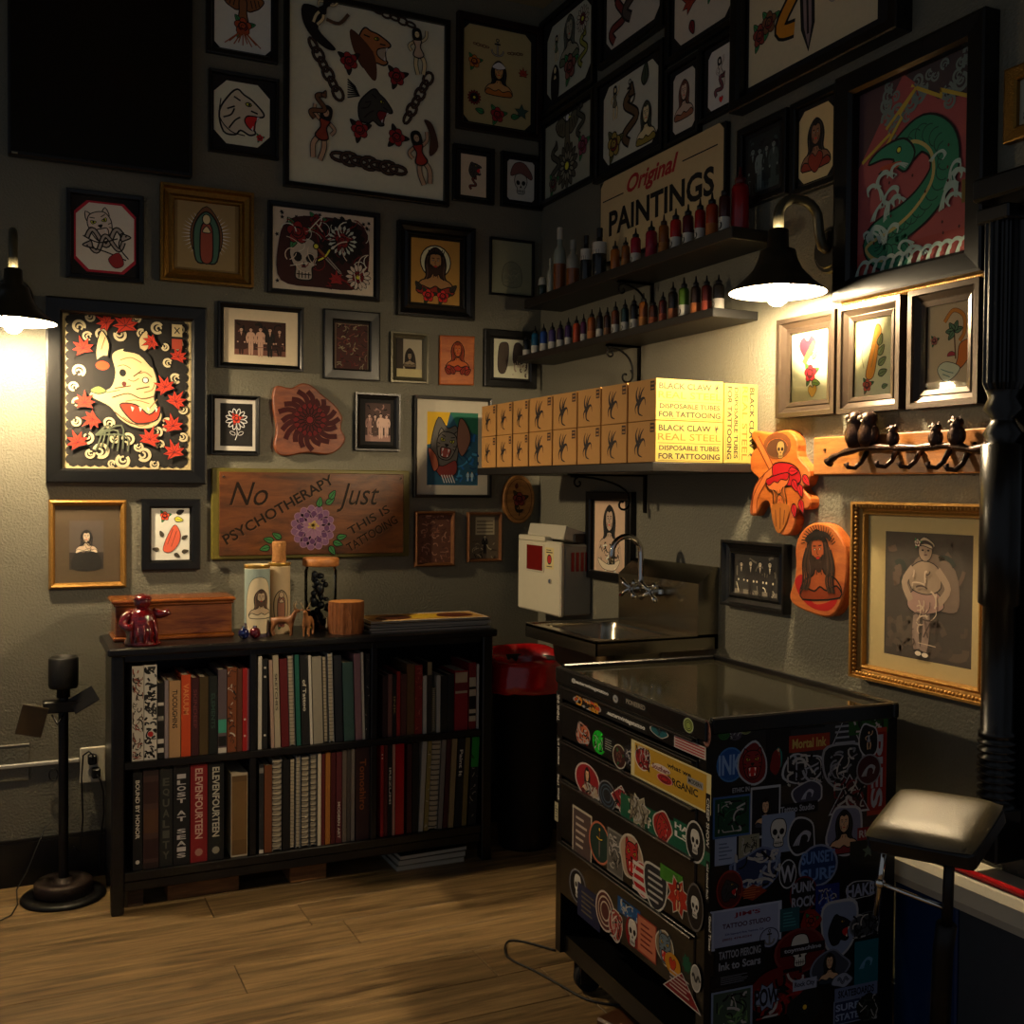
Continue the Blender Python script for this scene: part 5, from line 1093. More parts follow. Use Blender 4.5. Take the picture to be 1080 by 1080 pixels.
B('UM', 331, 10, 92, '#8f8878', 'stone grey wide paperback', lean=l)
B('UM', 342, 5, 91, '#4a4a4a', 'slim charcoal wire bound notebook', lean=l, kind='s')
B('UM', 348, 5, 94, '#b0b0ac', 'pale grey wire bound notebook', lean=l, kind='s')
B('UM', 354, 8, 91, '#12161f', 'midnight blue plain book', lean=l)
B('UM', 363, 11, 83, '#34504c', 'short grey teal book', lean=l)
B('UM', 375, 7, 91, '#7a5a64', 'dusty mauve book', lean=l)
B('UM', 382.6, 2.6, 92, '#b9b4a8', 'very thin off white booklet', lean=-.03)
B('UM', 385.2, 4.4, 90, '#131316', 'slim black book with pale slashes', lean=0, sp=('pat', 4, [GREY, Wp], 6, 6))
B('UR', 403.5, 5, 65, '#2a0f10', 'slim dark maroon book')
B('UR', 409, 4.6, 66, '#6a4640', 'slim pinkish brown book')
B('UR', 414, 3.8, 65, '#120f0e', 'thin black book with gold letters', sp=('t', 'INK', srgb('#8a7a4a'), .3, .5))
B('UR', 418.2, 4, 68, '#8a1a1a', 'slim bright red book')
B('UR', 422.6, 6, 65, '#4f2820', 'reddish brown book')
B('UR', 429, 8, 75, '#5f4424', 'tall tan brown book')
B('UR', 437.4, 8, 73, '#7d1f1c', 'red book with dotted spine', sp=('pat', 8, [srgb('#b06050'), DRED], 24, 5))
B('UR', 446, 4, 61, '#b5b0a4', 'short slim white book')
B('UR', 450.4, 5, 75, '#2b2722', 'tall dark book with tan top', sp=('block', [(.82, 1, srgb('#8a7a5a'))]))
B('UR', 456, 4, 47, '#9a8a60', 'small tan wire bound notebook', kind='s')
B('UR', 460.4, 4, 60, '#a7a39a', 'slim light grey book')
B('UR', 464.8, 6.8, 59, '#0f0f10', 'plain black journal')
B('UR', 472, 6.8, 60, '#14171a', 'plain blue black journal')
B('UR', 479.4, 14, 63, '#8a1420', 'thick crimson book with a cream top block', kind='g', sp=('block', [(.62, .97, srgb('#b09a80')), (.66, .8, srgb('#6a1c20'))]))
B('UR', 494.4, 7.6, 70, '#7a1c1e', 'red book with a long cream label', sp=('block', [(.12, .78, srgb('#b8ab92')), (.2, .24, BLK), (.3, .5, BLK), (.6, .64, BLK)]))
B('UR', 502.6, 2.4, 68, '#c0bcb2', 'very thin white booklet at the end panel')
B('LL', 140, 10, 103, '#0b0a0b', 'black hardback titled in thin white capitals', sp=('t', 'BOUND BY HONOR', Wp, .6, .62, ('dots', (.08,), Wp)))
B('LL', 150.6, 17, 104, '#241411', 'thick brown hardback with an oval border', sp=('block', [(.06, .94, srgb('#3f2822')), (.1, .3, srgb('#2a0f0d')), (.36, .6, srgb('#4a2c18')), (.66, .88, srgb('#2a0f0d'))]))
B('LL', 168.2, 13.6, 103, '#191917', 'charcoal hardback with faint grey capitals', sp=('stack', list('EQUALITY'), srgb('#4a4a40')))
B('LL', 182.4, 17.6, 105, '#0b0a0d', 'black hardback with chunky white letters', sp=('stack', ['-', 'L', 'O', 'S', 'T', ' ', 'A', 'T', ' ', 'S', 'E', 'A', '-', 'S'], srgb('#b8b2b0')))
B('LL', 200.6, 18, 103, '#7d1016', 'thick red hardback with pale capitals', sp=('t', 'ELEVENFOURTEEN', srgb('#c9a898'), .72, .6, ('dots', (.1,), srgb('#a87868'))))
B('LL', 219, 17, 102, '#0c0d0f', 'thick black hardback with pale capitals', sp=('t', 'ELEVENFOURTEEN', srgb('#b9b3a4'), .72, .6, ('dots', (.1,), srgb('#8a8478'))))
B('LL', 243.5, 17.6, 88, '#b5a68c', 'brown slipcase with pale edges', sp=('block', [(.02, .97, srgb('#5c4222')), (.2, .9, srgb('#6b4f2a'))]), dep=.2)
B('LM', 273, 5, 94, '#1c1c1e', 'slim black book with a pale edge', sp=('block', [(.0, .04, Wp), (.9, .96, GREY)]))
B('LM', 278.6, 8, 92, '#6b3a1e', 'rust brown book')
B('LM', 287.4, 10, 97, '#a39d90', 'wide black and white coil notebook', kind='s')
B('LM', 298, 7, 95, '#0c0c0d', 'plain black flat book')
B('LM', 305.6, 6, 95, '#161617', 'black wire bound notebook', kind='s')
B('LM', 312, 5, 97, '#8f8f8d', 'light grey coil notebook', kind='s')
B('LM', 317.6, 9, 96, '#4a4f57', 'blue grey coil notebook', kind='s')
B('LM', 327.2, 7, 97, '#77756f', 'mid grey coil notebook', kind='s')
B('LM', 334.8, 3.6, 97, '#c4b9a2', 'thin cream book')
B('LM', 339, 3.4, 96, '#57181a', 'thin dark red book')
B('LM', 343, 5, 97, '#a3672a', 'ochre orange book')
B('LM', 348.6, 5, 96, '#4a1418', 'slim maroon book')
B('LM', 354.2, 6, 96, '#571a20', 'maroon book with white lettering', sp=('t', 'MODERN ART', Wp, .4, .25))
B('LM', 360.8, 4.4, 97, '#6a5f54', 'slim brown grey book')
B('LM', 365.8, 3.6, 97, '#4a4440', 'slim dark grey book')
B('LM', 370, 3.8, 97, '#77706a', 'slim ash grey book')
B('LM', 375, 14.6, 98, '#2b0c10', 'very thick oxblood book with orange title', sp=('t', 'Tomoshiro', srgb('#8a4a1c'), .55, .6))
B('LR', 401, 3.4, 98, '#8f1a1c', 'slim red book with white specks', sp=('dots', (.9, .86), Wp))
B('LR', 404.8, 3.6, 97, '#4f1214', 'slim dark red book')
B('LR', 408.8, 4.4, 96, '#141012', 'slim black book with a speckled title', sp=('t', 'IREZUMI', Wp, .4, .55))
B('LR', 413.6, 2.8, 98, '#b08070', 'very thin salmon booklet')
B('LR', 416.8, 9, 113, '#a3121c', 'tall crimson hardback', kind='g')
B('LR', 429, 5, 94, '#3a1214', 'dark maroon book with pale page tops')
B('LR', 434.6, 6, 94, '#0d0d0d', 'plain black paperback')
l = .045
B('LR', 441.4, 4.6, 96, '#a8a396', 'leaning slim grey white book', lean=l)
B('LR', 446.8, 4.4, 99, '#8a7a44', 'leaning olive tan notebook', lean=l, sp=('pat', 3, [BLK, Wp], 10, 6))
B('LR', 452, 9, 110, '#b0aa9c', 'leaning wide white coil notebook', lean=l, kind='s')
B('LR', 461.8, 4.4, 110, '#77736c', 'leaning slim grey book', lean=l)
B('LR', 467, 4.6, 103, '#3f1216', 'leaning dark red book', lean=l)
B('LR', 472.4, 5.6, 102, '#8a7856', 'leaning tan book', lean=l)
B('LR', 479, 7.4, 105, '#0f0e10', 'leaning black book with small white title', lean=l, sp=('t', 'Paint It', Wp, .3, .72))
B('LR', 486.6, 5, 106, '#6d6038', 'leaning olive book', lean=l)
B('LR', 493.2, 8.4, 106, '#141214', 'black patterned book with a bright green top', lean=l, sp=('pat', 12, [GREY, srgb('#8d8676')], 16, 6, ('block', [(.66, 1, srgb('#1f8a2c'))])))

# ---------------------------------------------------------------- under the bookcase
M_PINE = wood('raw_pine', '#5f3c1e', '#9a6a3a', rough=.7, stretch=(2, 20, 20), scale=3)
p = FL(176, 948); p2 = FL(253, 940)
tag(MB().box(0, p2.x-p.x, 0, .09, 0, .05, bev=.002).build('wood_plank', M_PINE, None, (p.x, YB+.07, 0)), 'short pine plank lying under the bookcase beside the front leg', 'plank')
p = FL(132, 956); tag(MB().box(0, .05, 0, .06, 0, .06, bev=.002).build('wood_offcut', wood('dark_offcut', '#3a2a1a', '#5a4228', rough=.7), None, (bx0+.045, YB+.06, 0)), 'small dark wood offcut tucked behind the bookcase leg', 'wood block')
p = FL(306, 932); p2 = FL(346, 928)
tag(MB().box(0, p2.x-p.x, 0, .13, 0, .072, bev=.003).build('wood_block', M_PINE, None, (p.x, YB+.06, 0)), 'square pine block on the floor under the middle of the bookcase', 'wood block')
p = FL(420, 921); p2 = FL(490, 909); W_ = p2.x-p.x
for i, (c, th_b, lab) in enumerate((('#8d8778', .018, 'bottom pale paperback in the floor stack under the bookcase'), ('#777165', .02, 'middle grey paperback in the floor stack under the bookcase'), ('#1a1817', .016, 'top black covered paperback in the floor stack under the bookcase'))):
    zb_ = (0, .0185, .039)[i]
    t = thing('paperback', lab, 'book', (p.x+W_/2+.004*i, YB+.12, zb_), .02*i, 'paperbacks stacked on the floor')
    MB().box(-W_/2, W_/2, -.1, .1, 0, .002, col=srgb(c)).box(-W_/2, W_/2, -.1, .1, th_b-.002, th_b, col=srgb(c)).box(-W_/2, W_/2, .098, .1, .002, th_b-.002, col=srgb(c)).build('cover', bookmat('h'), t, attr=True)
    MB().box(-W_/2+.001, W_/2-.001, -.099, .098, .002, th_b-.002).build('pages', mat('pale_page_edges', '#b0aa9c', rough=.8, var=.2, scale=8, stretch=(1, 1, 90)), t)
# ================================================================== boxes on the low shelf
M_CARD = mat('kraft_cardboard', '#b98748', rough=.6, var=.06, scale=50, bump=.0002, bscale=300)
M_YEL = mat('yellow_box_print', '#a08e40', rough=.45, var=.04)
y0_, y1_ = BSY+.004, BSF-.002
edges = [506, 522, 539, 556, 581, 607, 632, 660, 690]
zt_ = RW(690, 398.5, BSD).z; bh = (zt_-BSZ)/2
bl = -hit(690, 440, 1, BSY).x+hit(762, 440, 1, BSY).x          # long side of a box
def claw(a, cx, cy, s_):
    a.push(cx, cy, s_*.95, 0); K = srgb('#1d0f10')
    for L, w_ in (([(-1, -1), (-4.5, 2), (-5.5, 7), (-3, 12)], 4.2), ([(0, 0), (.4, 4), (2.6, 8), (6, 11)], 3.6), ([(0, 0), (3.4, 2.4), (6.6, 2.2), (8, -3)], 3.4), ([(-.5, 0), (-2.4, -4), (-1.6, -9), (4, -11)], 4.2), ([(-1, 0), (-4.8, -1.6), (-7, -5), (-6, -9)], 3.2), ([(0, 0), (-1.6, 4), (-.6, 8), (1, 11.5)], 2.6)):
        a.line(spl(L, 5, False), w_, K, taper=True)
    a.pop()
def long_print(a):
    H = a.h; paper(a, srgb('#a08e40')); K = srgb('#2a2412'); Y2 = srgb('#6e5a14')
    a.text('BLACK CLAW', 43, H*.83, H*.15, K, width=78, bold=.03); claw(a, 91, H*.83, .5)
    a.text('REAL STEEL', 50, H*.61, H*.17, Y2, width=94, bold=.01); a.rect(3, H*.45, 97, H*.462, K)
    a.text('DISPOSABLE TUBES', 50, H*.34, H*.12, K, width=90, bold=.025); a.text('FOR TATTOOING', 50, H*.14, H*.14, K, width=92, bold=.03); a.rect(3, H*.03, 97, H*.04, K)
for rw in (0, 1):
    for i in range(8):
        ya = RW(edges[i]+1.2, 450, BSD).y; yb_ = RW(edges[i+1]-.2, 450, BSD).y; ya = min(ya, y1_); w_ = ya-yb_
        if i == 7: yb_ = BSY+.002; w_ = ya-yb_
        last = i == 7
        lab = ('upper' if rw else 'lower')+' end box with yellow lettered long side on the low shelf' if last else f"{('first', 'second', 'third', 'fourth', 'fifth', 'sixth', 'seventh')[6-i]} claw emblem box along from the lettered end box, {'upper' if rw else 'lower'} row"
        t = thing('cardboard_box', lab, 'box', (-BSD+.004, (ya+yb_)/2, BSZ+rw*(bh+.0005)), -PI/2, 'claw boxes on the low shelf')
        MB().box(-w_/2, w_/2, 0, bl-.002, 0, bh-.0012, bev=.0012).build('carton', M_CARD, t)
        a = Art(w_*.98, bh*.98, -.0003, -w_*.49, bh*.008); a.rect(0, 0, 100, a.h, srgb('#b98748')); claw(a, 44, a.h*.47, 2.7); a.rect(82, a.h*.72, 97, a.h*.95, srgb('#3a2016')); a.rect(84, a.h*.76, 95, a.h*.8, srgb('#a8743a')); a.rect(84, a.h*.86, 95, a.h*.9, srgb('#a8743a')); a.build('claw_print', t)
        if last:
            o = bpy.data.objects.new('side_holder', None)
            a = Art(bl-.004, bh*.985, -.0002); long_print(a)
            q = a.build('side_print', t); q.location = (w_/2+.0002, (bl-.002)/2, bh/2); q.rotation_euler.z = PI/2
            bpy.data.objects.remove(o)
xe = -BSD+.004+bl; uw = -xe-.006
t = thing('cardboard_box', 'box stood on end with sideways lettering between the stack and the wall', 'box', (xe+.002+uw/2, BSY+.08, BSZ), 0)
MB().box(-uw/2, uw/2, -.078, .07, 0, 2*bh-.003, bev=.0012).build('carton', M_YEL, t)
H2 = 2*bh-.006; a = Art(H2, uw*.97, -.0785, -H2/2, -uw*.485); long_print(a); q = a.build('side_print', t); q.rotation_euler = (0, PI/2, 0); q.location = (0, -.0002, bh)

# ================================================================== bottles
def bottle(px, wpx, hpx, shelf, col, lab, cap='#0e0e0f', band=None, bandtxt=None, style='ink', liquid=None, name='ink_bottle', fr=.55):
    dep, zs = (MSD, MSZ) if shelf == 'm' else (TSD, TSZ)
    off = dep*fr; p = RW(px, 300, off); d = (Vector((p.x, p.y, zs))-CAM).dot(FWD); mpp = d/FPX
    r = wpx*mpp/2; h = hpx*mpp
    t = thing(name, lab+(' on the middle shelf' if shelf == 'm' else ' on the top shelf'), 'bottle', (-off, p.y, zs+.0004), -PI/2, 'bottles on the '+('middle' if shelf == 'm' else 'top')+' shelf')
    c = srgb(col)
    M_ = mat('bottle_'+col.strip('#'), col, rough=.25, var=.05, coat=.2)
    if style == 'ink':
        hb = h*.76
        MB().lathe([(.0005, 0), (r*.95, 0), (r, r*.12), (r, hb*.9), (r*.86, hb*.97), (r*.5, hb)], 16).build('body', M_, t)
        MB().lathe([(r*.5, hb-.001), (r*.62, hb), (r*.62, hb+h*.08), (r*.3, hb+h*.1), (r*.2, hb+h*.14), (r*.12, h), (.0003, h)], 12).build('cap', mat('cap_'+cap.strip('#'), cap, rough=.35), t)
    elif style == 'jar':
        MB().lathe([(.0005, 0), (r, 0), (r, h*.62), (r*.9, h*.66)], 18).build('body', M_, t)
        MB().lathe([(r*.9, h*.66), (r*1.0, h*.67), (r*.86, h*.9), (r*.6, h), (.0003, h)], 18).build('cap', mat('cap_'+cap.strip('#'), cap, rough=.35), t)
    else:
        hb = h*.72
        MB().lathe([(.0005, 0), (r*.96, 0), (r, r*.1), (r, hb*.8), (r*.85, hb*.92), (r*.45, hb), (r*.4, h*.84)], 18).build('body', M_, t)
        MB().cyl(r*.46, h*.82, h, 14, bev=.001).build('cap', mat('cap_'+cap.strip('#'), cap, rough=.35), t)
        if liquid: MB().lathe([(r*1.003, h*.01), (r*1.003, h*liquid)], 18).build('liquid', mat('amber_liquid', '#7a4212', rough=.2, var=.1, coat=.3), t)
    if band:
        z0_, z1_ = (h*.06, h*.36) if style == 'ink' else (h*.5, h*.72)
        MB().lathe([(r*1.01, z0_), (r*1.01, z1_)], 16).build('label', mat('label_'+band.strip('#'), band, rough=.6), t)
        if bandtxt:
            b = MB(); R_ = r*1.03
            vs, fs, xa, xb, yc, yd = text_geo(bandtxt, .03)
            hh = (z1_-z0_)*.6; kk = hh/(yd-yc)
            b.add([(R_*math.sin((x-(xa+xb)/2)*kk/R_*.8), -R_*math.cos((x-(xa+xb)/2)*kk/R_*.8), z0_+(z1_-z0_)*.22+(y-yc)*kk) for x, y in vs], fs)
            o = b.build('label_text', mat('label_ink', '#0c0c0c' if band != '#141414' else '#d0ccc0', rough=.6), t)
            o.rotation_euler.z = -.55
W2 = '#b9b5aa'
for px, wp, hp, col, lab, band in (
    (556, 8, 27, '#14181c', 'dark bottle with a plain white label', W2), (565, 8, 33, '#155070', 'teal blue ink bottle', W2), (574, 8, 33, '#123a80', 'royal blue ink bottle', W2),
    (583, 8, 32, '#453a6a', 'violet ink bottle', W2), (591.5, 7.5, 32, '#2c1a34', 'deep plum ink bottle', W2), (600, 7.5, 33, '#3a2250', 'purple ink bottle', W2),
    (608.5, 7.5, 33, '#a33a14', 'red orange ink bottle', '#a8401a'), (616, 6.5, 33, '#4f1c40', 'magenta purple ink bottle', W2), (624.5, 9, 36, '#8a4a1a', 'wide amber brown ink bottle', '#a8622a'),
    (633, 7.5, 36, '#221a18', 'brown black ink bottle with narrow white label', W2), (641, 7.5, 34, '#3a2218', 'short brown ink bottle with tan label', '#7a5030'), (649.5, 8.5, 38, '#5a3018', 'chestnut ink bottle with pale upper label', W2),
    (659.5, 8.5, 38, '#1c2f30', 'dark teal ink bottle', W2), (669, 8.5, 40, '#1a1a1c', 'charcoal ink bottle with tall white label', W2), (679, 9.5, 40, '#7a4418', 'golden orange ink bottle', '#b0702a'),
    (689.5, 9.5, 32, '#3a1e14', 'squat dark brown ink bottle with orange label', '#94461c'), (699.5, 8.5, 36, '#4a1e18', 'reddish brown ink bottle', '#8a3a22'), (710, 10.5, 44, '#1e1a18', 'tall black ink bottle with rust label', '#7d4422'),
    (721.5, 11, 46, '#4a6a1e', 'olive green ink bottle', W2), (734, 10.5, 44, '#33241c', 'dark umber ink bottle with orange label', '#9a5424'), (745.5, 11, 42, '#5a2018', 'brick red ink bottle', '#8a3420'),
    (758, 12, 40, '#2a2622', 'end bottle with a white block label by the sconce', W2)):
    bottle(px, wp, hp, 'm', col, lab, band=band, bandtxt='LO' if band == W2 and wp > 8 else None)
for px, wp, hp, col, lab, cap, band, st_, lq in (
    (572, 9, 24, '#233028', 'small dark green jar with white lid', '#b9b4a4', None, 'jar', None), (580.5, 7, 41, '#a9a794', 'slim cream white bottle', '#a9a794', None, 'jug', None),
    (590, 13.5, 70, '#8d9488', 'tall clear jug half full of amber liquid with a white cap', '#b9b4a4', None, 'jug', .45), (604, 14, 52, '#8a8a80', 'clear bottle half full of amber liquid', '#8a8a80', None, 'jug', .42),
    (618, 12, 52, '#121416', 'black bottle with white band beside the amber bottle', '#101010', W2, 'jug', None), (632, 15, 55, '#0e0f11', 'fat black bottle with white band', '#101010', W2, 'jug', None),
    (648.5, 10, 36, '#94540f', 'orange ink bottle beside the fat black bottle', '#1a1410', None, 'ink', None), (659.5, 9, 36, '#7d4a1c', 'brown orange ink bottle with ringed body', '#1a1410', '#8a5a24', 'ink', None),
    (670, 11, 42, '#94182c', 'pinkish red ink bottle', '#141010', W2, 'ink', None), (686.5, 12.5, 44, '#84122c', 'magenta red ink bottle', '#141010', '#84122c', 'ink', None),
    (699.5, 11, 46, '#7a4414', 'honey brown ink bottle with ringed label', '#3a2414', '#8f5a20', 'ink', None), (712, 12, 48, '#a01818', 'bright red ink bottle with white label', '#141010', W2, 'ink', None),
    (725, 12, 48, '#4f1018', 'dark red ink bottle with white label', '#141010', W2, 'ink', None), (737.5, 11.5, 50, '#8a1014', 'plain scarlet ink bottle', '#141010', W2, 'ink', None),
    (750, 13, 52, '#9a3414', 'orange red ink bottle with amber label', '#141010', '#a05a1c', 'ink', None), (763, 12, 58, '#3a1412', 'brown red ink bottle with LO label', '#141010', W2, 'ink', None)):
    bottle(px, wp, hp, 't', col, lab, cap=cap, band=band, bandtxt='LO' if band == W2 and st_ == 'ink' else None, style=st_, liquid=lq, name='ink_bottle' if st_ == 'ink' else 'supply_bottle', fr=.6)
bottle(779.5, 19, 74, 't', '#8f0f14', 'largest red bottle at the end beside the black photograph frame', cap='#5a1a1a', name='ink_bottle', fr=.35)
# ================================================================== carved wooden plaques
def plaque(wall, pts, label, wcol, art, depth=.022, bev=.004, name='carved_plaque'):
    P = [onwall(wall, *p) for p in pts]; s0 = (min(p[0] for p in P)+max(p[0] for p in P))/2; zc_ = (min(p[1] for p in P)+max(p[1] for p in P))/2
    loc = (s0, 0, zc_) if wall == 'L' else (0, -s0, zc_)
    t = thing(name, label, 'plaque', loc, 0 if wall == 'L' else -PI/2)
    Q = spl([(p[0]-s0, p[1]-zc_) for p in P], 3) if len(P) > 5 else [(p[0]-s0, p[1]-zc_) for p in P]
    MB().prism(Q, -depth, 0, bev=bev).build('board', wcol, t)
    xs = [q[0] for q in Q]; zs_ = [q[1] for q in Q]
    a = Art(max(xs)-min(xs), max(zs_)-min(zs_), -depth-.0002, min(xs), min(zs_)); art(a); a.build('carving', t, GLOSSP)
    return t
W_MAH = wood('varnished_mahogany', '#5a2a18', '#8a4a28', rough=.45, stretch=(3, 20, 12), coat=.05)
W_ORA = wood('varnished_orange_wood', '#a04a18', '#c8702c', rough=.45, stretch=(3, 20, 12), coat=.05)
W_TAN = wood('varnished_tan_wood', '#6d4722', '#9a6a36', rough=.35, stretch=(3, 20, 12), coat=.2)
zoomp = lambda L, ox, oy, k: [(ox+x*k, oy+y*k) for x, y in L]
def P1(a):
    H = a.h; put(a, m_mum, 50, H*.5, 2.6, .2, c1=srgb('#5c0c12'), c2=srgb('#470a10'), ctr=srgb('#6a1418'), n=16, rings=3, oc=srgb('#1c0506'), ow=.5)
    for i in range(20):
        an = i*PI/10+.1; r0, r1 = 22, 38+3*(i % 3)-(8 if .3 < an < 1.3 else 0); a.line(spl([(50+r0*math.cos(an), H*.5+r0*math.sin(an)*H/100), (50+(r0+r1)/2*math.cos(an+.12), H*.5+(r0+r1)/2*math.sin(an+.12)*H/100), (50+r1*math.cos(an+.3), H*.5+r1*math.sin(an+.3)*H/105)], 4, False), 7, srgb('#38080c'))
plaque('L', zoomp([(362, 60), (380, 30), (440, 42), (485, 20), (530, 30), (575, 70), (625, 110), (662, 165), (656, 215), (676, 262), (650, 305), (600, 330), (510, 322), (430, 335), (385, 328), (366, 290), (377, 220), (362, 130)], 200, 400, .2407), 'irregular mahogany plaque carved with a dark red chrysanthemum', W_MAH, P1)
def P2(a): put(a, m_bust, 50, a.h*.6, 3.4, hair=srgb('#7a2c12'), skin=srgb('#c0602c'), top=srgb('#a5281a'), ow=.7); [put(a, m_leaf, x, a.h*.22, 3, r, c=srgb('#8a2a14')) for x, r in ((30, 2.4), (70, .7), (40, 2), (60, 1.1))]
plaque('L', [(463, 354), (499, 355.5), (498, 406.5), (462.5, 406)], 'small rectangular orange wood plaque carved with a curly haired lady', W_ORA, P2, depth=.018)
def P3(a): a.line(ell(50, a.h/2, 40, a.h*.42, 28), 1.6, srgb('#4a2c14'), True); put(a, m_rose, 50, a.h*.5, 2.6, c=srgb('#6a2a22'), leaf=srgb('#3a3018')); put(a, m_leaf, 40, a.h*.72, 2, 1.4, c=srgb('#5a2a22')); a.line([(50, a.h*.35), (50, a.h*.16)], 2.4, srgb('#2c1a10')); put(a, m_leaf, 50, a.h*.24, 1.8, .5, c=srgb('#2c2414')); put(a, m_leaf, 50, a.h*.24, 1.8, 2.6, c=srgb('#2c2414'))
plaque('L', ell(545, 526.5, 16.5, 25.5, 20), 'oval tan plaque carved with a rose beneath the box shelf', W_TAN, P3)
def P4(a):
    H = a.h; sk = srgb('#c26a34')
    a.line(ell(46, H*.84, 20, H*.1, 16), 6, srgb('#6a3a1e'), True); a.poly(ell(46, H*.82, 17, H*.09, 14), srgb('#4a2c1c')); put(a, m_skull, 52, H*.8, .9, c=srgb('#a5814c'))
    for L in ([(12, H*.92), (30, H*.72), (42, H*.58)], [(42, H*.62), (14, H*.45), (8, H*.22)], [(30, H*.56), (12, H*.36), (10, H*.2)]): a.line(spl(L, 4, False), 9, srgb('#6a2c14')); a.line(spl(L, 4, False), 6.5, sk)
    a.ob(spl([(40, H*.66), (62, H*.68), (80, H*.62), (84, H*.5), (60, H*.46), (44, H*.5)], 4), srgb('#a0141c'), 1.4)
    for x, y, r in ((72, .52, -1), (82, .48, -1.2), (88, .56, -.8), (74, .3, -1.4), (84, .34, -1.2), (66, .6, 0)): put(a, m_leaf, x, H*y, 1.8, r, c=srgb('#b01820'))
    put(a, m_bust, 52, H*.36, 1.9, PI+.2, hair=srgb('#8a4a1e'), skin=sk, top=srgb('#a0141c')); a.poly(spl([(40, H*.28), (44, H*.1), (52, H*.02), (62, H*.1), (68, H*.28)], 4), srgb('#9a5a22')); a.lines([[(46, H*.24), (48, H*.08)], [(54, H*.26), (54, H*.06)], [(61, H*.24), (59, H*.1)]], 1.4, srgb('#5a2c10'))
plaque('R', zoomp([(85, 592), (150, 602), (215, 590), (250, 628), (256, 690), (300, 745), (290, 795), (272, 812), (302, 850), (292, 888), (235, 895), (246, 930), (225, 982), (190, 986), (160, 952), (150, 905), (140, 862), (115, 872), (92, 912), (70, 905), (75, 850), (108, 785), (72, 740), (76, 680), (98, 650), (78, 622)], 780, 290, .2778), 'jagged orange plaque of a reclining pin-up in red below the boxes', W_ORA, P4, depth=.03)
def P5(a):
    H = a.h; a.poly(spl([(18, H*.2), (10, H*.35), (24, H*.42), (36, H*.2), (50, H*.12), (78, H*.2), (80, H*.34), (86, H*.2), (70, H*.07), (40, H*.08)], 4), srgb('#a01818'))
    put(a, m_bust, 52, H*.57, 3.6, .12, hair=srgb('#2a1c18'), skin=srgb('#9a4c26'), top=srgb('#7a3014'), beard=True, crown=srgb('#14100e'), ow=.6)
    for s_ in (-1, 1):
        for k in range(4): a.line(spl([(52+s_*(12+3*k), H*.8-k*3), (52+s_*(18+3*k), H*.56), (52+s_*(14+4*k), H*.38), (52+s_*(20+3*k), H*.26)], 5, False), 3.2, srgb('#231714') if k % 2 else srgb('#3d2a1e'))
    for i in range(18):
        an = .2+i*(PI-.4)/17; a.line([(52+24*math.cos(an), H*.74+20*math.sin(an)), (52+31*math.cos(an+.1), H*.74+27*math.sin(an+.1))], 1.3, srgb('#14100e'))
    a.line(ell(52, H*.78, 22, 12, 14, .1, .2, 2.9), 6, srgb('#1c1512'))
plaque('R', zoomp([(300, 200), (340, 60), (430, -50), (560, -95), (700, -60), (800, 40), (870, 180), (890, 350), (882, 550), (855, 720), (805, 860), (740, 948), (640, 972), (480, 930), (325, 862), (250, 795), (235, 720), (268, 620), (298, 500), (305, 350)], 820, 560, .0926), 'rounded orange plaque carved with a thorn crowned face', W_ORA, P5, depth=.03)

# ---------------------------------------------------------------- wooden lettered sign
s0, z1 = onwall('L', 222.3, 493.5); s1, z0 = onwall('L', 429.5, 586); w_, h_ = s1-s0, z1-z0
t = thing('wooden_sign', 'brown carved wooden sign with purple peony and green border', 'sign', ((s0+s1)/2, 0, (z0+z1)/2))
MB().box(-w_/2, w_/2, -.022, 0, -h_/2, h_/2, bev=.003).build('border_board', mat('olive_paint', '#5a5216', rough=.4, var=.15), t)
bw_, bh_ = w_*.93, h_*.92
MB().box(-bw_/2, bw_/2, -.028, -.02, -bh_/2, bh_/2, bev=.002).build('panel', wood('walnut_panel', '#3a1e0c', '#6e3f1c', rough=.3, stretch=(2, 14, 9), scale=3, coat=.15), t)
a = Art(bw_, bh_, -.0283); H = a.h; K = srgb('#160a05'); HL = srgb('#6a4a34')
def carve(tx, x, y, hh, rot, wd, bold=.0, shear=0): a.text(tx, x+.35, y-.3, hh, HL, rot, wd, bold, shear); a.text(tx, x, y, hh, K, rot, wd, bold, shear)  # flat letters; lighter offset copy paints a highlight along their edges
carve('No', 15, H*.74, H*.28, 0, 20, .0, .35); carve('PSYCHOTHERAPY', 31, H*.56, 5.6, .52, 66, .02); carve('Just', 74, H*.70, H*.36, 0, 24, 0, .35); carve('THIS IS', 80, H*.42, 4.6, .52, 26, .01); carve('TATTOOING', 82, H*.25, 4.8, .52, 32, .01)
for k_, (r, n_) in enumerate(((10, 15), (7.6, 12), (5, 9))):
    for i in range(n_):
        an = i*2*PI/n_+k_; a.push(49, H*.33, 1, an); a.ob(spl([(r*.2, 0), (r*.7, r*.3), (r*1.15, r*.12), (r*1.15, -r*.14), (r*.7, -r*.3)], 3), srgb(('#6a4a6a', '#4f2f55', '#7d5a74')[k_]), .35, srgb('#8a6a80')); a.lay -= 2; a.pop()
    a.lay += 2
for i in range(14): a.poly(ell(49+3*math.cos(i*2.4)*(i/14), H*.36+2.4*math.sin(i*2.4)*(i/14), .7), srgb('#a58a4a')); a.lay -= 1
a.lay += 1
for x, y, r in ((28, .17, 2.9), (26, .1, 3.4), (32, .2, 2.6), (33, .12, 3.4), (56, .62, .6), (52, .58, 1.4), (58, .68, 1.0), (60, .15, -.3), (58, .1, -1), (62, .2, .2)): put(a, m_leaf, x, H*y, .7, r, c=srgb('#2f6a3a'))
a.build('carving', t, GLOSSP)
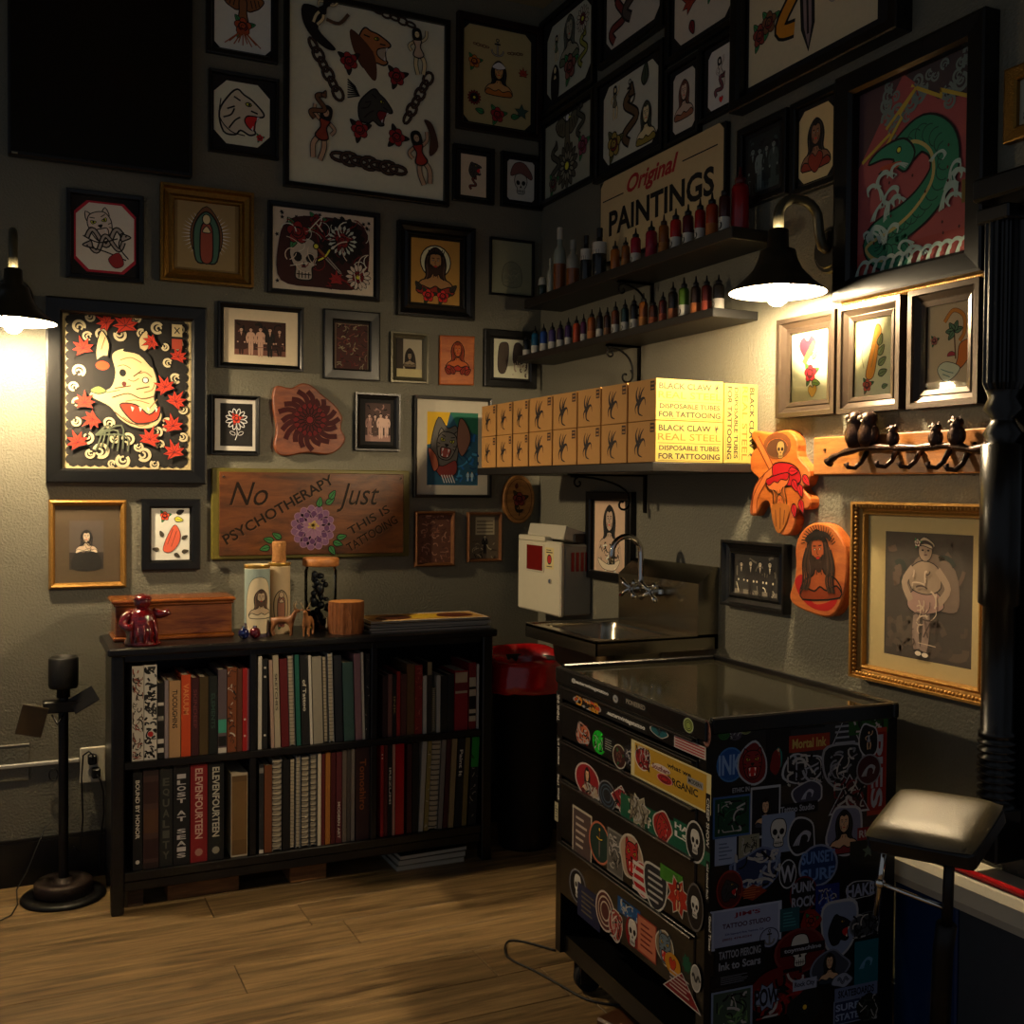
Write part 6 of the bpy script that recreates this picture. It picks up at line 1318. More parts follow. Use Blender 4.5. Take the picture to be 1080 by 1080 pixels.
for sx in (-1, 1):
    MB().sph((sx*bw_*.48, -.029, bh_*.44), .005, 8).build('nail', M_CHROME, t)

# ================================================================== things on top of the bookcase
M_CHEST = wood('polished_cherry', '#5f2c12', '#a05c24', rough=.25, stretch=(3, 22, 22), scale=2.5, coat=.4)
yc = YB+.13
x0 = hit(119, 676, 1, yc).x; x1 = hit(247, 668, 1, yc).x; zt = hit(119, 634, 1, yc-.02).z
t = thing('wooden_chest', 'polished cherry wood chest on the bookcase behind the red figurine', 'chest', ((x0+x1)/2, yc, bt))
w_ = (x1-x0)/2; h_ = zt-bt
MB().box(-w_+.008, w_-.008, 0, .15, .016, h_-.022, bev=.002).build('body', M_CHEST, t)
MB().box(-w_, w_, -.008, .158, 0, .016, bev=.005).build('base_moulding', M_CHEST, t)
MB().box(-w_+.002, w_-.002, -.006, .156, h_-.022, h_-.013, bev=.003).box(-w_-.004, w_+.004, -.012, .162, h_-.013, h_, bev=.005).build('lid', M_CHEST, t)
def skin_mesh(name, V, E, R, material, parent=None, loc=(0, 0, 0), sub=2, rz=0, scale=1):
    me = bpy.data.meshes.new(name); me.from_pydata([tuple(c*scale for c in v) for v in V], E, []); o = bpy.data.objects.new(name, me); COL.objects.link(o)
    m_ = o.modifiers.new('s', 'SKIN'); s2 = o.modifiers.new('d', 'SUBSURF'); s2.levels = s2.render_levels = sub
    for i, r in enumerate(R):
        rr_ = r if isinstance(r, tuple) else (r, r); me.skin_vertices[0].data[i].radius = (rr_[0]*scale, rr_[1]*scale)
    me.skin_vertices[0].data[0].use_root = True
    dg = bpy.context.evaluated_depsgraph_get(); dg.update(); m2 = bpy.data.meshes.new_from_object(o.evaluated_get(dg)); bpy.data.objects.remove(o); bpy.data.meshes.remove(me)
    m2.name = name; m2.materials.clear(); m2.materials.append(material)
    for p_ in m2.polygons: p_.use_smooth = True
    o = bpy.data.objects.new(name, m2); COL.objects.link(o); o.parent = parent; o.location = loc; o.rotation_euler.z = rz
    return o
M_RGLASS = mat('red_glass', '#5c060b', rough=.1, var=.3, scale=60, spec=.8, coat=.6, bump=.004, bscale=90)
yr = YB+.048; px_ = hit(150, 684, 1, yr); hr = hit(150, 627, 1, yr).z-bt
t = thing('glass_figurine', 'shiny dark red glass figurine with raised arms in front of the chest', 'figurine', (px_.x, yr, bt))
k = hr
b = MB().lathe([(.001, 0), (.33*k, 0), (.36*k, .03*k), (.33*k, .08*k), (.30*k, .14*k), (.32*k, .26*k), (.30*k, .42*k), (.27*k, .56*k), (.24*k, .66*k), (.16*k, .72*k), (.1*k, .75*k), (.11*k, .78*k), (.001, .8*k)], 24)
b.sph((0, -.02*k, .86*k), .17*k, 16, sz=.95)
for s_ in (-1, 1):
    b.sph((s_*.09*k, -.2*k, .075*k), .11*k, 10, sz=.6, sy=1.2)
b.tube([(-.2*k, -.02*k, .64*k), (-.33*k, -.06*k, .56*k), (-.38*k, -.1*k, .44*k), (-.3*k, -.18*k, .36*k), (-.2*k, -.24*k, .38*k)], [.11*k, .1*k, .09*k, .08*k, .08*k], 10)
b.tube([(.2*k, -.02*k, .64*k), (.33*k, -.08*k, .6*k), (.44*k, -.12*k, .62*k), (.5*k, -.14*k, .66*k)], [.11*k, .09*k, .07*k, .075*k], 10)
for i in range(5): b.tube([((-.2+.1*i)*k, -.26*k+abs(i-2)*.02*k, .5*k), ((-.24+.12*i)*k, -.31*k+abs(i-2)*.03*k, .26*k), ((-.24+.12*i)*k, -.32*k+abs(i-2)*.03*k, .06*k)], [.02*k, .035*k, .03*k], 6)
b.build('body', M_RGLASS, t)
b = MB().lathe([(.001, .9*k), (.175*k, .9*k), (.185*k, .92*k), (.16*k, .96*k), (.11*k, 1.0*k), (.001, 1.01*k)], 18, c=(0, -.02*k, 0)).build('hat', M_RGLASS, t)
def on_top(px, py_top, py_bot, yy): q = hit(px, py_bot, 1, yy); return q.x, hit(px, py_top, 1, yy).z-bt
# picture candles
def cyl_print(r, h, fn, parent, name='wrap_print'):
    """print wrapped on the front half of a cylinder"""
    a = Art(r*PI, h, 0, -r*PI/2, 0); fn(a); mb = a.mb; b = MB()
    def emit(tri, c, d=0):
        L_ = [(tri[i]-tri[(i+1) % 3]).length for i in range(3)]; m2 = max(range(3), key=lambda i: L_[i])
        if max(q.x for q in tri)-min(q.x for q in tri) > r*.09 and d < 11:
            A_, B_, C_ = tri[m2], tri[(m2+1) % 3], tri[(m2+2) % 3]; M2 = (A_+B_)/2; emit([A_, M2, C_], c, d+1); emit([M2, B_, C_], c, d+1); return
        b.add([((r+.0006-v.y)*math.sin(v.x/r), -(r+.0006-v.y)*math.cos(v.x/r), v.z) for v in tri], [(0, 1, 2)], False, c)
    for f, c in zip(mb.f, mb.c):
        for q in range(1, len(f)-1): emit([mb.v[f[0]], mb.v[f[q]], mb.v[f[q+1]]], c)
    return b.build(name, PRINT, parent, attr=True)
def C1(a):
    H = a.h; paper(a, srgb('#8d9c94')); a.rect(0, 0, 100, H*.2, srgb('#3a2a3a')); a.ob(spl([(18, H*.1), (14, H*.5), (26, H*.8), (50, H*.88), (74, H*.8), (84, H*.5), (80, H*.1), (50, H*.05)], 4), srgb('#c9b998'), 1.2); put(a, m_bust, 54, H*.5, 3.2, hair=srgb('#4a3426'), skin=srgb('#b8a080'), top=srgb('#c9b998'), beard=True)
def C2(a): H = a.h; paper(a, srgb('#b09a78')); put(a, m_robed, 50, H*.45, 4.4, robe=srgb('#a08a68'), dress=srgb('#8a5a44'), skin=srgb('#b39a7c')); put(a, m_rose, 50, H*.16, 1.6, c=srgb('#8a4a38'))
M_WAX = mat('cream_wax', '#c9b68c', rough=.4, var=.06)
for nm, pxc, top_, bot_, wpx, fn, lab in (('picture_candle', 271, 595, 671, 26, C1, 'tall glass candle with a veiled bearded portrait on the bookcase'), ('picture_candle', 294, 593, 667, 23, C2, 'tall cream candle jar with a praying lady print and cork stopper')):
    yy = YB+.12 if pxc < 280 else YB+.17; x_, h_ = on_top(pxc, top_, bot_, yy); r_ = wpx/2*(yy-CAM.y)/math.cos(.25)/FPX*.97
    t = thing(nm, lab, 'candle', (x_, yy, bt))
    MB().lathe([(.001, 0), (r_, 0), (r_, h_), (r_-.003, h_), (r_-.003, h_-.012), (.001, h_-.012)], 28).build('glass_body', M_WAX, t)
    MB().lathe([(r_+.0005, h_-.012), (r_+.001, h_-.011), (r_+.001, h_-.001), (r_+.0004, h_)], 28).build('rim', mat('gold_rim', '#a8823c', rough=.3, metal=.7), t)
    cyl_print(r_, h_-.014, fn, t)
    if pxc > 280:
        h2 = hit(292, 571, 1, yy).z-bt
        MB().lathe([(.001, h_-.01), (r_*.62, h_-.01), (r_*.66, h_+.008), (r_*.6, (h_+h2)/2), (r_*.66, h2-.006), (r_*.58, h2), (.001, h2)], 14).build('cork', mat('cork', '#9c6c3c', rough=.9, var=.4, scale=120, bump=.0015, bscale=200), t)
# jar with wooden lid
yy = YB+.185; x_, h_ = on_top(338, 588, 667, yy); r_ = 17*(yy-CAM.y)/math.cos(.2)/FPX
t = thing('glass_jar', 'tall glass jar of dark trinkets with a wooden lid behind the deer', 'jar', (x_, yy, bt))
MB().lathe([(r_-.002, .004), (r_, 0), (r_, h_*.82), (r_*.9, h_*.87), (r_*.9, h_*.9)], 28).lathe([(.001, 0), (r_, 0)], 28).build('glass_body', glass_mat('jar_glass', (.9, .92, .9), ior=1.2), t)
MB().lathe([(.001, h_*.885), (r_*1.08, h_*.885), (r_*1.12, h_*.9), (r_*1.12, h_*.985), (r_*1.05, h_), (.001, h_)], 28).build('wooden_lid', wood('beech_lid', '#8a5428', '#b8783c', rough=.5), t)
random.seed(8); b = MB()
for i in range(26): b.sph((random.uniform(-.5, .5)*r_, random.uniform(-.5, .5)*r_, h_*(.05+.75*i/26)), r_*random.uniform(.16, .3), 8, sz=random.uniform(.6, 1.6))
o = b.build('trinkets', mat('dark_trinkets', '#14161a', rough=.3, var=.5, scale=90), t); o['kind'] = 'stuff'
# log
yy = YB+.085; x_, h_ = on_top(365, 634, 672, yy); r_ = 18.5*(yy-CAM.y)/math.cos(.2)/FPX
t = thing('log_stump', 'short log with rough bark standing beside the magazines', 'log', (x_, yy, bt)); random.seed(5)
n = 40; wob = [1+random.uniform(-.05, .03) for _ in range(n)]; b = MB(); vs = []
for j in range(6):
    for i in range(n):
        a_ = 2*PI*i/n; r2 = r_*wob[i]*(1+.015*math.sin(j*2+i)); vs.append((r2*math.cos(a_), r2*math.sin(a_), h_*j/5))
b.add(vs, [(j*n+i, j*n+(i+1) % n, (j+1)*n+(i+1) % n, (j+1)*n+i) for j in range(5) for i in range(n)]).build('bark', mat('tree_bark', '#6b3c1a', rough=.9, var=.6, scale=30, stretch=(3, 3, .6), bump=.004, bscale=60), t)
b = MB().add([(v[0]*.99, v[1]*.99, h_+.0002) for v in vs[:n]], [tuple(range(n))]).build('cut_face', wood('cut_wood', '#9a5e28', '#c08040', rough=.6), t)
# deer
def deer(lab, pxc, pyb, hpx, yy, face, coat_):
    q = hit(pxc, pyb, 1, yy); mpp = (q-CAM).dot(FWD)/FPX; k = hpx*mpp
    t = thing('deer_figurine', lab, 'figurine', (q.x, yy, bt))
    V = [(0, 0, .46), (.22, 0, .47), (-.22, 0, .46), (.32, 0, .62), (.38, 0, .74), (.5, 0, .72)]; E = [(0, 1), (0, 2), (1, 3), (3, 4), (4, 5)]; R = [.105, .11, .11, .07, .065, .035]
    for sx, sy in ((.24, .07), (.24, -.07), (-.24, .07), (-.24, -.07)):
        b0 = len(V); bk = -.05 if sx < 0 else .01
        V += [(sx, sy, .33), (sx+bk, sy, .18), (sx, sy, .025)]; E += [(1 if sx > 0 else 2, b0), (b0, b0+1), (b0+1, b0+2)]; R += [.05, .028, .026]
    V += [(-.36, 0, .5)]; E += [(2, len(V)-1)]; R += [.03]
    skin_mesh('body', V, E, R, coat_, t, scale=k, rz=face)
    h = MB().at(Matrix.Rotation(face, 4, 'Z') @ Matrix.Scale(k, 4))
    for s_ in (-1, 1): h.tube([(.36, s_*.03, .79), (.33, s_*.09, .88), (.36, s_*.14, .99)], [.018, .014, .008], 6).tube([(.335, s_*.085, .87), (.40, s_*.09, .93)], [.012, .007], 5)
    h.build('antlers', mat('antler', '#8a7250', rough=.6), t)
    h = MB().at(Matrix.Rotation(face, 4, 'Z') @ Matrix.Scale(k, 4))
    for s_ in (-1, 1): h.sph((.35, s_*.09, .78), .04, 8, sx=.5, sy=1.2, sz=.6)
    h.build('ears', coat_, t)
    return t
M_DEER = mat('brown_deer_paint', '#7a4c2a', rough=.45, var=.3, scale=25); M_DEER2 = mat('spotted_deer_paint', '#8d5c36', rough=.45, var=.45, scale=40)
deer('antlered brown deer figurine in front of the cream candle', 298, 670, 38, YB+.06, -.5, M_DEER)
deer('pale faced deer figurine in front of the glass jar', 325, 673, 38, YB+.035, PI+1.1, M_DEER2)
for lab, pxc, col in (('small blue glass bauble beside the chest', 257, '#0c1440'), ('small ruby glass bauble before the veiled candle', 269, '#4a0a14')):
    yy = YB+.05; q = hit(pxc, 668, 1, yy); r_ = .018
    t = thing('glass_bauble', lab, 'ornament', (q.x, yy, bt), 0)
    MB().sph((0, 0, r_*1.1), r_, 16, sz=1.1).build('ball', mat('glass_'+col.strip('#'), col, rough=.06, var=.2, coat=.8), t)
    MB().cyl(r_*.4, r_*2.1, r_*2.45, 10).build('cap', M_CHROME, t)
# magazines
yy = YB+.03; xa = hit(386, 669, 1, yy).x; xb = hit(520, 662, 1, yy).x
M_MAG = mat('magazine_pages', '#9a958a', rough=.6, var=.2, scale=8, stretch=(1, 1, 120))
def mag_cover(a):
    paper(a, srgb('#b58a4a')); H = a.h; a.poly(ell(50, H*.5, 26, H*.32, 20), srgb('#c9a22c')); a.poly(spl([(8, H*.3), (16, H*.7), (34, H*.8), (40, H*.4), (24, H*.16)], 4), srgb('#4a2414')); a.poly(spl([(62, H*.4), (70, H*.8), (90, H*.75), (92, H*.35), (76, H*.2)], 4), srgb('#5a2a18')); a.line([(1, 1), (99, 1), (99, H-1), (1, H-1)], 2, WHT, True)
specs = [('grey bottom magazine in the pile on the bookcase', .010, '#77736a', 0, 0), ('black spined second magazine in the pile on the bookcase', .009, '#1a1a1a', -.012, .03), ('white third magazine in the pile on the bookcase', .008, '#b0aca2', .004, -.02), ('thin dark fourth magazine in the pile on the bookcase', .005, '#22201e', -.006, .02), ('top magazine with an orange and yellow cover on the pile', .007, '#a58048', .0, -.015)]
z_ = bt
for lab, th_m, c, dx, an in specs:
    W_ = (xb-xa)-.03; D_ = .2
    t = thing('magazine', lab, 'magazine', ((xa+xb)/2+dx, YB+.02+D_/2, z_+.0003), an, 'magazines piled on the bookcase')
    MB().box(-W_/2, W_/2, -D_/2, D_/2, 0, .0012, col=srgb(c)).box(-W_/2, W_/2, -D_/2, D_/2, th_m-.0012, th_m, col=srgb(c)).box(-W_/2, -W_/2+.0015, -D_/2, D_/2, .0012, th_m-.0012, col=srgb(c)).build('cover', bookmat('g'), t, attr=True)
    MB().box(-W_/2+.0015, W_/2-.001, -D_/2+.001, D_/2-.001, .0012, th_m-.0012).build('pages', M_MAG, t)
    if 'orange' in lab:
        a = Art(W_*.98, D_*.98, -.0); mag_cover(a); q = a.build('cover_print', t, GLOSSP); q.rotation_euler.x = -PI/2; q.location.z = th_m+.0002
    z_ += th_m+.0004

# ================================================================== owl coat rack
s0, z1 = onwall('R', 864, 461); s1, z0 = onwall('R', 1053, 499); z1 = (onwall('R', 864, 461)[1]+onwall('R', 1053, 452)[1])/2
w_, h_ = s1-s0, z1-z0
t = thing('owl_coat_rack', 'wooden coat rack with cast owls perched on a branch', 'coat rack', (0, -(s0+s1)/2, (z0+z1)/2), -PI/2)
MB().box(-w_/2, w_/2, -.02, 0, -h_/2, h_/2, bev=.003).build('backboard', wood('pine_board', '#8a5426', '#b8783a', rough=.4, stretch=(3, 20, 20)), t)
M_BRZ = mat('dark_bronze', '#3a2720', rough=.32, metal=.6, var=.4, scale=120, bump=.0012, bscale=180)
def rk(px, py, off=.05):
    q = RW(px, py, off); return -q.y-(s0+s1)/2, q.z-(z0+z1)/2
br = [rk(*p) for p in ((872, 488), (880, 481), (905, 473), (935, 472), (965, 472), (1000, 470), (1025, 474), (1042, 470))]
MB().tube([(x, -.045, z) for x, z in spl(br, 4, False)], [.014, .013]+[.009+.002*math.sin(i*1.7) for i in range(len(spl(br, 4, False))-4)]+[.011, .013], 10).build('branch', M_BRZ, t)
for p in ((905, 476), (937, 474), (962, 474), (992, 474), (1012, 476)):
    x, z = rk(*p); MB().tube([(x, -.022, z), (x, -.04, z-.028), (x-.006, -.055, z-.042), (x-.016, -.068, z-.04), (x-.02, -.07, z-.03)], [.007, .006, .006, .006, .008], 8).build('hook', M_BRZ, t)
for (px, pyb, hp) in ((901, 473, 38), (914, 472, 36), (940, 470, 20), (985, 471, 22), (1007, 470, 26)):
    x, z = rk(px, pyb); hh = hp*.00245
    o = MB().lathe([(.001, 0), (hh*.2, .02*hh), (hh*.28, .2*hh), (hh*.3, .42*hh), (hh*.22, .62*hh), (hh*.2, .68*hh), (hh*.25, .78*hh), (hh*.23, .92*hh), (hh*.1, hh), (.001, hh)], 14, c=(x, -.045, z)).build('owl', M_BRZ, t)
    for s_ in (-1, 1):
        MB().lathe([(.001, hh*.07), (hh*.07, hh*.06), (hh*.085, 0)], 12, c=(x+s_*hh*.1, -.045-hh*.2, z+hh*.83), axis='y').build('eye_disc', mat('pale_bronze', '#7d6c5c', rough=.5, metal=.2), o)
        MB().add([(x+s_*hh*.06, -.05, z+hh*.95), (x+s_*hh*.22, -.05, z+hh*.9), (x+s_*hh*.2, -.045, z+hh*1.08)], [(0, 1, 2), (2, 1, 0)]).build('ear_tuft', M_BRZ, o)
        MB().sph((x+s_*hh*.27, -.045, z+hh*.36), hh*.17, 10, sx=.5, sy=.9, sz=1.5).build('wing', M_BRZ, o)
    MB().add([(x-hh*.04, -.045-hh*.25, z+hh*.78), (x+hh*.04, -.045-hh*.25, z+hh*.78), (x, -.045-hh*.3, z+hh*.7)], [(0, 1, 2)]).build('beak', mat('pale_bronze', '#8a7a6c'), o)
for sx in (-1, 0, 1): MB().cyl(.004, .02, .023, 10, c=(sx*w_*.42, 0, h_*.16), axis='y').build('screw', M_BRZ, t)

# ================================================================== outlet, plugs, raceway, cords
ox, oz = onwall('L', 98, 806); 
t = thing('wall_outlet', 'cream duplex wall outlet beside the bookcase', 'outlet', (ox, 0, oz))
MB().box(-.042, .042, -.008, 0, -.062, .062, bev=.004).build('cover_plate', M_PLA, t)
for s_ in (-1, 1): MB().cyl(.017, .008, .0095, 16, c=(0, 0, s_*.024), axis='y').build('socket', M_GRYP, t)
M_CORD = mat('black_rubber_cord', '#0b0b0b', rough=.5)
for s_, lab, end in ((1, 'black power plug in the upper socket with a thin cord to the stand', None), (-1, 'black power plug in the lower socket with a cord down the wall', None)):
    pz = oz+s_*.024
    t = thing('power_plug', lab, 'plug', (ox+(-.004 if s_ > 0 else .008), 0, pz))
    MB().box(-.014, .014, -.044, -.0098, -.017, .017, bev=.005).build('plug_body', M_CORD, t)
    if s_ > 0: pts = [(0, -.044, 0), (0, -.06, .02), (-.012, -.055, .035), (-.03, -.045, .02), (-.035, -.04, -.06), (-.03, -.035, -.2), (-.04, -.03, pz*-.0-.32), (-.06, -.035, -pz+.12)]
    else: pts = [(0, -.044, 0), (.012, -.055, -.02), (.022, -.05, -.06), (.024, -.045, -.14), (.014, -.04, -.22), (.01, -.04, -pz+.1), (.012, -.05, -pz+.02)]
    pts = [tuple(v) for v in pts]
    P3_ = []
    for i in range(len(pts)-1):
        a0, a1 = Vector(pts[i]), Vector(pts[i+1]); P3_ += [a0.lerp(a1, q/3) for q in range(3)]
    P3_.append(Vector(pts[-1])); MB().tube(P3_, .0028, 6).build('cord', M_CORD, t)
t = thing('cord_coil', 'thin dark coil of wire hanging on the raceway', 'wire', (onwall('L', 56, 815)[0], -.022, onwall('L', 56, 815)[1]))
MB().tube([(.014*math.cos(i*.6), -.001*i*.3, .02*math.sin(i*.6)) for i in range(22)], .0018, 6).build('loop', M_CORD, t)
ra = onwall('L', -20, 815); rb = onwall('L', 84, 801)
t = thing('cable_raceway', 'thin white cable raceway running along the wall to the outlet', 'raceway', ((ra[0]+rb[0])/2, 0, rb[1]))
L_ = (rb[0]-ra[0])/2
MB().box(-L_, L_, -.014, 0, -.007, .007, bev=.003).build('channel', mat('white_pvc', '#b9b4a4', rough=.4), t)
bx_, bz_ = onwall('L', 12, 810)
MB().box(bx_-(ra[0]+rb[0])/2-.06, bx_-(ra[0]+rb[0])/2+.055, -.006, 0, -.052, .068, bev=.002).build('junction_cover', M_WALL, t)
MB().box(bx_-(ra[0]+rb[0])/2-.06, bx_-(ra[0]+rb[0])/2+.055, -.008, -.0, .068, .071).build('junction_edge', mat('white_pvc', '#b9b4a4'), t)
p = [FL(0, 972), FL(12, 966), FL(22, 955), FL(30, 935)]
pts = [Vector((p[0].x, p[0].y, .003)), Vector((p[1].x, p[1].y, .003)), Vector((p[2].x-.01, p[2].y, .004))]
q = FL(28, 940); pts += [Vector((q.x-.03, q.y, .01)), Vector((q.x+.0, -.06, .06)), Vector((q.x+.06, -.03, .2))]
tag(MB().tube([(x.x, x.y, x.z) for x in pts], .002, 6).build('lamp_cord', M_CORD), 'thin black cord trailing from the wall over the floor beside the stand', 'cord')
cp = [FL(*c) for c in ((700, 1066), (655, 1062), (620, 1056), (592, 1041), (565, 1026), (540, 1014), (533, 1006), (534, 996), (542, 993), (562, 997), (586, 1004))]
sp_ = spl([(c.x, c.y) for c in cp], 5, False)
tag(MB().tube([(x, y, .004) for x, y in sp_], .0032, 6).build('cabinet_cord', M_CORD), 'black cord looping over the floor by the cabinet caster', 'cord')
q = FL(650, 1078); tag(MB().box(-.05, .05, -.06, .06, 0, .03, bev=.006).build('foot_pedal', mat('brown_pedal', '#4a2a14', rough=.5), None, (q.x, q.y-.05, 0), .3), 'brown foot pedal on the floor in front of the cabinet', 'pedal')
# ================================================================== stickers on the tool cabinet
SI = [0]; PLACED = {'F': [], 'S': []}
def shape(kind, w, h, seed=0, g=1.0):
    cx, cy = w/2, h/2; rx, ry = w/2*g, h/2*g
    if kind == 'c': return ell(cx, cy, rx, ry, 22)
    if kind == 'r': return [(cx-rx, cy-ry), (cx+rx, cy-ry), (cx+rx, cy+ry), (cx-rx, cy+ry)]
    if kind == 't': return [(cx-rx, cy-ry), (cx+rx, cy-ry), (cx, cy+ry)]
    if kind == 'd': return [(cx, cy-ry), (cx+rx, cy), (cx, cy+ry), (cx-rx, cy)]
    if kind == 's': return spl([(cx, cy-ry), (cx-rx*.9, cy-ry*.4), (cx-rx, cy+ry*.8), (cx, cy+ry), (cx+rx, cy+ry*.8), (cx+rx*.9, cy-ry*.4)], 4)
    R = random.Random(seed); n = 9 if kind == 'b' else 16
    pts = []
    for i in range(n):
        a = 2*PI*i/n; k = R.uniform(.72, 1.0) if kind == 'b' else (1.0 if i % 2 else .66)
        pts.append((cx+rx*k*math.cos(a), cy+ry*k*math.sin(a)))
    return spl(pts, 3) if kind == 'b' else pts
def sticker(face, x, y, w, h, kind, fill, border='#b5b0a8', deco=None, txt=None, rot=0, tcol='#0c0a0a', c2='#7a1c1c', yface=None):
    i = SI[0]; SI[0] += 1
    if txt is None and min(w, h) > 6: w *= 1.2 if face == 'F' else 1.12; h *= 1.12
    if face == 'F':
        lx, lz = cabF(x, y); W = abs(cabF(x+w/2, y)[0]-cabF(x-w/2, y)[0]); Hh = abs(cabF(x, y-h/2)[1]-cabF(x, y+h/2)[1])
        par = cab; yb_ = -hd-.0003; lim = (-hw+.036, hw-.036)
        for d, zt_, zb_ in zip(drawers, rz_[:-1], rz_[1:]):
            if zb_ < lz < zt_: par = d; yb_ = -hd-.0033
        if lz > rz_[0]: yb_ = -hd-.0063
        if lx-W/2 > hw-.04 or lx+W/2 < -hw+.04: yb_ = -hd-.0003; par = cab
        c0, base = lx, -yb_; rz = 0
    else:
        ly, lz = cabS(x, y); W = abs(cabS(x+w/2, y)[0]-cabS(x-w/2, y)[0]); Hh = abs(cabS(x, y-h/2)[1]-cabS(x, y+h/2)[1]); par = cab
        c0, base = ly, hw+.0004; rz = PI/2
    a = Art(W, Hh); a.DZ = 9e-6; H = a.h; R = random.Random(i)
    f = srgb(fill)
    if border: a.poly(shape(kind, 100, H, i), srgb(border))
    a.poly(shape(kind, 100, H, i, .9 if border else 1), f)
    m_ = min(100, H)/100; mid = (50, H/2)
    fn = {'skull': (m_skull, dict(c=srgb('#bdb8ae'))), 'rose': (m_rose, dict(c=srgb(c2))), 'bust': (m_bust, dict(top=srgb(c2))), 'bird': (m_bird, dict(c=srgb(c2))), 'star': (m_star, dict(c=srgb(c2))),
          'beast': (m_beast, dict(c=srgb(c2))), 'profile': (m_profile, dict(c=srgb(c2))), 'heart': (m_heart, dict(c=srgb(c2))), 'fig': (m_figure, dict(dress=srgb(c2))), 'snake': (m_snake, dict(c=srgb(c2))), 'dagger': (m_dagger, {}), 'anchor': (m_anchor, {}), 'wave': (m_wave, dict(c=srgb(c2))), 'robed': (m_robed, {}), 'mum': (m_mum, dict(c1=srgb(c2), c2=f, rings=2, n=10))}
    if deco in fn: put(a, fn[deco][0], mid[0], mid[1], 3.5*m_, 0, **fn[deco][1])
    elif deco == 'rings':
        for k_ in (.7, .45): a.line(shape(kind, 100, H, i, k_), 4, srgb(c2), True)
    elif deco == 'lines':
        for k_ in range(5): a.rect(18, H*(.2+.14*k_), R.uniform(55, 84), H*(.2+.14*k_)+H*.05, srgb(c2))
    elif deco == 'scrib': m_scribble(a, i, 14, H*.14, 86, H*.86, 26, [srgb(c2), BLK, srgb('#a5a09a')], 3.4, (16, 40))
    elif deco == 'stripes':
        for k_ in range(4): a.rect(4, H*(.12+.22*k_), 96, H*(.12+.22*k_)+H*.1, srgb(c2))
    if txt:
        rows = txt.split('|'); n_ = len(rows)
        for k_, s_ in enumerate(rows): a.text(s_, 50, H*(1-(k_+.5)/n_*.8-.1), (H*.8/n_*.72 if rot == 0 else 62), srgb(tcol), rot if n_ == 1 else 0, width=(84 if rot == 0 else H*.84), bold=.03)
    off = base
    for (q0, q1, r0, r1, top) in PLACED[face]:
        if q0 < c0+W/2 and q1 > c0-W/2 and r0 < lz+Hh/2 and r1 > lz-Hh/2: off = max(off, top+4e-5)
    PLACED[face].append((c0-W/2, c0+W/2, lz-Hh/2, lz+Hh/2, off+a.lay*a.DZ))
    o = a.build('sticker', par, STK); o.location = (c0, -off, lz) if face == 'F' else (off, c0, lz); o.rotation_euler.z = rz
    return o
STK = mat('sticker_vinyl', rough=.55, var=.06, scale=60, attr=True, coat=.0, spec=.25)
K_ = '#0a0a0b'; S_ = '#b8b3a9'
# top lip and first drawer
sticker('F', 622.5, 724.5, 46, 9, 'r', K_, None, None, '@easternvintagetattoo', tcol='#d0ccc4'); sticker('F', 650, 737, 6, 9, 'c', '#6a6a6a', None, 'rings', c2='#c0c0c0'); sticker('F', 671, 743, 24, 9, 'r', K_, None, None, 'PIONEERED', tcol='#8a8070')
sticker('F', 727, 765, 9, 14, 'c', '#8a9a4a', '#b0b890', 'rings', c2=K_); sticker('F', 743.5, 774, 8, 26, 'c', '#8a5a4c', '#5a3a34', 'scrib', c2='#5a2a24')
sticker('F', 619, 742.5, 27, 10, 'b', '#b5481c', '#9a8a80', 'scrib', c2='#c98a2c'); sticker('F', 659, 760, 48, 10, 'r', K_, None, None, '.easternvintagetattoo', tcol='#d0ccc4'); sticker('F', 695, 772, 20, 13, 'b', '#1c5a60', S_, 'bird', c2='#1c3a40'); sticker('F', 727, 788, 28, 12, 'r', '#b8a8a0', None, 'stripes', c2='#a02028')
# second drawer
sticker('F', 614.5, 774, 15, 24, 'b', '#b5603c', '#a58a80', 'scrib', c2='#8a2a1c'); sticker('F', 631.6, 783, 12, 22, 'c', '#12b428', None, 'scrib', c2='#0c7a1c'); sticker('F', 642, 786, 11, 16, 'r', K_, None, 'lines', c2='#8a8a84'); sticker('F', 653, 798, 12, 23, 'c', '#3a1a16', '#bab0a0', 'rose', c2='#6a3a34'); sticker('F', 665, 798, 12, 22, 'c', '#1a181c', None, 'scrib', c2='#6a6470')
sticker('F', 705, 817, 70, 36, 'r', '#b98f2c', '#cfc08a', None, None); sticker('F', 716, 812, 30, 9, 'r', '#b98f2c', None, None, 'what we', tcol='#1a1408'); sticker('F', 719, 829, 40, 14, 'r', '#b98f2c', None, None, 'ORGANIC', tcol='#14100a'); sticker('F', 733, 826, 17, 8, 'r', '#8d8a84', None, None, 'MODERN', tcol='#1a1a1a')
sticker('F', 678, 800, 17, 27, 'b', '#8a1418', '#c9c0b4', 'scrib', c2='#5a0c10'); sticker('F', 697, 811, 22, 10, 'b', '#c9b4ac', '#d0c8bc', None, 'Southern', tcol='#6a1c20'); sticker('F', 701, 822, 14, 9, 'c', '#a81820', '#c98a90', 'rings', c2='#6a0c12')
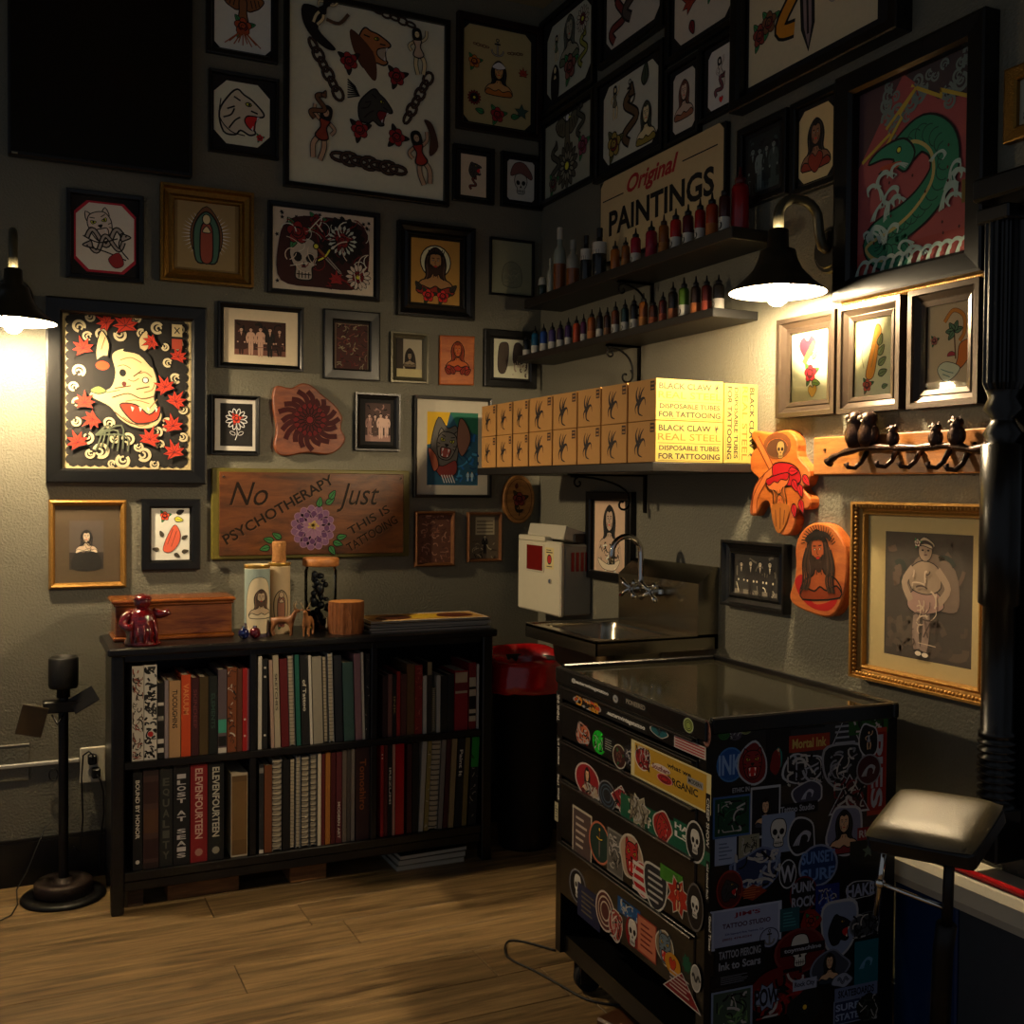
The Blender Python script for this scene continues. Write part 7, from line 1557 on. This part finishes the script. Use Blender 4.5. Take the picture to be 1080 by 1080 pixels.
# third drawer
sticker('F', 619, 823, 22, 32, 'c', '#8a1820', '#b5a098', 'bust', c2='#5a1014'); sticker('F', 624, 834, 17, 13, 'b', '#9a8a78', None, 'scrib', c2='#6a2c24'); sticker('F', 640, 839, 16, 28, 'c', '#14161c', '#6a6a70', 'rings', c2='#3a4a5a'); sticker('F', 655, 843, 19, 27, 'd', '#8a1c24', '#c0b4aa', 'scrib', c2='#4a0c12')
sticker('F', 698, 873, 78, 24, 'r', '#0f5038', None, None, None); sticker('F', 681, 866, 14, 17, 'r', '#0f5038', None, None, 'BO|TT', tcol='#c0bcb0'); sticker('F', 719, 878, 18, 22, 'r', '#0f5038', None, None, 'HA|LS', tcol='#d0ccc2'); sticker('F', 674, 856, 22, 34, 'x', '#8a8270', '#b0a890', 'scrib', c2='#5a5042'); sticker('F', 698.6, 872, 21, 34, 'b', '#8f1c18', '#b8a89a', 'profile', c2='#a02420'); sticker('F', 733, 888, 17, 40, 'c', '#141414', '#b5b0a6', 'skull')
# fourth drawer
sticker('F', 613.5, 880, 17, 46, 'r', '#4a3a38', '#b0a490', 'lines', c2='#a8988a'); sticker('F', 632, 889, 19, 40, 'c', '#14302a', '#b5684c', 'dagger'); sticker('F', 648.6, 900, 14, 42, 'r', '#55524c', '#77736a', 'scrib', c2='#a8a49a'); sticker('F', 666, 905, 24, 46, 'b', '#a88a70', '#b8ac98', 'beast', c2='#a01c20'); sticker('F', 677, 928, 18, 36, 'b', '#a8141c', '#c0a8a0', 'stripes', c2='#c8bcb0')
sticker('F', 691, 937, 20, 44, 's', '#26262a', '#b8b4a8', 'lines', c2='#a8a49c'); sticker('F', 708, 925, 20, 14, 'r', '#3f7a24', None, 'lines', c2='#2a5a18'); sticker('F', 715, 946, 22, 40, 'x', '#a02818', '#b0a898', 'fig', c2='#b83a20'); sticker('F', 733, 957, 15, 46, 'c', '#171213', '#5a5450', 'skull')
# fifth drawer
sticker('F', 609, 935, 15, 32, 'c', '#0e0e10', '#6a6a70', 'skull'); sticker('F', 620.5, 956, 20, 32, 'r', '#141c3c', None, 'lines', c2='#5a5040'); sticker('F', 638, 961, 17, 38, 'c', '#4a1c1a', '#b8a89c', 'rings', c2='#b0a090'); sticker('F', 649.6, 976, 15, 38, 'b', '#8a2c28', '#b5a99c', 'scrib', c2='#c0b4a4'); sticker('F', 663, 961, 20, 15, 'r', '#16487a', None, 'scrib', c2='#2c6a9a')
sticker('F', 667, 984, 17, 36, 'b', '#7a1016', None, 'skull'); sticker('F', 682, 990, 17, 36, 'r', '#b5684c', '#8a3a2a', 'lines', c2='#6a1c14'); sticker('F', 701, 1000, 20, 40, 'b', '#7a6a54', '#b5ac98', 'beast', c2='#5a6a74'); sticker('F', 709.5, 1017, 14, 20, 'c', '#b57a1c', None, 'heart', c2='#a82c18'); sticker('F', 724, 1017, 9, 20, 'x', '#0f4a34', None); sticker('F', 719, 1040, 34, 26, 't', '#6a0c16', '#b0a8a0', 'lines', c2='#a89c98'); sticker('F', 734, 1032, 9, 26, 'c', '#8a8680', '#c0bcb4', 'snake', c2='#2a2a2a')
# stiles
for x, y, w, h, t_ in ((747, 868, 5, 62, 'CREEP SHOW'), (746.5, 930, 3.5, 44, 'old school flash'), (747.5, 985, 4, 44, 'Good Times'), (588, 746, 4, 34, 'THINK INK'), (588, 792, 3.4, 34, 'eternal ink'), (588, 830, 3.4, 32, 'since 1998')):
    sticker('F', x-.5, y, w, h, 'r', K_, None, None, t_, rot=-PI/2 if x > 700 else PI/2, tcol='#b9b4aa')
sticker('F', 585.5, 856, 3.6, 20, 'r', '#a39c80', None, 'lines', c2=K_)
# side panel
G = lambda X, Y: (740+X*.1944, 720+Y*.1944)
Gb = lambda X, Y: (740+X*.1944, 870+Y*.1944)
k = .1944
def sd(g, X, Y, w, h, *a, **q): px, py = g(X, Y); sticker('S', px, py, w*k, h*k, *a, **q)
LB = '#8d98b0'; LG = '#a3a4a8'
sd(G, 122, 275, 60, 66, 'c', '#2c5a2a', None, 'rings', c2='#183818'); sd(G, 185, 260, 76, 100, 'b', '#4a444c', None, 'scrib', c2='#2a262c'); sd(G, 240, 236, 66, 80, 'c', '#6a7040', '#8a9060', 'rings', c2='#3a4020')
sd(G, 415, 400, 120, 290, 'r', '#0e0d0e', None, 'robed'); sd(G, 400, 440, 60, 140, 'b', '#6a1414', None); sd(G, 155, 445, 150, 190, 'c', '#1c4a8a', '#3a6aa0', None, 'INK', tcol='#7d98c0'); sd(G, 275, 440, 170, 240, 'b', '#6a1818', LG, 'beast', c2='#7a1c1c'); sd(G, 212, 580, 110, 46, 'r', K_, None, None, 'ETHIC IN', tcol='#8a8c92')
sd(G, 575, 215, 170, 60, 'r', K_, None, 'lines', c2='#6a6a70'); sd(G, 585, 325, 220, 90, 'r', '#8a2c14', None, None, 'Mortal Ink', tcol='#b59a50'); sd(G, 785, 265, 170, 190, 't', '#26282c', LG, 'lines', c2='#8a8c94'); sd(G, 905, 215, 190, 110, 'r', '#1f4a1c', None, 'scrib', c2='#12300f')
sd(G, 560, 470, 230, 190, 'b', '#1a1a1e', LG, 'scrib', c2='#8d8f98'); sd(G, 575, 600, 190, 130, 'b', '#3a3a4a', LG, 'wave', c2='#9a9cac'); sd(G, 765, 455, 190, 230, 's', '#17181b', '#85868c', 'scrib', c2='#77787f')
sd(G, 950, 480, 100, 470, 'r', '#7a1410', '#94301c', None, 'PIES', rot=-PI/2, tcol='#94979f'); sd(G, 905, 310, 110, 200, 'b', '#151517', LG, 'fig', c2='#8d8f96'); sd(G, 905, 470, 120, 150, 'c', '#3a1418', '#77787e', 'wave', c2='#8d9098'); sd(G, 800, 600, 200, 190, 't', '#3a1216', LG, 'scrib', c2='#6a1c20')
sd(G, 520, 680, 220, 60, 'r', K_, None, None, 'Tattoo Studio', tcol='#8d8f98'); sd(G, 165, 725, 185, 200, 'r', '#143a26', '#3a5a8a', 'scrib', c2='#1f5a34'); sd(G, 345, 700, 145, 250, 'r', '#16161a', LG, 'bust', c2='#3a3a44'); sd(G, 415, 815, 160, 190, 'r', '#77839c', None, 'skull')
sd(G, 545, 835, 155, 220, 'b', '#17171b', LG, 'wave', c2='#9698a4'); sd(G, 770, 800, 210, 320, 'b', '#6a6c84', LG, 'bust', c2='#7a1c24'); sd(G, 900, 815, 115, 70, 'r', '#7a1014', None, None, 'RUN', tcol='#b0a8a4'); sd(G, 630, 990, 215, 230, 'c', '#14305f', '#7d87a0', None, 'SUNSET|SURF', tcol='#5a7ab0'); sd(G, 130, 915, 105, 130, 'r', LB, None, 'lines', c2='#5a647d'); sd(G, 255, 885, 100, 110, 'r', '#85816a', None, 'scrib', c2='#2a2820'); sd(G, 900, 910, 175, 110, 'r', '#191d18', None, 'star', c2='#5a6a5a')
sd(Gb, 300, 240, 300, 220, 'b', '#26304f', '#5f6a8a', 'scrib', c2='#77829c'); sd(Gb, 150, 350, 130, 190, 'c', '#4a1410', '#7a241c', 'profile', c2='#26282a'); sd(Gb, 275, 365, 140, 80, 'd', '#7a2c14', None, 'lines', c2='#a85a2c'); sd(Gb, 465, 265, 95, 160, 'c', '#15161c', LG, None, 'W', tcol='#9a9ca8')
sd(Gb, 550, 375, 150, 200, 'c', '#141216', '#5a1418', None, 'PUNK|ROCK', tcol='#8d90a0'); sd(Gb, 680, 410, 115, 160, 'r', '#16256a', None, 'scrib', c2='#3f5aa8'); sd(Gb, 745, 560, 170, 280, 's', '#77829c', LG, 'profile', c2='#15161a'); sd(Gb, 885, 540, 165, 150, 'b', '#3a3c40', '#5a5c62', 'scrib', c2='#0f0f10'); sd(Gb, 860, 350, 180, 120, 'b', '#16161a', LG, None, 'HAKE', tcol='#8a90a8')
sd(Gb, 240, 545, 345, 190, 'r', '#8d93ac', '#a3a8bc', None, None); sd(Gb, 245, 478, 170, 52, 'r', '#8d93ac', None, None, "JIM'S", tcol='#7a1c2c'); sd(Gb, 242, 530, 310, 46, 'r', '#8d93ac', None, None, 'TATTOO STUDIO', tcol='#3f1a34'); sd(Gb, 230, 578, 250, 24, 'r', '#8d93ac', None, None, '234 Seaward Ave, Ventura, CA', tcol='#3a3f6a'); sd(Gb, 190, 612, 190, 26, 'r', '#8d93ac', None, None, '(805) 474-0224', tcol='#5a2434')
sd(Gb, 365, 610, 95, 100, 'c', '#8a90a8', '#26283a', 'anchor'); sd(Gb, 475, 510, 95, 110, 'r', '#1f4a52', None, 'lines', c2='#3f7a7d'); sd(Gb, 590, 520, 110, 120, 'b', '#7a1c12', None, 'rose', c2='#8a2a18'); sd(Gb, 530, 680, 250, 220, 'c', '#5a1212', '#6a2a26', 'skull'); sd(Gb, 545, 670, 240, 52, 'r', '#16090a', None, None, 'toymachine', tcol='#9a9ca4')
sd(Gb, 205, 720, 270, 150, 'r', '#0d0d0f', None, None, 'TATTOO PIERCING|Ink to Scars', tcol='#8a8c94'); sd(Gb, 190, 830, 250, 60, 'r', '#0d0d0f', None, 'lines', c2='#6a6c74'); sd(Gb, 890, 740, 115, 210, 'r', '#145a66', None, 'wave', c2='#5f8aa8'); sd(Gb, 690, 770, 220, 180, 'b', '#3a3d48', '#6a6f80', 'bust', c2='#26303a')
sd(Gb, 420, 910, 310, 280, 'b', '#5f0f10', None, 'scrib', c2='#8a1a18'); sd(Gb, 350, 930, 160, 170, 'x', '#77829c', '#26262a', None, 'POW', tcol='#15151a'); sd(Gb, 160, 1000, 200, 200, 'r', '#3a4a3c', '#77839a', 'scrib', c2='#5a7a4a'); sd(Gb, 835, 900, 230, 70, 'r', '#5f6a8a', None, None, 'SKATEBOARDS', tcol='#15161c'); sd(Gb, 555, 985, 190, 200, 'b', '#171a17', None, 'mum', c2='#26302a'); sd(Gb, 555, 860, 130, 60, 'r', '#8d92a4', None, None, 'Rock City', tcol='#2a2a3a'); sd(Gb, 790, 1010, 150, 130, 'r', '#26304f', '#6f7890', None, 'SURF|STATE', tcol='#8d98b4')
sd(Gb, 900, 990, 120, 160, 'b', '#1a1c18', None, 'scrib', c2='#3a3c34'); sd(Gb, 760, 840, 120, 80, 'b', '#8a8f9f', '#3a3d48', 'snake', c2='#5a6070')
